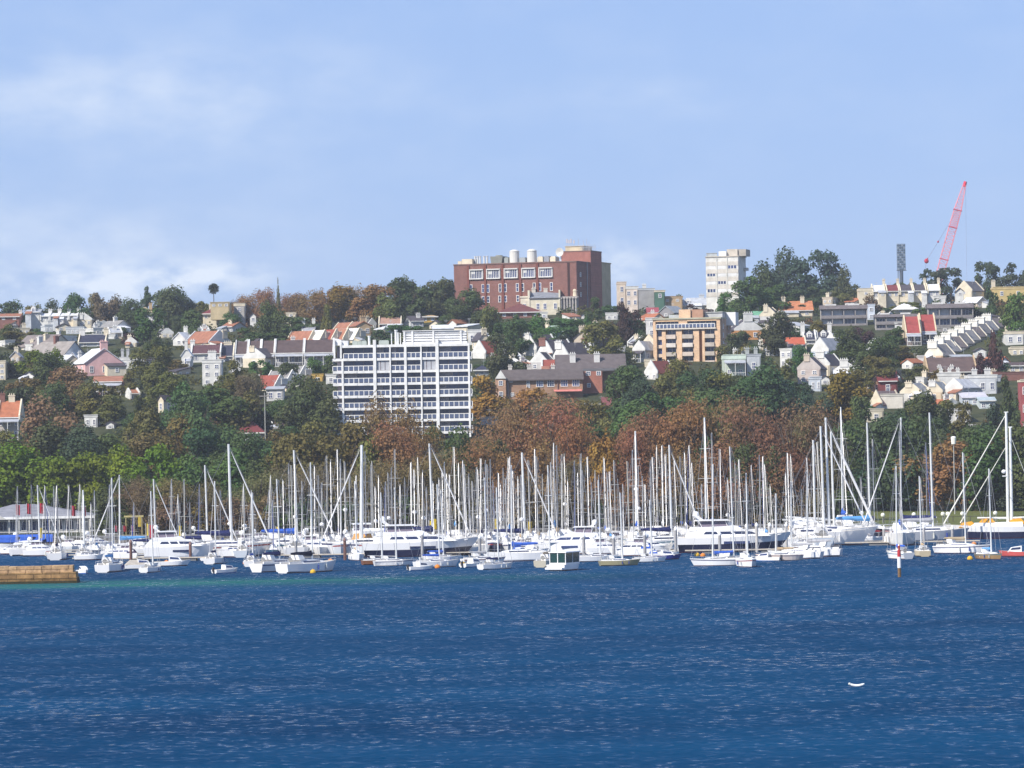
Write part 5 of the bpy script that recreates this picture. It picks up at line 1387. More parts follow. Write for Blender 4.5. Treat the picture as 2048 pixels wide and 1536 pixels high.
# ------------------------------------------------------------------ planting
TREES = [
    # by the water, left: yellow-green figs
    (-15, 892, 150, 1052, 'B'), (62, 888, 150, 1056, 'B'), (120, 915, 120, 1054, 'B'), (188, 908, 120, 1056, 'B'), (262, 897, 130, 1058, 'B'), (335, 893, 140, 1058, 'B'), (395, 912, 110, 1058, 'M'),
    (150, 960, 110, 1064, 'E'), (60, 955, 120, 1060, 'E'), (240, 955, 110, 1064, 'E'),
    (285, 957, 92, 1068, 'G'), (350, 958, 100, 1068, 'G'), (420, 962, 90, 1066, 'G'),
    (440, 905, 150, 1060, 'M'), (500, 925, 120, 1060, 'E'), (520, 945, 120, 1066, 'G'), (585, 930, 110, 1064, 'G'), (560, 880, 120, 1050, 'O'), (625, 868, 150, 1056, 'O'), (690, 845, 150, 1052, 'O'),
    (650, 930, 120, 1066, 'G'), (720, 925, 120, 1066, 'G'), (760, 800, 115, 1048, 'R'), (820, 812, 110, 1050, 'R'), (795, 850, 130, 1056, 'R'), (870, 900, 120, 1060, 'R'), (735, 880, 110, 1056, 'O'),
    (800, 920, 120, 1066, 'G'), (870, 930, 100, 1066, 'G'), (935, 862, 120, 1056, 'E'), (940, 940, 110, 1066, 'G'), (985, 885, 110, 1058, 'E'),
    (1020, 815, 150, 1050, 'R'), (1085, 800, 160, 1048, 'R'), (1010, 880, 140, 1060, 'R'), (1075, 880, 140, 1062, 'R'), (1145, 840, 120, 1052, 'R'), (1140, 920, 120, 1066, 'G'), (1050, 950, 110, 1068, 'G'),
    (1195, 878, 95, 1060, 'A'), (1215, 930, 100, 1066, 'R'), (1265, 860, 120, 1056, 'R'), (1290, 828, 140, 1050, 'R'), (1300, 920, 130, 1064, 'R'), (1365, 812, 150, 1050, 'R'), (1370, 900, 130, 1062, 'R'),
    (1455, 797, 160, 1046, 'R'), (1440, 890, 140, 1060, 'R'), (1530, 800, 150, 1048, 'R'), (1500, 888, 105, 1062, 'E'), (1545, 900, 110, 1064, 'E'), (1590, 812, 140, 1052, 'G'), (1585, 890, 130, 1062, 'R'), (1645, 830, 110, 1056, 'G'), (1640, 930, 110, 1066, 'G'),
    (1420, 960, 100, 1066, 'G'), (1330, 965, 100, 1066, 'G'), (1250, 965, 100, 1066, 'G'), (1180, 965, 90, 1066, 'G'), (1560, 970, 100, 1066, 'G'),
    (1700, 852, 120, 1040, 'E'), (1760, 842, 150, 1036, 'E'), (1735, 900, 140, 1046, 'E2'), (1815, 838, 140, 1030, 'E'), (1800, 905, 120, 1046, 'E2'), (1690, 920, 110, 1050, 'E'),
    (1886, 884, 165, 1046, 'R', 'round'), (1850, 940, 100, 1048, 'R'), (1925, 930, 110, 1048, 'R'), (1990, 862, 140, 1038, 'E'), (2050, 850, 140, 1036, 'E'), (1935, 850, 120, 1010, 'E'), (2010, 930, 120, 1048, 'E2'), (2060, 940, 100, 1048, 'E'),
    # lower slope
    (20, 862, 90, 965, 'O'), (105, 800, 150, 960, 'G', 'round'), (95, 850, 140, 985, 'E'), (185, 845, 120, 975, 'E2'), (60, 835, 80, 940, 'E'), (150, 870, 120, 990, 'E2'), (230, 870, 120, 985, 'E'),
    (280, 820, 170, 965, 'O'), (345, 835, 130, 970, 'O'), (300, 870, 130, 985, 'O'), (420, 832, 150, 970, 'E'), (375, 770, 110, 900, 'M'), (390, 790, 110, 930, 'M'), (450, 775, 150, 915, 'E'), (400, 860, 120, 985, 'E2'), (470, 860, 120, 985, 'E'),
    (530, 870, 100, 980, 'M'), (560, 800, 90, 905, 'M'), (618, 748, 118, 895, 'E'), (580, 830, 100, 930, 'M'), (650, 800, 80, 905, 'E'), (640, 845, 110, 960, 'O'), (545, 860, 80, 940, 'O'), (490, 785, 80, 885, 'O'),
    (972, 752, 78, 870, 'A'), (990, 790, 70, 880, 'A'), (1060, 778, 110, 885, 'A'), (1030, 800, 90, 890, 'R'), (1110, 790, 100, 890, 'G'), (1170, 790, 110, 890, 'O'), (1165, 830, 110, 930, 'M'), (1225, 840, 90, 930, 'O'),
    (1252, 733, 128, 870, 'E'), (1285, 760, 90, 880, 'E2'), (1310, 790, 150, 920, 'M'), (1265, 815, 120, 935, 'M'), (1390, 795, 100, 905, 'M'), (1360, 720, 110, 850, 'O'), (1400, 740, 120, 860, 'E'), (1345, 755, 100, 870, 'O'), (1440, 745, 110, 860, 'O'), (1480, 770, 130, 890, 'E'), (1535, 735, 170, 885, 'E'), (1585, 760, 110, 890, 'E2'), (1420, 780, 120, 900, 'M'), (1500, 757, 90, 870, 'M'),
    (1682, 744, 128, 880, 'O2'), (1700, 790, 100, 895, 'O2'), (1735, 805, 80, 895, 'M'), (1830, 783, 110, 900, 'E'), (1790, 820, 110, 915, 'E'), (1870, 830, 90, 920, 'E'), (1900, 790, 100, 880, 'O'), (1845, 812, 90, 900, 'O'), (2015, 752, 115, 880, 'E'), (1985, 790, 80, 890, 'E2'), (1965, 845, 110, 930, 'E'), (2050, 790, 90, 900, 'E'),
    # middle slope
    (42, 663, 110, 760, 'E'), (70, 700, 76, 775, 'B', 'wide'), (112, 697, 46, 765, 'B'), (18, 720, 70, 790, 'E'), (55, 745, 90, 815, 'O'), (128, 735, 110, 830, 'R', 'round'), (170, 762, 100, 840, 'O'), (225, 790, 120, 860, 'O'), (90, 770, 100, 850, 'E'), (30, 775, 90, 850, 'E'),
    (305, 692, 130, 800, 'O'), (262, 738, 80, 815, 'O'), (340, 730, 100, 820, 'O'), (285, 770, 110, 850, 'E'), (352, 705, 60, 780, 'O'), (480, 718, 110, 800, 'O'), (440, 735, 60, 800, 'O'), (510, 745, 80, 815, 'G'), (630, 715, 70, 770, 'M'), (520, 720, 60, 770, 'M'), (660, 690, 40, 760, 'M'), (575, 725, 60, 770, 'E'),
    (1005, 665, 110, 770, 'E'), (985, 700, 80, 780, 'E'), (1030, 690, 70, 770, 'E'), (1205, 640, 120, 740, 'O'), (1248, 655, 110, 740, 'O'), (1222, 680, 100, 745, 'E'), (1130, 607, 150, 690, 'M'), (1075, 615, 110, 700, 'M'), (1180, 612, 90, 690, 'M'), (1040, 640, 110, 710, 'M'), (1255, 606, 66, 690, 'P2'), (1270, 640, 60, 710, 'E'), (960, 620, 80, 690, 'E'), (1115, 660, 70, 710, 'M'),
    (1560, 622, 110, 720, 'E'), (1600, 640, 80, 725, 'E'), (1483, 655, 80, 730, 'E'), (1505, 690, 70, 745, 'E'), (1560, 707, 80, 770, 'O'), (1607, 692, 56, 760, 'M'), (1450, 690, 50, 745, 'O'), (1700, 655, 110, 750, 'E'), (1755, 668, 110, 760, 'E'), (1725, 655, 60, 720, 'P2'), (1790, 690, 110, 770, 'O'), (1760, 710, 110, 780, 'O'), (1830, 725, 90, 790, 'O'), (1870, 735, 80, 790, 'O'), (1990, 664, 78, 770, 'P'), (1965, 690, 60, 770, 'P'), (2005, 710, 70, 770, 'E2'), (1660, 690, 60, 760, 'E'), (1925, 650, 60, 700, 'E'),
    # upper slope and ridge
    (22, 604, 62, 660, 'E'), (78, 609, 44, 650, 'O'), (148, 590, 86, 660, 'E'), (205, 588, 86, 660, 'G', 'round'), (255, 598, 60, 650, 'E'), (292, 574, 60, 650, 'T'), (345, 576, 84, 650, 'E'), (330, 610, 110, 690, 'E'), (290, 640, 90, 700, 'E'), (380, 620, 80, 690, 'E'), (270, 665, 60, 720, 'P2'), (310, 660, 80, 720, 'E'), (240, 650, 60, 700, 'E'), (40, 650, 90, 700, 'O'), (180, 650, 60, 700, 'E'), (20, 640, 50, 690, 'E'), (90, 655, 60, 700, 'M'),
    (470, 625, 80, 690, 'E'), (412, 603, 60, 650, 'O'), (490, 592, 70, 660, 'R'), (535, 578, 84, 660, 'R'), (592, 588, 66, 660, 'R'), (548, 606, 110, 690, 'E'), (600, 632, 120, 705, 'M'), (640, 580, 90, 660, 'R'), (520, 655, 110, 710, 'M'), (690, 572, 100, 660, 'A2'), (655, 610, 100, 690, 'O'), (755, 572, 100, 660, 'R', 'round'), (720, 605, 110, 680, 'O'), (820, 557, 120, 650, 'E'), (780, 590, 110, 670, 'O'), (880, 560, 80, 650, 'E'), (860, 610, 100, 680, 'E'), (925, 580, 110, 670, 'E'), (900, 630, 90, 690, 'M'), (815, 640, 100, 690, 'M'), (760, 640, 70, 690, 'E'), (985, 612, 60, 680, 'O'), (1190, 595, 60, 650, 'E'), (1220, 610, 60, 660, 'M'), (1015, 630, 60, 680, 'E'),
    (1358, 590, 30, 620, 'E'), (1400, 605, 60, 650, 'P2'), (1500, 555, 120, 650, 'M'), (1450, 585, 80, 650, 'M'), (1540, 570, 110, 650, 'M'), (1470, 610, 80, 660, 'E'), (1345, 630, 60, 680, 'O'), (1290, 650, 60, 710, 'E'), (1620, 575, 110, 640, 'E'), (1680, 582, 120, 640, 'O'), (1640, 640, 80, 690, 'O'), (1590, 600, 80, 650, 'E'), (1500, 625, 60, 670, 'E'), (1740, 590, 70, 640, 'G', 'round'), (1820, 590, 80, 640, 'O'), (1760, 610, 60, 650, 'E'), (1870, 600, 70, 650, 'E'), (1940, 588, 80, 650, 'E'), (1985, 575, 60, 650, 'E'), (2035, 588, 110, 690, 'M'), (1990, 620, 90, 700, 'M'), (2045, 640, 80, 720, 'E'), (1960, 640, 50, 690, 'E'), (1845, 615, 50, 650, 'M'), (1790, 640, 50, 690, 'E'),
]
LEAF['O2'] = ((0.155, 0.115, 0.020), 'golden olive tree')
LEAF['P2'] = ((0.070, 0.034, 0.034), 'plum brown tree')
LEAF['A2'] = ((0.16, 0.10, 0.025), 'yellowing autumn tree')


def fitted(px, yt, w, yb, Y):
    """keep a planted tree from hiding a house that the photo shows: lower or narrow it only where it would cover most of one"""
    Yp = 0
    for (a, b_, c, d_, Yh) in RECTS:
        if Y >= Yh + 2:
            continue
        h = w * .5
        ov = min(px + h, b_) - max(px - h, a)
        if ov <= 0.35 * (b_ - a) or yb < c:
            continue
        lim = c + 0.62 * (d_ - c)              # the lower third may be hidden
        if yt >= lim:
            continue
        if abs(px - (a + b_) / 2) > .5 * (b_ - a):
            w2 = 2 * (abs(px - (a + b_) / 2) - .5 * (b_ - a) + .3 * (b_ - a))
            if w2 > .6 * w:
                w = w2
                continue
        if lim - yt > .3 * (yb - yt):
            Yp = max(Yp, Yh + 7)               # the house stands in front of this tree
        else:
            yt = lim
    return yt, w, (Yp if Yp > Y else None)


for i in range(42):
    px_ = -10 + i * 41.5
    if px_ < 225: continue
    TREES.append((px_ + rnd.uniform(-10, 10), 1000 + rnd.uniform(-14, 16), rnd.uniform(76, 104), 1068 - (4 if px_ > 900 else 0), rnd.choice('GGEEGO' if px_ > 240 else 'EEEM'), 'round'))
TOPS = {}
for a in TREES:
    a = list(a)
    yb = a[3]
    if yb < 1030:
        Yt = on_land(a[0], yb).y
        yt, w, Yp = fitted(a[0], a[1], a[2], yb, Yt)
        a[1], a[2] = yt, w
        if Yp:
            while len(a) < 6:
                a.append(None)
            a.append(Yp)
    tree(*a)
for i, (px, yt, typ) in enumerate([(-10, 606, 'E'), (28, 603, 'E'), (66, 612, 'O'), (112, 601, 'E'), (148, 591, 'E'), (188, 589, 'G'), (228, 593, 'G'), (262, 600, 'E'), (330, 582, 'E'), (352, 577, 'E'), (388, 600, 'E'), (404, 606, 'O'), (470, 603, 'R'), (500, 592, 'R'),
                                    (532, 580, 'R'), (572, 588, 'R'), (604, 590, 'R'), (640, 586, 'A2'), (676, 576, 'A2'), (716, 572, 'R'), (752, 573, 'O'), (792, 565, 'E'), (826, 557, 'E'), (866, 566, 'E'), (900, 560, 'E'), (930, 590, 'E')]):
    tree(px, yt, 58 if typ != 'E' else 66, 652, typ, 'round' if typ in 'EOGA2' else None, 1348 + (i % 3) * 6)
for q in [(1682, 746, 120, 872, 'O2'), (1640, 800, 70, 880, 'E2'), (1720, 792, 50, 880, 'M'), (1838, 786, 100, 905, 'E'), (1800, 826, 80, 915, 'E2'), (1880, 800, 70, 890, 'O'), (1930, 806, 60, 895, 'O'), (1590, 770, 90, 880, 'E2'), (1860, 846, 110, 930, 'E'), (1960, 850, 90, 930, 'E2'), (1250, 735, 120, 870, 'E'),
          (1180, 800, 90, 890, 'O'), (1110, 806, 90, 895, 'G'), (1560, 624, 92, 712, 'E'), (1485, 690, 60, 748, 'O'), (1700, 662, 100, 742, 'E'), (1762, 678, 100, 765, 'E'), (1758, 712, 100, 782, 'O'), (1608, 694, 54, 752, 'M'), (1002, 668, 96, 765, 'E'), (1208, 644, 110, 735, 'O'), (480, 722, 96, 802, 'O'), (305, 694, 110, 800, 'O'), (200, 770, 90, 842, 'O'), (105, 706, 90, 790, 'E'), (620, 752, 104, 892, 'E'), (300, 616, 80, 690, 'E')]:
    tree(*q)
# crest of the ridge against the sky
for px, yt, w, yb, typ, kind, Y in [
        (1558, 502, 110, 600, 'E2', 'round', 1360), (1602, 520, 80, 600, 'E2', 'round', 1352), (1652, 504, 115, 602, 'E2', 'round', 1372), (1690, 535, 60, 602, 'E', 'round', 1366), (1520, 540, 70, 605, 'E', 'round', 1350),
        (1850, 540, 66, 592, 'T', 'layered', 1362), (1902, 536, 80, 596, 'T', 'layered', 1356), (1968, 524, 64, 594, 'T', 'layered', 1366), (2024, 528, 78, 594, 'T', 'layered', 1360), (1800, 566, 60, 592, 'E', 'round', 1372), (1770, 574, 50, 592, 'E', 'round', 1380), (2060, 540, 60, 594, 'T', 'layered', 1370),
        (1718, 578, 50, 600, 'E', 'round', 1370)]:
    tree(px, yt, w, yb, typ, kind, Y)
tree(557, 564, 15, 620, 'G', 'cone', 1335, name='conifer_tree', lift=0.05)


# lone palm on the ridge, one palm lower down
def palm(px, ytop, w, ybase, Y=None, drop=0.55, label=None):
    p = on_land(px, ybase, Y)
    k = FPX / p.y
    H = (ybase - ytop) / k; W = w / k
    t0 = thing('palm_tree', 'palm', p, 0, label=label, px=px, py=ytop)
    hub = H - W * 0.62
    part('trunk', MB().tube((0, 0, -1), (0, 0, hub), W * 0.045, W * 0.032, 7), 'bark', t0, (0.11, 0.09, 0.07))
    cen, nor, size = [], [], []
    rr = random.Random(int(px))
    for q in range(90):
        a = rr.uniform(0, 6.28); e = R(rr.uniform(-70, 85))
        d = Vector((math.cos(a) * math.cos(e), math.sin(a) * math.cos(e), math.sin(e)))
        for s_ in range(10):
            tt = (s_ + 1) / 10
            c = d * (W * 0.5 * tt) + Vector((0, 0, -drop * W * 0.25 * tt * tt))
            for z in range(3):
                cen.append((c.x + rr.gauss(0, W * .03), c.y + rr.gauss(0, W * .03), hub + c.z + rr.gauss(0, W * .03))); nor.append((rr.gauss(0, 1), rr.gauss(0, 1), 0.8)); size.append(W * 0.10)
    part('crown', leaf_mesh('crown', np.array(cen), np.array(nor), np.array(size)), ('foliage',), t0, (0.05, 0.058, 0.03))
    return t0


palm(428, 562, 21, 622, 1335, label='lone tall palm with round head standing on the skyline ridge')
palm(524, 812, 46, 872, label='drooping yellow green palm beside the maroon hip roof')
palm(1125, 663, 36, 712, label='feathery palm in front of the pale green roofed house')

# ------------------------------------------------------------------ filler gardens: trees that keep clear of the buildings
frnd = random.Random(21)
RECTS += [(668, 946, 665, 850, 916), (909, 1226, 485, 606, 1290), (1413, 1495, 500, 592, 1300), (1307, 1467, 620, 715, 1090), (990, 1260, 708, 790, 1010),
          (1640, 1736, 608, 650, 1200), (1855, 1948, 606, 655, 1200), (1750, 1836, 620, 655, 1190), (0, 215, 1000, 1070, 760)]


def clear(px0, px1, py0, py1, Y):
    for (a, b_, c, d_, Yh) in RECTS:
        if Y < Yh + 3 and px0 < b_ and px1 > a and py0 < d_ and py1 > c:
            return False
        if Y >= Yh - 1 and Y < Yh + 13 and px0 + 6 < b_ and px1 - 6 > a:     # never inside a house
            return False
    return True


cnt = 0
for it in range(1500):
    px = frnd.uniform(-40, 2090)
    py = 1000 - 385 * frnd.random() ** 0.8
    p = on_land(px, py)
    if p.y > 1330:
        continue
    k = FPX / p.y
    Hm = frnd.uniform(4.5, 10.5); Wm = Hm * frnd.uniform(0.8, 1.25)
    w, hh = Wm * k, Hm * k
    if not clear(px - w * .55, px + w * .55, py - hh, py, p.y):
        continue
    typ = frnd.choice('EEEEMMOOOGE')
    tree(px, py - hh, w, py, typ, 'round' if typ != 'G' else 'bare')
    cnt += 1
    if cnt >= 70:
        break
print('filler trees', cnt)


# ------------------------------------------------------------------ shrubs and ground cover nobody would count
def shrubbery(seed, n, col, label, name, hmin, hmax, outside=False):
    rr = random.Random(seed); rs = np.random.RandomState(seed)
    cen, nor, size = [], [], []
    for it in range(n):
        Y = 812 + 535 * rr.random() ** 1.1
        x = rr.uniform(-1, 1) * .142 * Y
        if outside:
            x = rr.choice([-1, 1]) * rr.uniform(.136, .30) * Y
        z = ground(x, Y)
        h = rr.uniform(hmin, hmax); r_ = h * rr.uniform(.6, 1.1)
        k = FPX / Y
        # photo position of its foot
        b_ = (z - CAMZ) / Y; px = 1024 + x * k + 0; py = 850 - (z - CAMZ) * k - (px - 1024) * math.tan(ROLL)
        px -= (768 - py) * math.tan(ROLL)
        if not clear(px - r_ * k, px + r_ * k, py - h * k, py, Y):
            continue
        m_ = int(40 + 26 * h)
        d = rs.normal(size=(m_, 3)); d /= np.linalg.norm(d, axis=1)[:, None]; d[:, 2] = np.abs(d[:, 2])
        q = rs.uniform(.55, 1.05, m_)[:, None]
        bump = 1 + .25 * np.sin(d[:, :1] * 6 + it) * np.sin(d[:, 1:2] * 5)
        cen.append(d * q * bump * np.array([r_, r_, h]) + np.array([x, Y, z - .2])); nor.append(d + rs.normal(scale=.5, size=d.shape)); size.append(rs.uniform(.45, .95, m_))
    o = part(name, leaf_mesh(name, np.concatenate(cen), np.concatenate(nor), np.concatenate(size)), ('foliage',), None, col)
    o['kind'] = 'stuff'; o['label'] = label


shrubbery(31, 1500, (.052, .066, .022), 'dark green garden shrubbery between the houses', 'shrubbery', 1.5, 4.6)
shrubbery(32, 700, (.092, .090, .026), 'olive green garden shrubbery on the hillside', 'shrubbery', 1.2, 4.0)
shrubbery(33, 420, (.125, .078, .038), 'brown autumn shrubbery on the hillside', 'shrubbery', 1.2, 3.6)
shrubbery(34, 900, (.060, .080, .026), 'green wooded slope running on beside the suburb', 'woodland', 5.0, 11.0, True)
# ------------------------------------------------------------------ boats
def hull_mb(Lh, B, F, trans=.72, draft=.35, sheer=.28, rake=.10, two=0.0, n=12, stripe=False):
    """lofted hull, bow to +x: topsides, bottom paint, deck; two > 0 puts a darker lower band on slot 3"""
    lv = [(0.0, -draft), (.62, -draft * .6), (.90, .02), (.925, .14), (.965, max(.2, two) * F), (1.0, F)]
    if stripe:
        lv.insert(5, (.985, .86 * F)); lv[4] = (.965, .74 * F)
    nl = len(lv)
    rings = []
    for i in range(n + 1):
        s = i / n
        if s < .42:
            hb = trans + (1 - trans) * math.sin(math.pi * .5 * s / .42)
        else:
            hb = 1 - ((s - .42) / .58) ** 2.1
        hb = max(hb, .015) * B / 2
        zd = F * (1 + sheer * max(0, (s - .3) / .7) ** 1.6 + .04 * (1 - s))
        ring = []
        for q, (f, z) in enumerate(lv):
            zz = zd if q == nl - 1 else (z * zd / F if q >= 4 else z)
            up = (zz + draft) / (zd + draft)
            x = -Lh / 2 + Lh * s - rake * Lh * (1 - up) * s ** 3 + (.03 * Lh * (1 - up) * (1 - s) ** 3)
            f = f * (1 - .30 * max(0, 1 - s / .22) * (1 - up) ** .6) if q < 4 else f
            ring.append((x, hb * (f if s < .7 or q == nl - 1 else f * (1 - .35 * (1 - up) * (s - .7) / .3)), zz))
        rings.append(ring)
    mb = MB(); vs = []
    for r_ in rings:
        vs += [(x, y, z) for x, y, z in r_] + [(x, -y, z) for x, y, z in r_]
    w = 2 * nl
    slot = [1, 1, 1, 3 if two else 0] + ([3, 0] if stripe else [0])
    for q in range(nl - 1):
        fs = []
        for i in range(n):
            a = i * w + q; c = (i + 1) * w + q
            fs += [(a, c, c + 1, a + 1), (a + nl, a + nl + 1, c + nl + 1, c + nl)]
        mb.f += fs; mb.m += [slot[q]] * len(fs)
    mb.v = vs
    fs = [(i * w + nl - 1, (i + 1) * w + nl - 1, (i + 1) * w + 2 * nl - 1, i * w + 2 * nl - 1) for i in range(n)]
    mb.f += fs; mb.m += [2] * n
    ring = list(range(nl)) + list(range(2 * nl - 1, nl - 1, -1))
    mb.f += [tuple(ring)]; mb.m += [0]
    mb.f += [tuple(n * w + k for k in ring)]; mb.m += [0]
    return mb


m, t_, b = base_mat('navy', 0.25, 0.5); b.inputs['Base Color'].default_value = (0.018, 0.020, 0.055, 1)  # ketch hull paint; on cruisers it stands in for lower hull shade
m, t_, b = base_mat('waterline_blue', 0.4, 0.4); b.inputs['Base Color'].default_value = (0.03, 0.13, 0.45, 1)
for nm_, c_ in (('navy', (.02, .03, .12)), ('red', (.30, .03, .03)), ('teal', (.03, .16, .22))):
    m, t_, b = base_mat('stripe_' + nm_, 0.3, 0.5); b.inputs['Base Color'].default_value = c_ + (1,)
HM = ('gelcoat', 'antifoul', 'deck', 'navy')
HMB = ('gelcoat', 'waterline_blue', 'deck', 'navy')
WB = (.80, .79, .78)


def sail_parts(t0, H, Lh, full, cover, jib, lean=0.0, thick=1.0, spr=2, rig=True, mastc=(.72, .72, .70), hull=WB, hm=HM, cab=True, dome=False, mcol=None):
    """unit boat is 12 m long with a 15.5 m mast (deck at 1.0): scaled part by part"""
    s = Lh / 12.0
    st = rnd.choice([None, None, 'navy', 'red', 'teal'])
    hm2 = hm if st is None else hm[:3] + ('stripe_' + st,)
    part('hull', lambda: hull_mb(12, 3.95, 1.38, stripe=st is not None), hm2, t0, hull, scale=(s, s, s), key=('yh', hm2))
    if full:      # spray hood, fenders, cockpit gear
        for fx in (-2.5, .2, 2.2):
            part('fender', lambda: MB().tube((0, 0, .45), (0, 0, 1.15), .13, .13, 6).tube((0, 0, 1.15), (0, .1, 1.5), .02, .02, 3), 'canvas', t0, rnd.choice([(.7, .7, .7), (.05, .08, .3), (.6, .6, .55)]), (fx * s, -(1.98 - .06 * fx * fx) * s - .05, 0), scale=(s, s, s), key='fender')
        part('steering_wheel', lambda: MB().tube((-3.95, 0, 2.0), (-3.9, 0, 2.02), .5, .5, 10).tube((-3.7, 0, 1.35), (-3.9, 0, 2.0), .08, .06, 5), 'spar', t0, (.3, .3, .3), scale=(s, s, s), key='wheel')
    if cab:
        cb = part('cabin', lambda: MB().prism_y([(-2.6, 1.3), (2.9, 1.45), (2.1, 1.8), (.5, 2.0), (-2.5, 2.08)], -1.15, 1.15, 0, -.85, .85), ('gelcoat',), t0, WB, scale=(s, s, s), key='yc')
        if full:
            part('porthole_strip', lambda: MB().box(-2.1, 1.4, -1.065, 1.065, 1.62, 1.82), 'glass', cb, (1, 1, 1), key='yw')
            part('cockpit_coaming', lambda: MB().box(-5.2, -2.65, -1.15, -.95, 1.3, 1.75).box(-5.2, -2.65, .95, 1.15, 1.3, 1.75).prism_y([(-2.9, 2.0), (-1.7, 2.05), (-2.0, 2.75), (-3.1, 2.8)], -1.0, 1.0, 1, -.8, .8), ('gelcoat', 'canvas'), t0, WB, scale=(s, s, s), key='yk')
    mh = H / 15.5
    ms = part('mast', lambda: MB().tube((0, 0, .9), (-.12, 0, 15.5), .125, .085, 7), 'spar', t0, mcol or mastc, (.75 * s, 0, 0), scale=(thick, thick, mh), key='ym')
    ms.rotation_euler = (rnd.uniform(-.014, .014), lean + rnd.uniform(-.012, .004), 0)
    for i in range(spr):
        z = 15.5 * ((.52, .0) if spr == 1 else (.40, .70) if spr == 2 else (.30, .53, .76))[i]
        part('spreader', lambda: MB().tube((-.05, -1, 0), (.1, 0, 0), .035, .05, 4).tube((-.05, 1, 0), (.1, 0, 0), .035, .05, 4), 'spar', ms, mastc, (-.12 * z / 15.5, 0, z), scale=(1 / thick, (1.15 - .25 * i) * s / thick, 1 / mh), key='ys')
    if dome:
        part('radar_dome', lambda: MB().dome((0, 0, 0), .38, .32, 10, 6, full=True).tube((0, 0, 0), (-.4, 0, -.1), .06, .06, 4), 'gelcoat', ms, WB, (.5, 0, 15.5 * dome), scale=(1 / thick, 1 / thick, 1 / mh), key='yd')
    bm = part('boom', lambda: MB().tube((.6, 0, 2.65), (-4.0, 0, 2.95), .085, .07, 6), 'spar', t0, mastc, scale=(s, s, s), key='yb')
    if cover:
        part('sail_cover', lambda: MB().prism_x([(-.03, 0), (.03, 0), (.03, 0), (-.03, 0)], 0, .01) if False else sail_cover_mb(), 'canvas', bm, cover, key='ycv')
    if jib:
        a = Vector((5.75 * s, 0, 1.75 * s)); c = Vector((.72 * s, 0, .9 + (H - .9) * .955))
        mb = MB(); mid1 = a.lerp(c, .12); mid2 = a.lerp(c, .9)
        tk = min(thick, 1.5) * .8
        mb.tube(a, mid1, .03, .10 * tk, 6); mb.tube(mid1, mid2, .11 * tk, .055 * tk, 6); mb.tube(mid2, c, .05, .02, 5)
        part('furled_jib', mb, 'canvas', t0, jib if isinstance(jib, tuple) else (.74, .73, .72))
    if rig:
        mb = MB()
        top = Vector((.65 * s, 0, H - .1))
        for e in (Vector((5.8 * s, 0, 1.75 * s)), Vector((-5.8 * s, 0, 1.4 * s)), Vector((.6 * s, 1.7 * s, 1.4 * s)), Vector((.6 * s, -1.7 * s, 1.4 * s))):
            mb.tube(top, e, .022, .022, 3, caps=False)
        part('rigging', mb, 'spar', t0, (.34, .34, .36))
    if full:
        mb = MB()
        for sy in (-1, 1):
            pts = [(-5.7, 1.25 * sy), (-3, 1.62 * sy), (0, 1.75 * sy), (3, 1.3 * sy), (5.3, .45 * sy)]
            for i, (x, y) in enumerate(pts):
                mb.tube((x, y, 1.4), (x, y, 2.1), .02, .02, 4)
                if i:
                    mb.tube((pts[i - 1][0], pts[i - 1][1], 2.07), (x, y, 2.07), .015, .015, 3)
        mb.tube((5.3, .45, 2.1), (5.9, 0, 2.15), .025, .025, 4); mb.tube((5.3, -.45, 2.1), (5.9, 0, 2.15), .025, .025, 4)
        mb.tube((-5.7, 1.25, 2.1), (-5.7, -1.25, 2.1), .025, .025, 4)
        part('guard_rail', lambda: mb, 'spar', t0, (.6, .6, .6), scale=(s, s, s), key='yg')
    return ms


def sail_cover_mb():
    mb = MB(); pr = None
    xs = [.75, .2, -1.2, -2.6, -3.9]; hs = [.95, .62, .48, .40, .22]; ws = [.16, .24, .23, .2, .1]
    vs = []
    for x, h, w in zip(xs, hs, ws):
        z = 2.65 - .065 * (x - .6)
        vs += [(x, -w * .6, z - .1), (x, -w, z + h * .35), (x, 0, z + h), (x, w, z + h * .35), (x, w * .6, z - .1)]
    fs = []
    for i in range(len(xs) - 1):
        for q in range(5):
            a = i * 5 + q; c = i * 5 + (q + 1) % 5
            fs.append((a, c, c + 5, a + 5))
    fs += [(0, 1, 2, 3, 4), tuple(range(24, 19, -1))]
    return mb.add(vs, fs)


BLUE = (.035, .10, .42); NAVY = (.02, .025, .09); GREYC = (.34, .34, .36); TANC = (.45, .33, .2); WHC = (.7, .7, .7); SKYB = (.10, .28, .55)
CN = {BLUE: 'blue', NAVY: 'navy', GREYC: 'grey', TANC: 'tan', WHC: 'white', SKYB: 'pale blue', None: 'no'}


def yacht(px, py, head, Lm, top, cover=BLUE, jib=None, label='', full=True, hull=WB, thick=1.0, spr=2, hm=HM, mastx=None, name='sailing_yacht', Y=None, group='moored yachts', dome=False, mcol=None, desc='', tender=False):
    """px, py: waterline centre in the photo; top: photo row of the mast head (or None for a 1.25 ratio)"""
    p = on_water(px, py) if Y is None else P(px, py, Y)
    p.z = 0
    Lm = Lm * 0.92
    s = Lm / 12.0
    mx_, my_ = p.x + .75 * s * math.cos(R(head)), p.y + .75 * s * math.sin(R(head))
    if top is None:
        H = Lm * 1.25
    else:
        # height at which the mast head meets that photo row
        d0 = ray(mastx if mastx else px, top)
        H = CAMZ + d0.z * my_
    t0 = thing(name, 'yacht', p, R(head), label=label or None, desc=desc, group=group, px=mastx or px, py=top or py, zone='water')
    sail_parts(t0, max(5, H), Lm, full, cover, jib, thick=thick, spr=spr, hull=hull, hm=hm, dome=dome, mcol=mcol)
    return t0


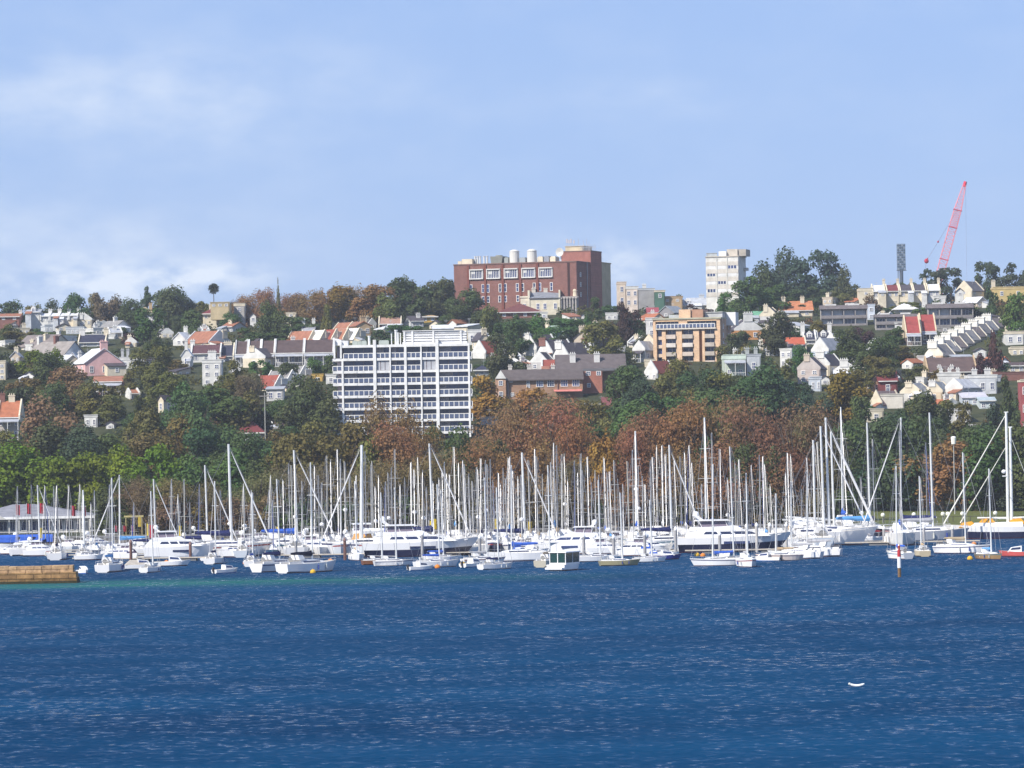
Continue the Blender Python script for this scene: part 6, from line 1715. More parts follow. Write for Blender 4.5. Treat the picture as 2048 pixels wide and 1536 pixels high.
# motor boats -------------------------------------------------------
def cruiser(px, py, Lpx, head, label, fly=True, hard=True, dark=0.0, tent=None, arch=True, name='motor_yacht', scale_z=1.0, hull=WB, hm=HM, F=.15, cover=None, Y=None, antenna=True, group='motor yachts', third=False, desc='', zs=.85):
    p = on_water(px, py) if Y is None else P(px, py, Y)
    p.z = 0 if Y is None else p.z
    k = FPX / p.y
    Lh = 1.15 * Lpx / k / max(.35, abs(math.cos(R(head))))
    B = Lh * .30; f = F * Lh
    t0 = thing(name, 'motor boat', p, R(head), label=label, desc=desc, group=group, px=px, py=py, zone='water')
    part('hull', hull_mb(Lh, B, f, trans=.9, sheer=.35, rake=.14, two=dark), hm, t0, hull)  # dark lower band paints in shadow and reflections on the topsides
    l = Lh; w = B * .44
    z0 = f + .0
    ch = .105 * l * zs
    # lower house with raked windscreen
    part('cabin', MB().prism_y([(-.40 * l, z0), (.30 * l, z0 + .012 * l), (.26 * l, z0 + .035 * l), (.10 * l, z0 + ch), (-.30 * l, z0 + ch), (-.40 * l, z0 + ch * .9)], -w, w, 0, -w * .82, w * .82), 'gelcoat', t0, WB)
    part('cabin_window', MB().prism_y([(-.27 * l, z0 + ch * .52), (.20 * l, z0 + ch * .46), (.125 * l, z0 + ch * .86), (-.25 * l, z0 + ch * .86)], -w * .925, w * .925, 0, -w * .875, w * .875), 'glass', t0)
    for sx in (-.02, -.14):
        part('window_pillar', MB().prism_y([(sx * l, z0 + ch * .45), (sx * l + .022 * l, z0 + ch * .45), (sx * l - .0 * l, z0 + ch * .9), (sx * l - .022 * l, z0 + ch * .9)], -w * .94, w * .94, 0, -w * .89, w * .89), 'gelcoat', t0, WB)
    part('foredeck', MB().prism_y([(.30 * l - .003, z0 + .002), (.40 * l, z0 + .02 * l), (.30 * l - .003, z0 + .035 * l)], -w * .45, w * .45), 'gelcoat', t0, WB)
    if dark or l > 11:
        part('hull_window', MB().box(-.10 * l, .12 * l, -B * .5 - .012, -B * .5 + .15, f * .58, f * .76).box(-.10 * l, .12 * l, B * .5 - .15, B * .5 + .012, f * .58, f * .76), 'glass', t0)
    zt = z0 + ch
    if fly:
        fh = .06 * l * zs
        part('flybridge', MB().prism_y([(-.38 * l, zt + .002), (.09 * l, zt + .002), (.02 * l, zt + fh), (-.02 * l, zt + fh * 1.2), (-.06 * l, zt + fh), (-.36 * l, zt + fh * .8)], -w * .84, w * .84, 0, -w * .8, w * .8), 'gelcoat', t0, WB)
        zf = zt + fh
        if hard:
            part('clear_cover', MB().prism_y([(-.29 * l, zf * 1.0 - .01 * l), (-.04 * l, zf - .005 * l), (-.08 * l, zf + .075 * l * zs), (-.27 * l, zf + .075 * l * zs)], -w * .72, w * .72, 0, -w * .66, w * .66), 'canvas', t0, (.20, .17, .22))
            for sx in (-.28, -.175, -.06):
                for sy in (-1, 1):
                    part('hardtop_post', MB().tube((sx * l, sy * w * .73, zf - .005 * l), (sx * l - .02 * l, sy * w * .70, zf + .075 * l * zs), .05, .05, 5), 'gelcoat', t0, WB)
            part('hardtop', MB().prism_y([(-.33 * l, zf + .076 * l * zs), (-.03 * l, zf + .076 * l * zs), (-.05 * l, zf + .092 * l * zs), (-.31 * l, zf + .092 * l * zs)], -w * .85, w * .85), 'gelcoat', t0, WB)
            zz = zf + .092 * l * zs
        else:
            zz = zf
        if arch:
            part('radar_arch', MB().prism_y([(-.30 * l, zz), (-.26 * l, zz), (-.30 * l, zz + .03 * l), (-.34 * l, zz + .03 * l)], -w * .8, -w * .7).prism_y([(-.30 * l, zz), (-.26 * l, zz), (-.30 * l, zz + .03 * l), (-.34 * l, zz + .03 * l)], w * .7, w * .8).box(-.34 * l, -.30 * l, -w * .8, w * .8, zz + .03 * l + .002, zz + .037 * l), 'gelcoat', t0, WB)
            part('radar_dome', MB().dome((-.32 * l, w * .3, zz + .045 * l), .35, .3, 9, 5, full=True).dome((-.32 * l, -w * .35, zz + .05 * l), .42, .42, 9, 5, full=True), 'gelcoat', t0, WB)
        if antenna:
            part('antenna', MB().tube((-.33 * l, w * .6, zz), (-.36 * l, w * .6, zz + .14 * l), .03, .015, 4).tube((-.33 * l, -w * .6, zz), (-.36 * l, -w * .6, zz + .12 * l), .03, .015, 4), 'gelcoat', t0, WB)
        if third:
            part('upper_deck', MB().prism_y([(-.22 * l, zf + .003), (-.0 * l, zf + .003), (-.05 * l, zf + .05 * l), (-.20 * l, zf + .05 * l)], -w * .62, w * .62, 0, -w * .5, w * .5), 'gelcoat', t0, WB)
    else:
        part('hardtop', MB().prism_y([(-.24 * l, zt + .03 * l), (.08 * l, zt + .02 * l), (.06 * l, zt + .032 * l), (-.24 * l, zt + .045 * l)], -w * .85, w * .85), 'gelcoat', t0, WB)
        part('clear_cover', MB().prism_y([(-.22 * l, zt + .002), (.07 * l, zt + .002), (.04 * l, zt + .022 * l), (-.22 * l, zt + .03 * l)], -w * .74, w * .74), 'canvas', t0, (.16, .15, .18))
        if arch:
            part('antenna', MB().tube((-.15 * l, 0, zt + .04 * l), (-.18 * l, 0, zt + .2 * l), .035, .02, 4), 'gelcoat', t0, WB)
    if tent:
        part('tent_cover', MB().prism_y([(-.47 * l, z0 + .02), (-.22 * l, z0 + .02), (-.24 * l, z0 + ch * 1.15), (-.40 * l, z0 + ch * 1.1)], -w * 1.03, w * 1.03, 0, -w * .75, w * .75), 'canvas', t0, tent)
    mb = MB()
    pts = [(.05 * l, B * .47), (.2 * l, B * .42), (.33 * l, B * .28), (.46 * l, B * .06)]
    for sy in (-1, 1):
        for i, (x, y) in enumerate(pts):
            zz2 = f * (1 + .35 * max(0, (x / l + .2) / .7) ** 1.6)
            mb.tube((x, y * sy, zz2 - .05), (x, y * sy, zz2 + .7), .02, .02, 4)
            if i:
                xp, yp = pts[i - 1]; zp = f * (1 + .35 * max(0, (xp / l + .2) / .7) ** 1.6)
                mb.tube((xp, yp * sy, zp + .68), (x, y * sy, zz2 + .68), .018, .018, 3)
    part('bow_rail', mb, 'spar', t0, (.65, .65, .65))
    part('swim_platform', MB().box(-.55 * l, -.485 * l, -B * .4, B * .4, .25, .38), 'deck', t0)
    return t0


def launch(px, py, Lm, head, label, cab=True, hull=WB, cover=None, hm=HMB, name='launch', cat='launch', outboard=True, screen=None):
    """small open or half-decked motor boat"""
    p = on_water(px, py); p.z = 0
    t0 = thing(name, cat, p, R(head), label=label, px=px, py=py, zone='water', group='small moored boats')
    B = Lm * .36; f = Lm * .12
    part('hull', hull_mb(Lm, B, f, trans=.85, draft=.25, sheer=.4, rake=.13), hm, t0, hull)
    if cab:
        c = part('cabin', MB().prism_y([(-.10 * Lm, f), (.27 * Lm, f), (.18 * Lm, f + .12 * Lm), (-.10 * Lm, f + .16 * Lm)], -B * .36, B * .36, 0, -B * .3, B * .3), 'gelcoat', t0, WB)
        part('window', MB().prism_y([(-.07 * Lm, f + .07 * Lm), (.19 * Lm, f + .055 * Lm), (.15 * Lm, f + .11 * Lm), (-.07 * Lm, f + .13 * Lm)], -B * .352, B * .352, 0, -B * .33, B * .33), 'glass', c)
    if cover:
        part('boat_cover', MB().prism_y([(-.45 * Lm, f), (.3 * Lm, f + .02), (.1 * Lm, f + .14 * Lm), (-.3 * Lm, f + .14 * Lm)], -B * .46, B * .46, 0, -B * .2, B * .2), 'canvas', t0, cover)
    if outboard:
        part('outboard_motor', MB().box(-.55 * Lm, -.49 * Lm, -.14, .14, f * .5, f + .35).tube((-.52 * Lm, 0, f * .5), (-.52 * Lm, 0, -.3), .07, .06, 5), 'canvas', t0, (.05, .05, .06))
    return t0
# ------------------------------------------------------------------ the fleet
RED = (.45, .05, .04)
# berthed yachts: mast heads as they stand in the photo (px, py)
MASTS = [(34, 972), (63, 969), (90, 970), (107, 972), (113, 970), (138, 969), (160, 968), (188, 981), (182, 1005), (218, 969), (267, 1005), (308, 980), (342, 958), (356, 988), (367, 958), (379, 1005),
         (398, 968), (441, 980), (458, 965), (487, 967), (503, 980), (506, 985), (537, 980), (541, 950), (545, 1000), (566, 958), (577, 927), (583, 930), (589, 927), (623, 955), (629, 929), (637, 950), (651, 911), (661, 919),
         (674, 898), (680, 918), (690, 922), (712, 950), (725, 938), (729, 902), (741, 930), (744, 922), (757, 950), (770, 963), (777, 945), (782, 935), (788, 898), (809, 955), (821, 924), (828, 938), (835, 914), (845, 940),
         (853, 973), (878, 955), (884, 937), (888, 924), (893, 946), (899, 948), (908, 893), (917, 925), (925, 920), (929, 928), (937, 947), (952, 934), (955, 937), (962, 916), (970, 920), (975, 928), (980, 918), (986, 960),
         (997, 945), (1001, 965), (1006, 936), (1017, 915), (1019, 912), (1025, 940), (1036, 952), (1041, 950), (1058, 920), (1069, 897), (1074, 912), (1102, 924), (1107, 885), (1112, 890), (1122, 908), (1128, 907), (1148, 921),
         (1155, 945), (1160, 907), (1165, 940), (1174, 913), (1190, 940), (1197, 950), (1208, 914), (1214, 945), (1218, 942), (1229, 920), (1246, 968), (1256, 922), (1264, 900), (1275, 930), (1284, 952), (1300, 920), (1304, 913),
         (1313, 890), (1323, 890), (1330, 908), (1348, 920), (1361, 912), (1369, 903), (1377, 890), (1383, 925), (1422, 865), (1440, 897), (1470, 923), (1477, 918), (1502, 929), (1518, 910), (1525, 912), (1529, 928),
         (1551, 987), (1571, 945), (1575, 905), (1581, 908), (1602, 978), (1613, 914), (1633, 883), (1685, 865), (1733, 880), (1746, 878), (1798, 860), (1851, 885), (1722, 953),
         # a few more in the dense middle of the marina
         (604, 962), (642, 965), (700, 948), (750, 972), (800, 968), (866, 962), (945, 962), (1012, 958), (1048, 965), (1084, 948), (1135, 958), (1182, 965), (1235, 958), (1290, 968), (1338, 955), (1402, 968), (1455, 955), (1540, 968)]
MASTS.sort()
rows = [664, 678, 692, 706, 719]
last = [-999] * 5
brnd = random.Random(5)
for (px, top) in MASTS:
    best = max(range(5), key=lambda r: (px - last[r]) + brnd.uniform(0, 12) + (8 if top < 925 and r < 2 else 0))
    last[best] = px
    Y = rows[best] + brnd.uniform(-2, 2)
    if 1640 < px < 1760: Y = max(Y, 700)
    if px > 1680: Y = min(Y, 701)
    p = P(px, top, Y)
    H = p.z
    Lm = min(16, max(7.5, H / brnd.uniform(1.18, 1.36)))
    head = brnd.choice([90, -90]) + brnd.uniform(-4, 4)
    s = Lm / 12
    cover = brnd.choice([BLUE, NAVY, NAVY, NAVY, GREYC, TANC, WHC, SKYB, None])
    hull = brnd.choice([WB, WB, WB, (.72, .70, .66), (.62, .66, .70), (.03, .04, .13)])
    tall = 'tall' if H > 16.5 else 'short' if H < 11.5 else 'medium'
    desc = f'{tall} masted yacht with {CN[cover]} boom cover'
    if cover is None:
        desc = f'{tall} bare masted yacht'
    if hull[0] < .1:
        desc = desc.replace('yacht', 'dark yacht')
    loc = Vector((p.x - .75 * s * math.cos(R(head)), Y - .75 * s * math.sin(R(head)), 0))
    t0 = thing('sailing_yacht', 'yacht', loc, R(head), desc=desc, group='yachts berthed in the marina', px=px, py=top, zone='mast')
    q = brnd.random()
    mc = brnd.choice([(.52, .51, .48), (.40, .40, .39), (.30, .30, .30), (.22, .22, .23), (.45, .43, .37)])
    sail_parts(t0, H, Lm, best < 2, cover, True if q < .28 else ((.05, .08, .3) if q < .33 else None), thick=brnd.uniform(.62, .95), spr=brnd.choice([1, 2, 2, 3]), hull=hull, mastc=mc, mcol=mc, dome=.42 if brnd.random() < .09 else False)

# yachts with the thickest masts and furled headsails, one by one
MH = dict(thick=1.9, spr=3, jib=True)


YS = 1.14


def big(px, top, Y, Lm, head, label, cover=NAVY, hull=WB, thick=1.9, jib=True, spr=3, **kw):
    p = P(px, top, Y); s = Lm / 12
    loc = Vector((p.x - .75 * s * math.cos(R(head)), Y - .75 * s * math.sin(R(head)), 0))
    t0 = thing('sailing_yacht', 'yacht', loc, R(head), label=label, group='yachts berthed in the marina', px=px, py=top, zone='mast')
    sail_parts(t0, p.z, Lm, True, cover, jib, thick=thick, spr=spr, hull=hull, **kw)
    return t0


big(78, 970, 690, 9, 20, 'yacht with thick pale furled sail slanting down before the clubhouse roof', WHC, thick=1.1)
big(167, 980, 672, 8, 90, 'small yacht with thick white mast in front of the clubhouse end', WHC, thick=1.5, jib=None)
big(237, 950, 684, 11, 195, 'yacht whose furled jib slants left beside the grey brown trees', SKYB, thick=1.2)
big(310, 958, 676, 10, 14, 'yacht with furled jib slanting right above the white tented cruiser', NAVY, thick=1.1)
big(413, 930, 668, 12, 12, 'yacht with pale mast and jib slanting right beside the green fig trees', NAVY, thick=1.3)
big(460, 888, 666, 15, 8, 'large yacht with very thick white mast left of the maroon roofed villa', NAVY, thick=2.1)
big(592, 900, 672, 15, 10, 'tall white masted yacht with two spreader pairs above the twin transoms', BLUE, thick=1.6)
big(719, 890, 664, 15, 188, 'yacht with the thickest white mast in front of the white balcony block', WHC, thick=2.6)
big(863, 887, 670, 15, 12, 'tall yacht with two slanting stays below the right edge of the white block', NAVY, thick=1.5)
big(1047, 905, 668, 13, 10, 'yacht with long white jib slanting right before the russet trees', NAVY, thick=1.9)
big(1270, 862, 674, 15, 90, 'tall ketch with wide spreaders and white mast dome before the russet planes', BLUE, thick=1.6, dome=.5)
big(1340, 890, 660, 13, 12, 'tall yacht with furled jib beside the long superyacht bow', NAVY, thick=1.5)
big(1409, 835, 670, 16, 90, 'tallest yacht mast rising behind the long superyacht', NAVY, thick=1.6, jib=None)
big(1627, 880, 676, 14, 95, 'yacht with pale mast just left of the white racing yachts', GREYC, thick=1.7, jib=None)
big(1645, 852, 668, 17, 4, 'white racing yacht with thick mast and jib, foremost of the racing trio', None, thick=1.8)
big(1655, 835, 678, 18, 4, 'white racing yacht with the tallest thick mast of the racing trio', None, thick=1.9)
big(1665, 863, 688, 16, 4, 'white racing yacht with shortest mast, rearmost of the racing trio', None, thick=1.7)
big(1681, 814, 700, 18, 90, 'yacht with slender very tall mast behind the racing trio', BLUE, thick=1.2, jib=None)
big(1737, 845, 690, 15, 10, 'tall masted yacht with light blue cover right of the racing trio', SKYB, thick=1.4, jib=None)
big(1797, 835, 688, 15, 175, 'dark hulled yacht with tall mast behind the red and white pile', NAVY, hull=(.015, .018, .04), thick=1.4)
big(1862, 825, 680, 14, 12, 'grey hulled yacht with tall spreadered mast before the orange brown tree', GREYC, hull=(.36, .38, .42), thick=1.5, jib=None)

# large ketch at the right with orange covers
p = P(1990, 1086, 690); p.z = 0
pk = p
t0 = thing('ketch', 'yacht', (pk.x, pk.y, 0), R(176), label='large navy and white ketch with orange deck covers and very thick masts', px=2012, py=825, zone='water')
Lk = 17.0
part('hull', hull_mb(Lk, 4.6, 1.9, trans=.6, two=.55, rake=.12), HM, t0, WB)
part('cabin', MB().prism_y([(-4.5, 1.9), (4.2, 2.0), (3.2, 2.6), (-4.5, 2.7)], -1.6, 1.6, 0, -1.3, 1.3), 'gelcoat', t0, WB)
for xx, cz in ((4.4, 2.2), (1.2, 2.7), (-3.6, 2.6)):
    part('orange_cover', MB().prism_y([(xx - 1.5, cz - .3), (xx + 1.5, cz - .3), (xx + .9, cz + .45), (xx - .7, cz + .65)], -1.3, 1.3, 0, -.4, .4), 'canvas', t0, (.56, .27, .03))
for mpx, mtop, xo in ((2012, 825, 0), (2020, 855, 0)):
    q = P(mpx, mtop, pk.y)
    lx = (q.x - pk.x) * math.cos(R(176))
    part('mast', MB().tube((lx, 0, 1.5), (lx, 0, q.z), .26, .2, 8).box(lx - .35, lx + .35, -.1, .1, q.z, q.z + .15), 'spar', t0, (.78, .78, .74))
    for f in (.35, .58, .8):
        part('spreader', MB().tube((lx, -1.4, q.z * f), (lx, 1.4, q.z * f), .05, .05, 5), 'spar', t0, (.7, .7, .7))
    part('boom', MB().tube((lx, 0, 3.3), (lx + 5.0 * (1 if mpx == 2012 else -.6), 0, 3.4), .18, .15, 7), 'canvas', t0, (.74, .73, .70))
    if mpx == 2012:
        part('radar_dome', MB().dome((lx + .55, 0, q.z * .53), .38, .34, 10, 6, full=True).box(lx + .1, lx + .8, -.25, .25, q.z * .53 - .8, q.z * .53 - .65), 'gelcoat', t0, WB)
        part('furled_jib', MB().tube((8.3, 0, 2.5), (lx + .2, 0, q.z - .6), .15, .07, 6), 'canvas', t0, (.72, .70, .62))
        part('furled_jib', MB().tube((5.6, 0, 2.6), (lx + .2, 0, q.z * .72), .11, .05, 6), 'canvas', t0, (.70, .68, .60))
    else:
        part('backstay', MB().tube((-8.2, 0, 2.0), (lx - .2, 0, q.z * .9), .06, .04, 5), 'spar', t0, (.7, .7, .6))

# motor yachts along the outer berths, left to right
cruiser(86, 1112, 70, 4, 'white flybridge cruiser berthed beside the blue sail cover at far left', arch=True)
cruiser(28, 1108, 60, 172, 'white cabin cruiser with grey canopy partly behind the breakwater', fly=False)
cruiser(150, 1104, 62, 6, 'white hardtop cruiser in front of the clubhouse end', Y=None)
cruiser(178, 1120, 52, 8, 'small white sports cruiser just behind the breakwater tip', fly=False)
cruiser(238, 1118, 66, 176, 'white flybridge cruiser with dark aft canopy left of the tented cruiser', tent=(.05, .04, .08))
cruiser(232, 1092, 60, 5, 'white double decked charter cruiser with red flags behind it')
cruiser(285, 1094, 56, 6, 'small white pilothouse cruiser behind the tented cruiser', fly=False)
cruiser(360, 1116, 128, 6, 'large white cruiser wrapped in a white tent cover', tent=(.72, .72, .72), hard=True)
cruiser(412, 1088, 66, 8, 'white flybridge cruiser with cream boom behind the tented cruiser')
cruiser(468, 1088, 62, 174, 'white cruiser with grey spray hood right of the cream boom')
cruiser(478, 1114, 72, 5, 'grey white cruiser under pale grey canvas between thick masts', tent=(.50, .50, .52), fly=False)
cruiser(560, 1108, 80, 4, 'long white low cruiser with shade painted on lower hull behind the twin transoms', fly=False, dark=.55)
cruiser(640, 1108, 88, 6, 'white flybridge cruiser with clear curtains right of the twin transoms', dark=.4)
cruiser(722, 1106, 50, 95, 'white stern of a cruiser with tan canopy', tent=(.55, .30, .10), arch=False)
cruiser(842, 1112, 205, 4, 'large sleek white cruiser with long navy hull windows below the white block', dark=.5, zs=.6, F=.115)
cruiser(905, 1104, 60, 6, 'white flybridge cruiser half hidden behind the sleek navy windowed cruiser', dark=.3)
cruiser(920, 1110, 70, 4, 'white motor yacht bow right of the sleek navy windowed cruiser', fly=False, dark=.3)
cruiser(1060, 1112, 66, 6, 'white ferry like launch with bright blue tarpaulin', tent=BLUE, fly=False, arch=False)
cruiser(1142, 1108, 130, 176, 'large white cruiser with smooth arched roof behind the green windowed houseboat', hard=True)
cruiser(1215, 1108, 74, 6, 'white flybridge cruiser with dark curtains right of the arched cruiser', tent=None)
cruiser(1262, 1112, 82, 172, 'white sports cruiser with blue and white stern cover', tent=BLUE)
cruiser(1302, 1106, 80, 6, 'white cruiser with open aft deck left of the blue tarpaulin')
cruiser(1328, 1116, 54, 5, 'white boat under bright blue boat tarpaulin beside the superyacht', tent=BLUE, fly=False, arch=False)
cruiser(1468, 1103, 205, 3, 'long white superyacht with three decks and shade painted on lower hull', dark=.55, third=True, name='superyacht', F=.12, zs=.6)
cruiser(1562, 1092, 84, 5, 'white motor yacht with long dark side window right of the superyacht', dark=.3, fly=False)
cruiser(1608, 1096, 60, 174, 'white cruiser with grey canopy left of the racing trio', fly=False)
cruiser(1735, 1086, 60, 4, 'low white launch with dark open cockpit right of the racing trio', fly=False, arch=False)

# more motor boats packed between the larger ones
xrnd = random.Random(77)
for px, py, Lp in ((8, 1098, 60), (52, 1096, 64), (108, 1092, 58), (128, 1086, 60), (196, 1096, 58), (205, 1108, 56), (262, 1104, 54), (318, 1090, 60), (345, 1096, 62), (392, 1100, 60), (440, 1098, 58), (505, 1096, 66), (530, 1090, 56), (590, 1094, 70), (612, 1106, 60), (668, 1094, 58), (692, 1100, 56),
                   (742, 1092, 62), (776, 1096, 56), (960, 1096, 62), (985, 1104, 60), (1010, 1094, 58), (1030, 1104, 64), (1086, 1094, 66), (1110, 1102, 60), (1180, 1094, 64), (1196, 1106, 58), (1240, 1096, 62), (1282, 1096, 66), (1318, 1092, 60), (1348, 1094, 64), (1372, 1090, 60), (1545, 1086, 62), (1585, 1090, 60), (1600, 1082, 58), (1700, 1084, 56), (1770, 1080, 58), (1822, 1080, 54)):
    fl = xrnd.random() < .55
    tn = xrnd.choice([None, None, None, (.05, .05, .1), (.66, .66, .66), (.25, .25, .28)])
    hd = xrnd.choice([4, 5, 6, 8, 174, 176, 30, 150, 24])
    cruiser(px, py, Lp * xrnd.uniform(.85, 1.1), hd, None, fly=fl, tent=tn, dark=xrnd.choice([0, 0, .3, .5]), desc=('white flybridge cruiser' if fl else 'white low hardtop cruiser') + (' with %s aft cover' % {.05: 'navy', .66: 'pale', .25: 'grey'}[tn[0]] if tn else ''))

# moored boats in front, left to right
launch(166, 1147, 3.8, -70, 'small white runabout with blue waterline at the breakwater tip')
yacht(223, 1143, 78, 10, 955, SKYB, label='white yacht showing a broad rounded white transom', mastx=243)
launch(282, 1138, 5.2, 12, 'beige white half cabin boat under grey cover', cover=(.42, .38, .33), hm=HM)
yacht(304, 1144, 70, 6.5, 982, None, label='little white sloop stern on beside the grey covered boat', mastx=300)
launch(345, 1132, 5.5, 6, 'white open launch with orange buoy at its side', cab=True, hm=HM)
launch(412, 1121, 3.4, 80, 'pale round sterned dinghy beside the white cruiser berths', cab=False, outboard=False, name='dinghy', cat='dinghy')
yacht(430, 1127, 80, 8, 962, NAVY, label='cream white yacht stern on with navy cover', mastx=433)
launch(452, 1146, 4.2, 40, 'small white boat with vivid blue waterline and frame in open water')
yacht(505, 1132, 84, 7.5, 985, BLUE, label='small white yacht stern on with royal blue cover', mastx=508)
yacht(555, 1142, 56, 11, 958, NAVY, label='white yacht with red lifebuoys, left of the twin transoms', mastx=553)
yacht(618, 1144, 46, 11.5, 925, (.012, .014, .03), label='white yacht with black sail cover, right of the twin transoms', mastx=612)
yacht(713, 1120, -80, 7.5, 962, TANC, label='white sloop facing the viewer below the thickest mast', mastx=716)
yacht(760, 1129, 18, 6, 985, None, label='small brown hulled wooden sloop', hull=(.22, .09, .04), mastx=762, hm=HM)
yacht(788, 1131, 14, 6.5, 975, None, label='small white sloop right of the brown hulled sloop', mastx=793)
launch(842, 1140, 4.0, 30, 'small white cuddy boat with light blue waterline')
yacht(874, 1134, 25, 7.5, 968, BLUE, label='white yacht with tiny cabin right of the light blue waterline boat', mastx=880)
yacht(882, 1124, 20, 7, 980, BLUE, label='white yacht with orange fender behind the tiny cabin yacht', mastx=886)
launch(945, 1134, 4.4, 50, 'white outboard boat at left of the moored trio')
yacht(968, 1128, 24, 7.5, 955, GREYC, label='white yacht with open hatch in the middle of the moored trio', mastx=974)
yacht(993, 1138, 40, 6.5, 975, NAVY, label='white yacht stern on at right of the moored trio', mastx=1000)
yacht(1032, 1122, 190, 11, 930, BLUE, label='long white yacht with furled bright blue cover left of the houseboat', mastx=1040)
yacht(1098, 1133, 70, 8.5, 930, (.4, .3, .2), label='weathered beige yacht beside the green windowed houseboat', hull=(.52, .48, .38), mastx=1108)
yacht(1196, 1123, 20, 7, 960, None, label='white yacht with big outboard right of the houseboat', mastx=1200)
yacht(1240, 1131, 12, 6.5, 985, None, label='small olive hulled sloop with white sail tie', hull=(.34, .30, .17), mastx=1240)
yacht(1300, 1124, 16, 5.5, 1000, None, label='low white and navy day sailer', mastx=1306)
launch(1330, 1119, 5.0, 8, 'navy blue launch with white wheelhouse', hull=(.02, .03, .2), hm=HM)
yacht(1432, 1131, 186, 8, 928, BLUE, label='white yacht with high topsides and blue cover, left of its pair', mastx=1434)
yacht(1462, 1130, 20, 8, 893, BLUE, label='white yacht with blue cover hoisted against its mast, right of its pair', mastx=1462)
yacht(1494, 1133, -82, 8.5, 946, GREYC, label='white yacht bow on with brown cabin front', mastx=1490)
launch(1532, 1122, 4.4, 160, 'small white tender left of the pinkish yacht')
yacht(1558, 1121, 190, 7.5, 987, TANC, label='pinkish white yacht with tan cabin', hull=(.66, .56, .50), mastx=1551)
yacht(1590, 1117, 160, 9, 962, GREYC, label='white yacht with grey cockpit tent', mastx=1600)
yacht(1622, 1113, 165, 10, 940, GREYC, label='white yacht with sharp bow and blue grey deck cover', mastx=1632)
yacht(1796, 1117, 110, 8, 932, BLUE, label='white yacht directly behind the red and white pile', mastx=1786)
yacht(1844, 1112, 92, 7.5, 952, TANC, label='cream yacht stern on with dark outboard beside the red and white pile', hull=(.62, .52, .34), mastx=1841)
yacht(1925, 1106, -28, 9.5, 905, (.3, .24, .16), label='classic white yacht with upright bow before the orange brown tree', mastx=1913)
yacht(1980, 1118, -62, 6.5, 937, SKYB, label='old varnished wooden yacht with black waterline and blue cover', hull=(.30, .19, .09), mastx=1976)
launch(2036, 1113, 5.5, 172, 'red striped white dinghy launch at the right picture edge', hull=(.55, .10, .09), hm=HM)

# houseboat with green stern windows
p = on_water(1134, 1140); p.z = 0
t0 = thing('houseboat', 'motor boat', p, R(62), label='white houseboat with green glazed stern windows', px=1134, py=1110, zone='water')
part('hull', hull_mb(8.0, 3.4, .95, trans=.95, sheer=.2), HM, t0, WB)
part('cabin', MB().box(-3.2, 1.6, -1.45, 1.45, .95, 1.25).box(-3.3, 1.8, -1.6, 1.6, 2.85, 3.0).box(-3.2, -3.1, -1.45, -1.35, 1.25, 2.85).box(-3.2, -3.1, 1.35, 1.45, 1.25, 2.85).box(-3.2, -3.1, -.06, .06, 1.25, 2.85).box(1.5, 1.6, -1.45, -1.35, 1.25, 2.85).box(1.5, 1.6, 1.35, 1.45, 1.25, 2.85).box(-.8, -.7, -1.45, -1.35, 1.25, 2.85), 'gelcoat', t0, WB)
m, t_, b = base_mat('green_glass', 0.1, 0.6); b.inputs['Base Color'].default_value = (0.006, 0.035, 0.032, 1)
part('window', MB().box(-3.15, 1.55, -1.4, 1.4, 1.252, 2.845), 'green_glass', t0)
part('swim_platform', MB().box(-4.7, -3.95, -1.5, 1.5, .25, .55), 'gelcoat', t0, WB)

t0.scale = (.86, .86, .86)

# launch on a cradle ashore
pY = 806.0
p = P(1738, 1012, pY)
cruiser(1738, 1012, 58, 4, 'white motor launch raised on a timber cradle above the lawn', fly=False, Y=pY, name='cradled_launch')
zt = P(1738, 1012, pY)
t0 = thing('boat_cradle', 'cradle', (zt.x, pY, ground(zt.x, pY)), 0, label='dark timber cradle carrying the white motor launch', px=1738, py=1020)
hgt = zt.z - ground(zt.x, pY) + .02
for x in (-2.2, 0, 2.0):
    part('trestle', MB().box(x - .12, x + .12, -1.1, -.9, -.3, hgt).box(x - .12, x + .12, .9, 1.1, -.3, hgt).box(x - .14, x + .14, -1.2, 1.2, hgt - .5, hgt - .3), 'timber', t0, (.10, .07, .05))
# ------------------------------------------------------------------ marina fittings and small things
def pile(px, ptop, pbase, label, col=(.40, .38, .36), cap=WB, r=.24):
    p = on_water(px, pbase)
    H = P(px, ptop, p.y).z
    t0 = thing('mooring_pile', 'pile', (p.x, p.y, 0), 0, desc=label, group='mooring piles', px=px, py=ptop, zone='water')
    part('shaft', MB().tube((0, 0, -2), (0, 0, H - .35), r, r * .95, 9), 'timber', t0, col)
    part('cap', MB().tube((0, 0, H - .347), (0, 0, H - .1), r * 1.15, r * 1.1, 9).tube((0, 0, H - .099), (0, 0, H + .25), r * 1.1, .05, 9), 'gelcoat', t0, cap)


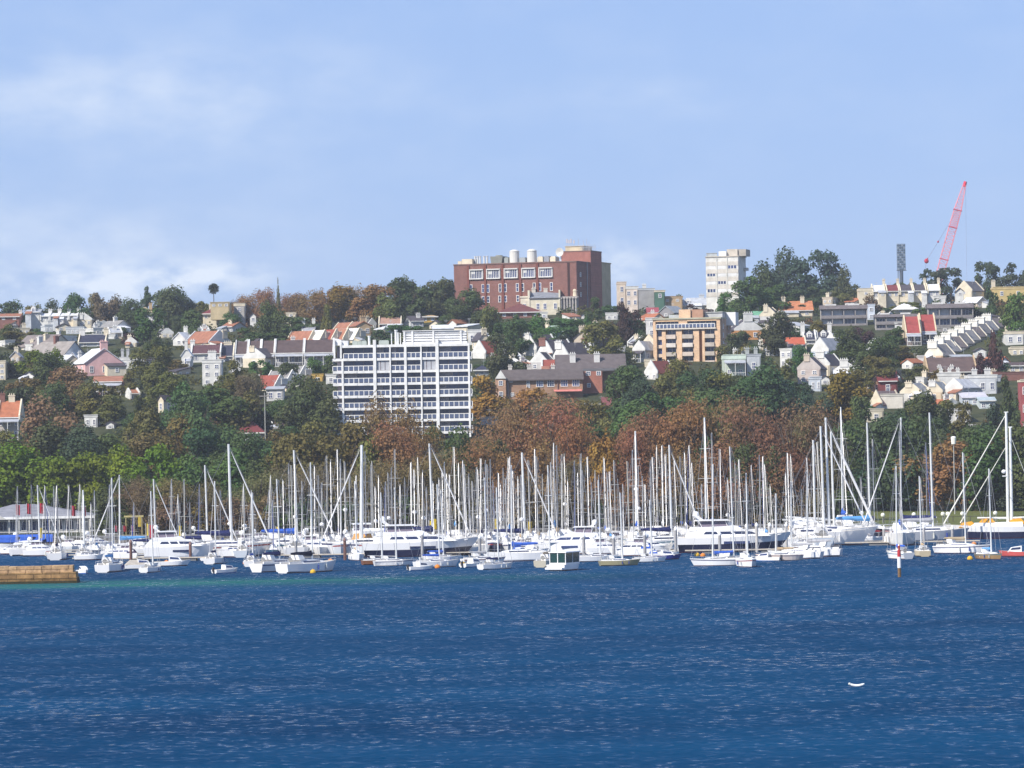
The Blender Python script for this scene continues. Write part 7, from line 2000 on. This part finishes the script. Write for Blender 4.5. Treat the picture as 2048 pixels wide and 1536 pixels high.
PW = 'grey mooring pile with white cap'
for px, a, b_, l in ((845, 1066, 1121, PW), (1168, 1070, 1116, PW), (1440, 1066, 1116, PW), (1494, 1050, 1106, 'pale mooring pile with white cap'), (1514, 1048, 1104, 'pale mooring pile with white cap'), (1540, 1048, 1100, 'pale mooring pile with white cap'),
                   (1573, 1048, 1098, 'pale mooring pile with white cap'), (1290, 1066, 1116, PW), (1352, 1056, 1114, PW), (592, 1078, 1122, PW), (690, 1078, 1120, 'brown mooring pile without cap'), (381, 1086, 1120, 'brown mooring pile without cap'),
                   (262, 1082, 1124, 'brown mooring pile without cap'), (1768, 1054, 1088, PW), (1848, 1052, 1086, PW), (1905, 1054, 1086, PW), (1228, 1072, 1118, PW), (960, 1072, 1118, PW)):
    br = 'brown' in l
    pile(px, a, b_, l, (.16, .085, .07) if br else (.46, .44, .42) if 'pale' in l else (.34, .33, .33), (.2, .12, .1) if br else WB)


def pontoon(xa, xb, py, label):
    a, c = on_water(xa, py), on_water(xb, py - (xb - xa) * math.tan(ROLL) * .9)
    d = c - a
    t0 = thing('pontoon', 'pontoon', (a.x, a.y, 0), math.atan2(d.y, d.x), label=label, group='floating pontoons', px=(xa + xb) / 2, py=py, zone='water')
    part('deck', MB().box(0, d.length, 0, 2.2, .42, .55), 'timber', t0, (.50, .44, .36))
    for i in range(max(2, int(d.length / 8))):
        x = d.length * (i + .5) / max(2, int(d.length / 8))
        part('float', lambda: MB().box(-1.5, 1.5, .15, 2.05, -.4, .417), 'stucco', t0, (.20, .2, .2), (x, 0, 0), key='pfloat')


pontoon(555, 950, 1117, 'long low timber pontoon in front of the navy windowed cruiser')
pontoon(230, 420, 1124, 'low timber pontoon in front of the white tented cruiser')
pontoon(1370, 1600, 1108, 'low timber pontoon running under the superyacht')
pontoon(1690, 1960, 1092, 'timber pontoon beside the dark hulled yacht')
# inner finger berths
for i, (yy, xa, xb) in enumerate(((671, -75, 62), (685, -80, 70), (699, -84, 75), (712.5, -86, 80))):
    t0 = thing('pontoon', 'pontoon', (xa, yy, 0), 0, label=('foremost', 'second', 'third', 'rearmost')[i] + ' inner walkway of the marina among the berthed yachts', group='floating pontoons', px=800, py=1090 - i * 4, zone='water')
    part('deck', MB().box(0, xb - xa, -.8, .8, .42, .55), 'timber', t0, (.44, .40, .34))

# red, white and timber channel marker
p = on_water(1799, 1154); p.z = 0
H = P(1795, 1092, p.y).z
t0 = thing('channel_marker', 'marker', p, 0, label='leaning pile painted red above white standing in open water', px=1798, py=1095, zone='water')
mk = MB().tube((0, 0, -2), (0, 0, 1.15), .20, .22, 10); part('timber_foot', mk, 'timber', t0, (.20, .12, .06))
part('white_band', MB().tube((0, 0, 1.152), (0, 0, 2.55), .25, .24, 10), 'gelcoat', t0, (.78, .77, .75))
part('red_band', MB().tube((0, 0, 2.552), (0, 0, H - .5), .24, .22, 10), 'gelcoat', t0, (.45, .03, .035))
part('beacon', MB().tube((0, 0, H - .498), (0, 0, H), .12, .16, 8).dome((0, 0, H), .16, .22, 8, 4), 'gelcoat', t0, (.40, .06, .03))

# buoys
for px, py, l in ((626, 1146, 'yellow'), (661, 1124, 'orange'), (491, 1128, 'orange'), (875, 1136, 'orange'), (925, 1130, 'yellow'), (888, 1121, 'orange'), (1394, 1112, 'yellow'), (1406, 1113, 'orange'), (1625, 1116, 'yellow'), (1940, 1119, 'yellow'), (333, 1127, 'orange'), (1520, 1094, 'orange'), (1948, 1090, 'orange')):
    p = on_water(px, py); p.z = 0
    t0 = thing('mooring_buoy', 'buoy', p, 0, desc=f'small {l} mooring buoy', group='mooring buoys', px=px, py=py, zone='water')
    part('float', lambda: MB().dome((0, 0, .12), .42, .4, 12, 8, full=True), 'gelcoat', t0, (.62, .36, .02) if l == 'yellow' else (.62, .20, .02), key='buoy')
    part('ring', lambda: MB().tube((0, 0, .5), (0, 0, .68), .06, .04, 6), 'spar', t0, (.3, .3, .3), key='buoyring')

# the white crescent adrift in the foreground
p = on_water(1714, 1373); p.z = 0
t0 = thing('drifting_float', 'float', p + Vector((0, 0, -.03)), R(-3), label='white crescent shaped float drifting alone on the open water', px=1714, py=1371, zone='water')
mb = MB(); prev = None
for i in range(7):
    x = -.55 + 1.10 * i / 6
    q = Vector((x, 0, .10 + .16 * (x / .62) ** 2))
    if prev is not None:
        mb.tube(prev, q, .09 if i not in (1,) else .06, .09 if i != 6 else .04, 8)
    prev = q
part('float_body', mb, 'gelcoat', t0, (.80, .80, .78))
part('end_cap', MB().dome((-.55, 0, .23), .1, .1, 8, 6, full=True), 'gelcoat', t0, (.6, .58, .52))


# flags
def flag(px, ptop, pbase, Y, col, label, fw=1.1, fh=2.2, pole=True):
    p = P(px, pbase, Y)
    if Y > 736:
        z = ground(p.x, Y)
    else:
        z = .5
    H = P(px, ptop, Y).z - z
    t0 = thing('flag', 'flag', (p.x, Y, z), R(rnd.uniform(-25, 25)), desc=label, group='flags', px=px, py=ptop, zone='water')
    part('pole', MB().tube((0, 0, -.3), (0, 0, H), .05, .04, 6), 'spar', t0, (.6, .6, .6))
    mb = MB(); n = 6; vs = []
    for i in range(n + 1):
        x = .05 + fw * i / n; y = .12 * math.sin(i * 1.5)
        zt = H - .1 - .18 * fw * (i / n); vs += [(x, y - .012, zt), (x, y - .012, zt - fh), (x, y + .012, zt), (x, y + .012, zt - fh)]
    fs = []
    for i in range(n):
        a = i * 4
        fs += [(a, a + 4, a + 5, a + 1), (a + 2, a + 3, a + 7, a + 6), (a, a + 2, a + 6, a + 4), (a + 1, a + 5, a + 7, a + 3)]
    part('cloth', mb.add(vs, fs), 'canvas', t0, col)


REDF = (.36, .03, .045); YEL = (.62, .46, .02)
for px, a, c, l in ((32, 1008, REDF, 'dark red banner flag'), (54, 1006, REDF, 'dark red banner flag'), (79, 1005, REDF, 'dark red banner flag'), (143, 1010, REDF, 'dark red banner flag'), (164, 1010, REDF, 'dark red banner flag')):
    flag(px, a, 1066, 744, c, l + ' before the clubhouse roof', .7, 1.8)
for px in (229, 246, 263):
    flag(px, 1050, 1068, 720, REDF, 'short red flag behind the charter cruiser', .5, 1.0)
flag(292, 1046, 1080, 716, YEL, 'yellow flag beside the yellow gantry', .6, 2.0)
flag(298, 1048, 1082, 715, REDF, 'red flag beside the yellow gantry', .7, 2.2)
for px, py in ((78, 1054), (858, 1040), (866, 1036), (989, 1036), (1056, 1042), (357, 1050), (552, 1052)):
    flag(px, py, py + 40, 700, YEL, 'narrow yellow flag among the masts', .55, 1.7)

# yellow boat hoist
p = P(268, 1066, 738)
t0 = thing('boat_hoist', 'hoist', (p.x, 738, ground(p.x, 738)), R(8), label='small yellow steel boat hoist frame at the shore', px=268, py=1040, zone='water')
part('beam', MB().box(-1.7, 1.7, -.13, .13, 3.3, 3.6), 'gelcoat', t0, (.46, .38, .16))
for x in (-1.4, 1.4):
    part('post', MB().box(x - .07, x + .07, -.07, .07, -.3, 3.297), 'gelcoat', t0, (.40, .33, .16))
part('sling', MB().box(.75, 1.25, -.12, .12, 1.6, 3.297), 'canvas', t0, (.50, .36, .06))

# blue sail cover hung over the shore racks
p = P(48, 1078, 724)
t0 = thing('boat_rack', 'rack', (p.x, 724, 0), R(2), label='long bright blue tarpaulin over boats at the clubhouse jetty', px=48, py=1074, zone='water')
part('tarpaulin', MB().prism_x([(-1.2, 1.3), (1.2, 1.3), (.7, 2.3), (-.2, 2.6), (-.9, 2.2)], -5.5, 5.0), 'canvas', t0, BLUE)
part('trestle', MB().box(-5.2, -5, -1, 1, -.5, 1.3).box(4.6, 4.8, -1, 1, -.5, 1.3).box(-5.2, 4.8, -.1, .1, 1.05, 1.297), 'timber', t0, (.2, .15, .1))

# lamp posts and bollard lights on the lawn
p = P(1910, 1040, 770)
t0 = thing('lamp_post', 'lamp post', (p.x, 770, ground(p.x, 770)), 0, label='tall lamp post with white lantern in front of the orange brown tree', px=1910, py=874)
hz = P(1910, 874, 770).z - ground(p.x, 770)
part('post', MB().tube((0, 0, -.3), (0, 0, hz - 1.3), .11, .07, 8), 'spar', t0, (.45, .45, .42))
part('lantern', MB().tube((0, 0, hz - 1.297), (0, 0, hz - .1), .42, .5, 10).dome((0, 0, hz - .1), .5, .25, 10, 4), 'gelcoat', t0, (.80, .78, .70))
for i, px in enumerate((1766, 1828, 1886, 1896, 1925, 1991)):
    p = P(px, 1044, 725)
    t0 = thing('park_light', 'bollard', (p.x, 725, 1.88), 0, desc='squat white globe light on the lawn', group='globe lights on the lawn', px=px, py=1040, zone='water')
    part('stem', lambda: MB().tube((0, 0, -.2), (0, 0, 1.1), .08, .08, 6), 'spar', t0, (.3, .3, .3), key='plstem')
    part('globe', lambda: MB().dome((0, 0, 1.45), .38, .4, 10, 6, full=True), 'gelcoat', t0, (.80, .78, .68), key='plglobe')
t0 = thing('park_fence', 'fence', (64, 728, 1.9), 0, label='thin dark post and rail fence along the lawn at right', px=1830, py=1050, zone='water')
mb = MB().box(0, 40, -.03, .03, .85, .93)
part('rail', mb, 'timber', t0, (.07, .06, .05))
for i in range(14):
    part('post', lambda: MB().box(-.05, .05, -.05, .05, -.3, 1.0), 'timber', t0, (.07, .06, .05), (i * 3, 0, 0), key='fpost')
# power pole by the palm
p = on_land(531, 885); k = FPX / p.y
t0 = thing('power_pole', 'pole', p, 0, label='slender grey power pole beside the drooping palm', px=531, py=785)
part('pole', MB().tube((0, 0, -1), (0, 0, 100 / k), .16, .11, 7), 'timber', t0, (.30, .30, .28))
part('crossarm', MB().box(-1.2, 1.2, -.08, .08, 92 / k, 92 / k + .2), 'timber', t0, (.28, .26, .24))
# pale boatshed roof among the bare trees
p = P(398, 1062, 760)
t0 = thing('boatshed', 'shed', (p.x, 760, ground(p.x, 760)), R(30), label='small weathered pale boatshed under the grey brown bare trees', px=398, py=1030, zone='water')
part('wall', MB().box(-1.4, 1.4, 0, 3, -.5, 2.2), 'stucco', t0, (.50, .47, .40))
part('roof', MB().prism_y([(-1.7, 2.2), (1.7, 2.2), (0, 4.0)], -.3, 3.3), 'roofing', t0, (.54, .52, .46))
# ------------------------------------------------------------------ labels that single each thing out
MARKS = [(209, 725, 'the pink house'), (428, 575, 'the lone palm'), (805, 760, 'the white apartment block'), (1055, 560, 'the brick block'), (1450, 545, 'the cream tower'), (1385, 675, 'the orange apartments'), (1085, 760, 'the brick hall'),
         (1803, 520, 'the floodlight tower'), (1842, 655, 'the twin red roofs'), (1990, 700, 'the purple tree'), (18, 840, 'the terracotta house'), (1905, 690, 'the stepped terrace'), (570, 712, 'the slate terrace'), (1470, 725, 'the pale green house'),
         (500, 860, 'the maroon villa'), (1738, 832, 'the cream blockhouse'), (288, 620, 'the tan roofed house'), (1698, 720, 'the broad cream gable'), (1908, 830, 'the modernist house'), (1640, 670, 'the white dormers'), (1690, 630, 'the left grey block'), (2015, 585, 'the mustard house'),
         (700, 670, 'the striped roofs'), (1123, 665, 'the pale green roof'), (1588, 615, 'the long orange roof'), (1176, 690, 'the brick chimney gable'), (150, 690, 'the grey brown roofs')]
WMARKS = [(75, 1040, 'the clubhouse'), (223, 1000, 'the broad transom'), (360, 1000, 'the tented cruiser'), (460, 1000, 'the very thick mast'), (600, 1000, 'the twin transoms'), (719, 1000, 'the thickest mast'), (842, 1000, 'the sleek cruiser'), (975, 1000, 'the moored trio'), (1047, 1000, 'the long white jib'),
          (1134, 1000, 'the houseboat'), (1270, 1000, 'the tall ketch'), (1340, 1000, 'the blue tarpaulin'), (1468, 1000, 'the superyacht'), (1655, 1000, 'the racing trio'), (1798, 1000, 'the red pile'), (1990, 1000, 'the orange ketch')]
groups = {}
for r_ in REG:
    if r_['label']:
        r_['o']['label'] = r_['label']
        continue
    px, py = r_['px'], r_['py']
    if r_['zone'] == 'hill':
        if py > 870 or (r_.get('o').get('group') == 'trees in the waterside park'):
            m_ = min(WMARKS, key=lambda q: abs(q[0] - px))
            wh = 'behind ' + m_[2]
        else:
            m_ = min(MARKS, key=lambda q: (q[0] - px) ** 2 + 1.6 * (q[1] - py) ** 2)
            dx, dy = px - m_[0], py - m_[1]
            wh = ('right of ' if dx > 0 else 'left of ') if abs(dx) > abs(dy) * .8 else ('below ' if dy > 0 else 'above ')
            wh += m_[2]
    else:
        m_ = min(WMARKS, key=lambda q: abs(q[0] - px))
        wh = ('behind ' if r_['zone'] == 'mast' else 'near ') + m_[2]
    groups.setdefault((r_['desc'], wh), []).append(r_)
for (desc, wh), rs_ in groups.items():
    rs_.sort(key=lambda r: r['px'])
    for i, r_ in enumerate(rs_):
        lb = f'{desc} {wh}'
        if len(rs_) > 1:
            lb += ', ' + (ORD[i] + ' from left' if len(rs_) > 2 else ('left one of two', 'right one of two')[i])
        r_['o']['label'] = lb
long_ = [r_['o']['label'] for r_ in REG if len(r_['o']['label'].split()) > 16]

# ------------------------------------------------------------------ the harbour air
m = bpy.data.materials.new('haze'); m.use_nodes = True
t = m.node_tree; t.nodes.clear()
vo = N(t, 'ShaderNodeVolumePrincipled', inp={'Density': 0.00008, 'Anisotropy': 0.0}); vo.inputs['Color'].default_value = (0.80, 0.86, 0.98, 1)
ou = N(t, 'ShaderNodeOutputMaterial'); L(t, vo.outputs[0], ou.inputs['Volume'])
MATS['haze'] = m
hz = part('haze', MB().box(-3200, 3200, -600, 2850, -45, 125), 'haze', None)
hz['kind'] = 'stuff'; hz['label'] = 'thin pale blue harbour haze over the whole scene'
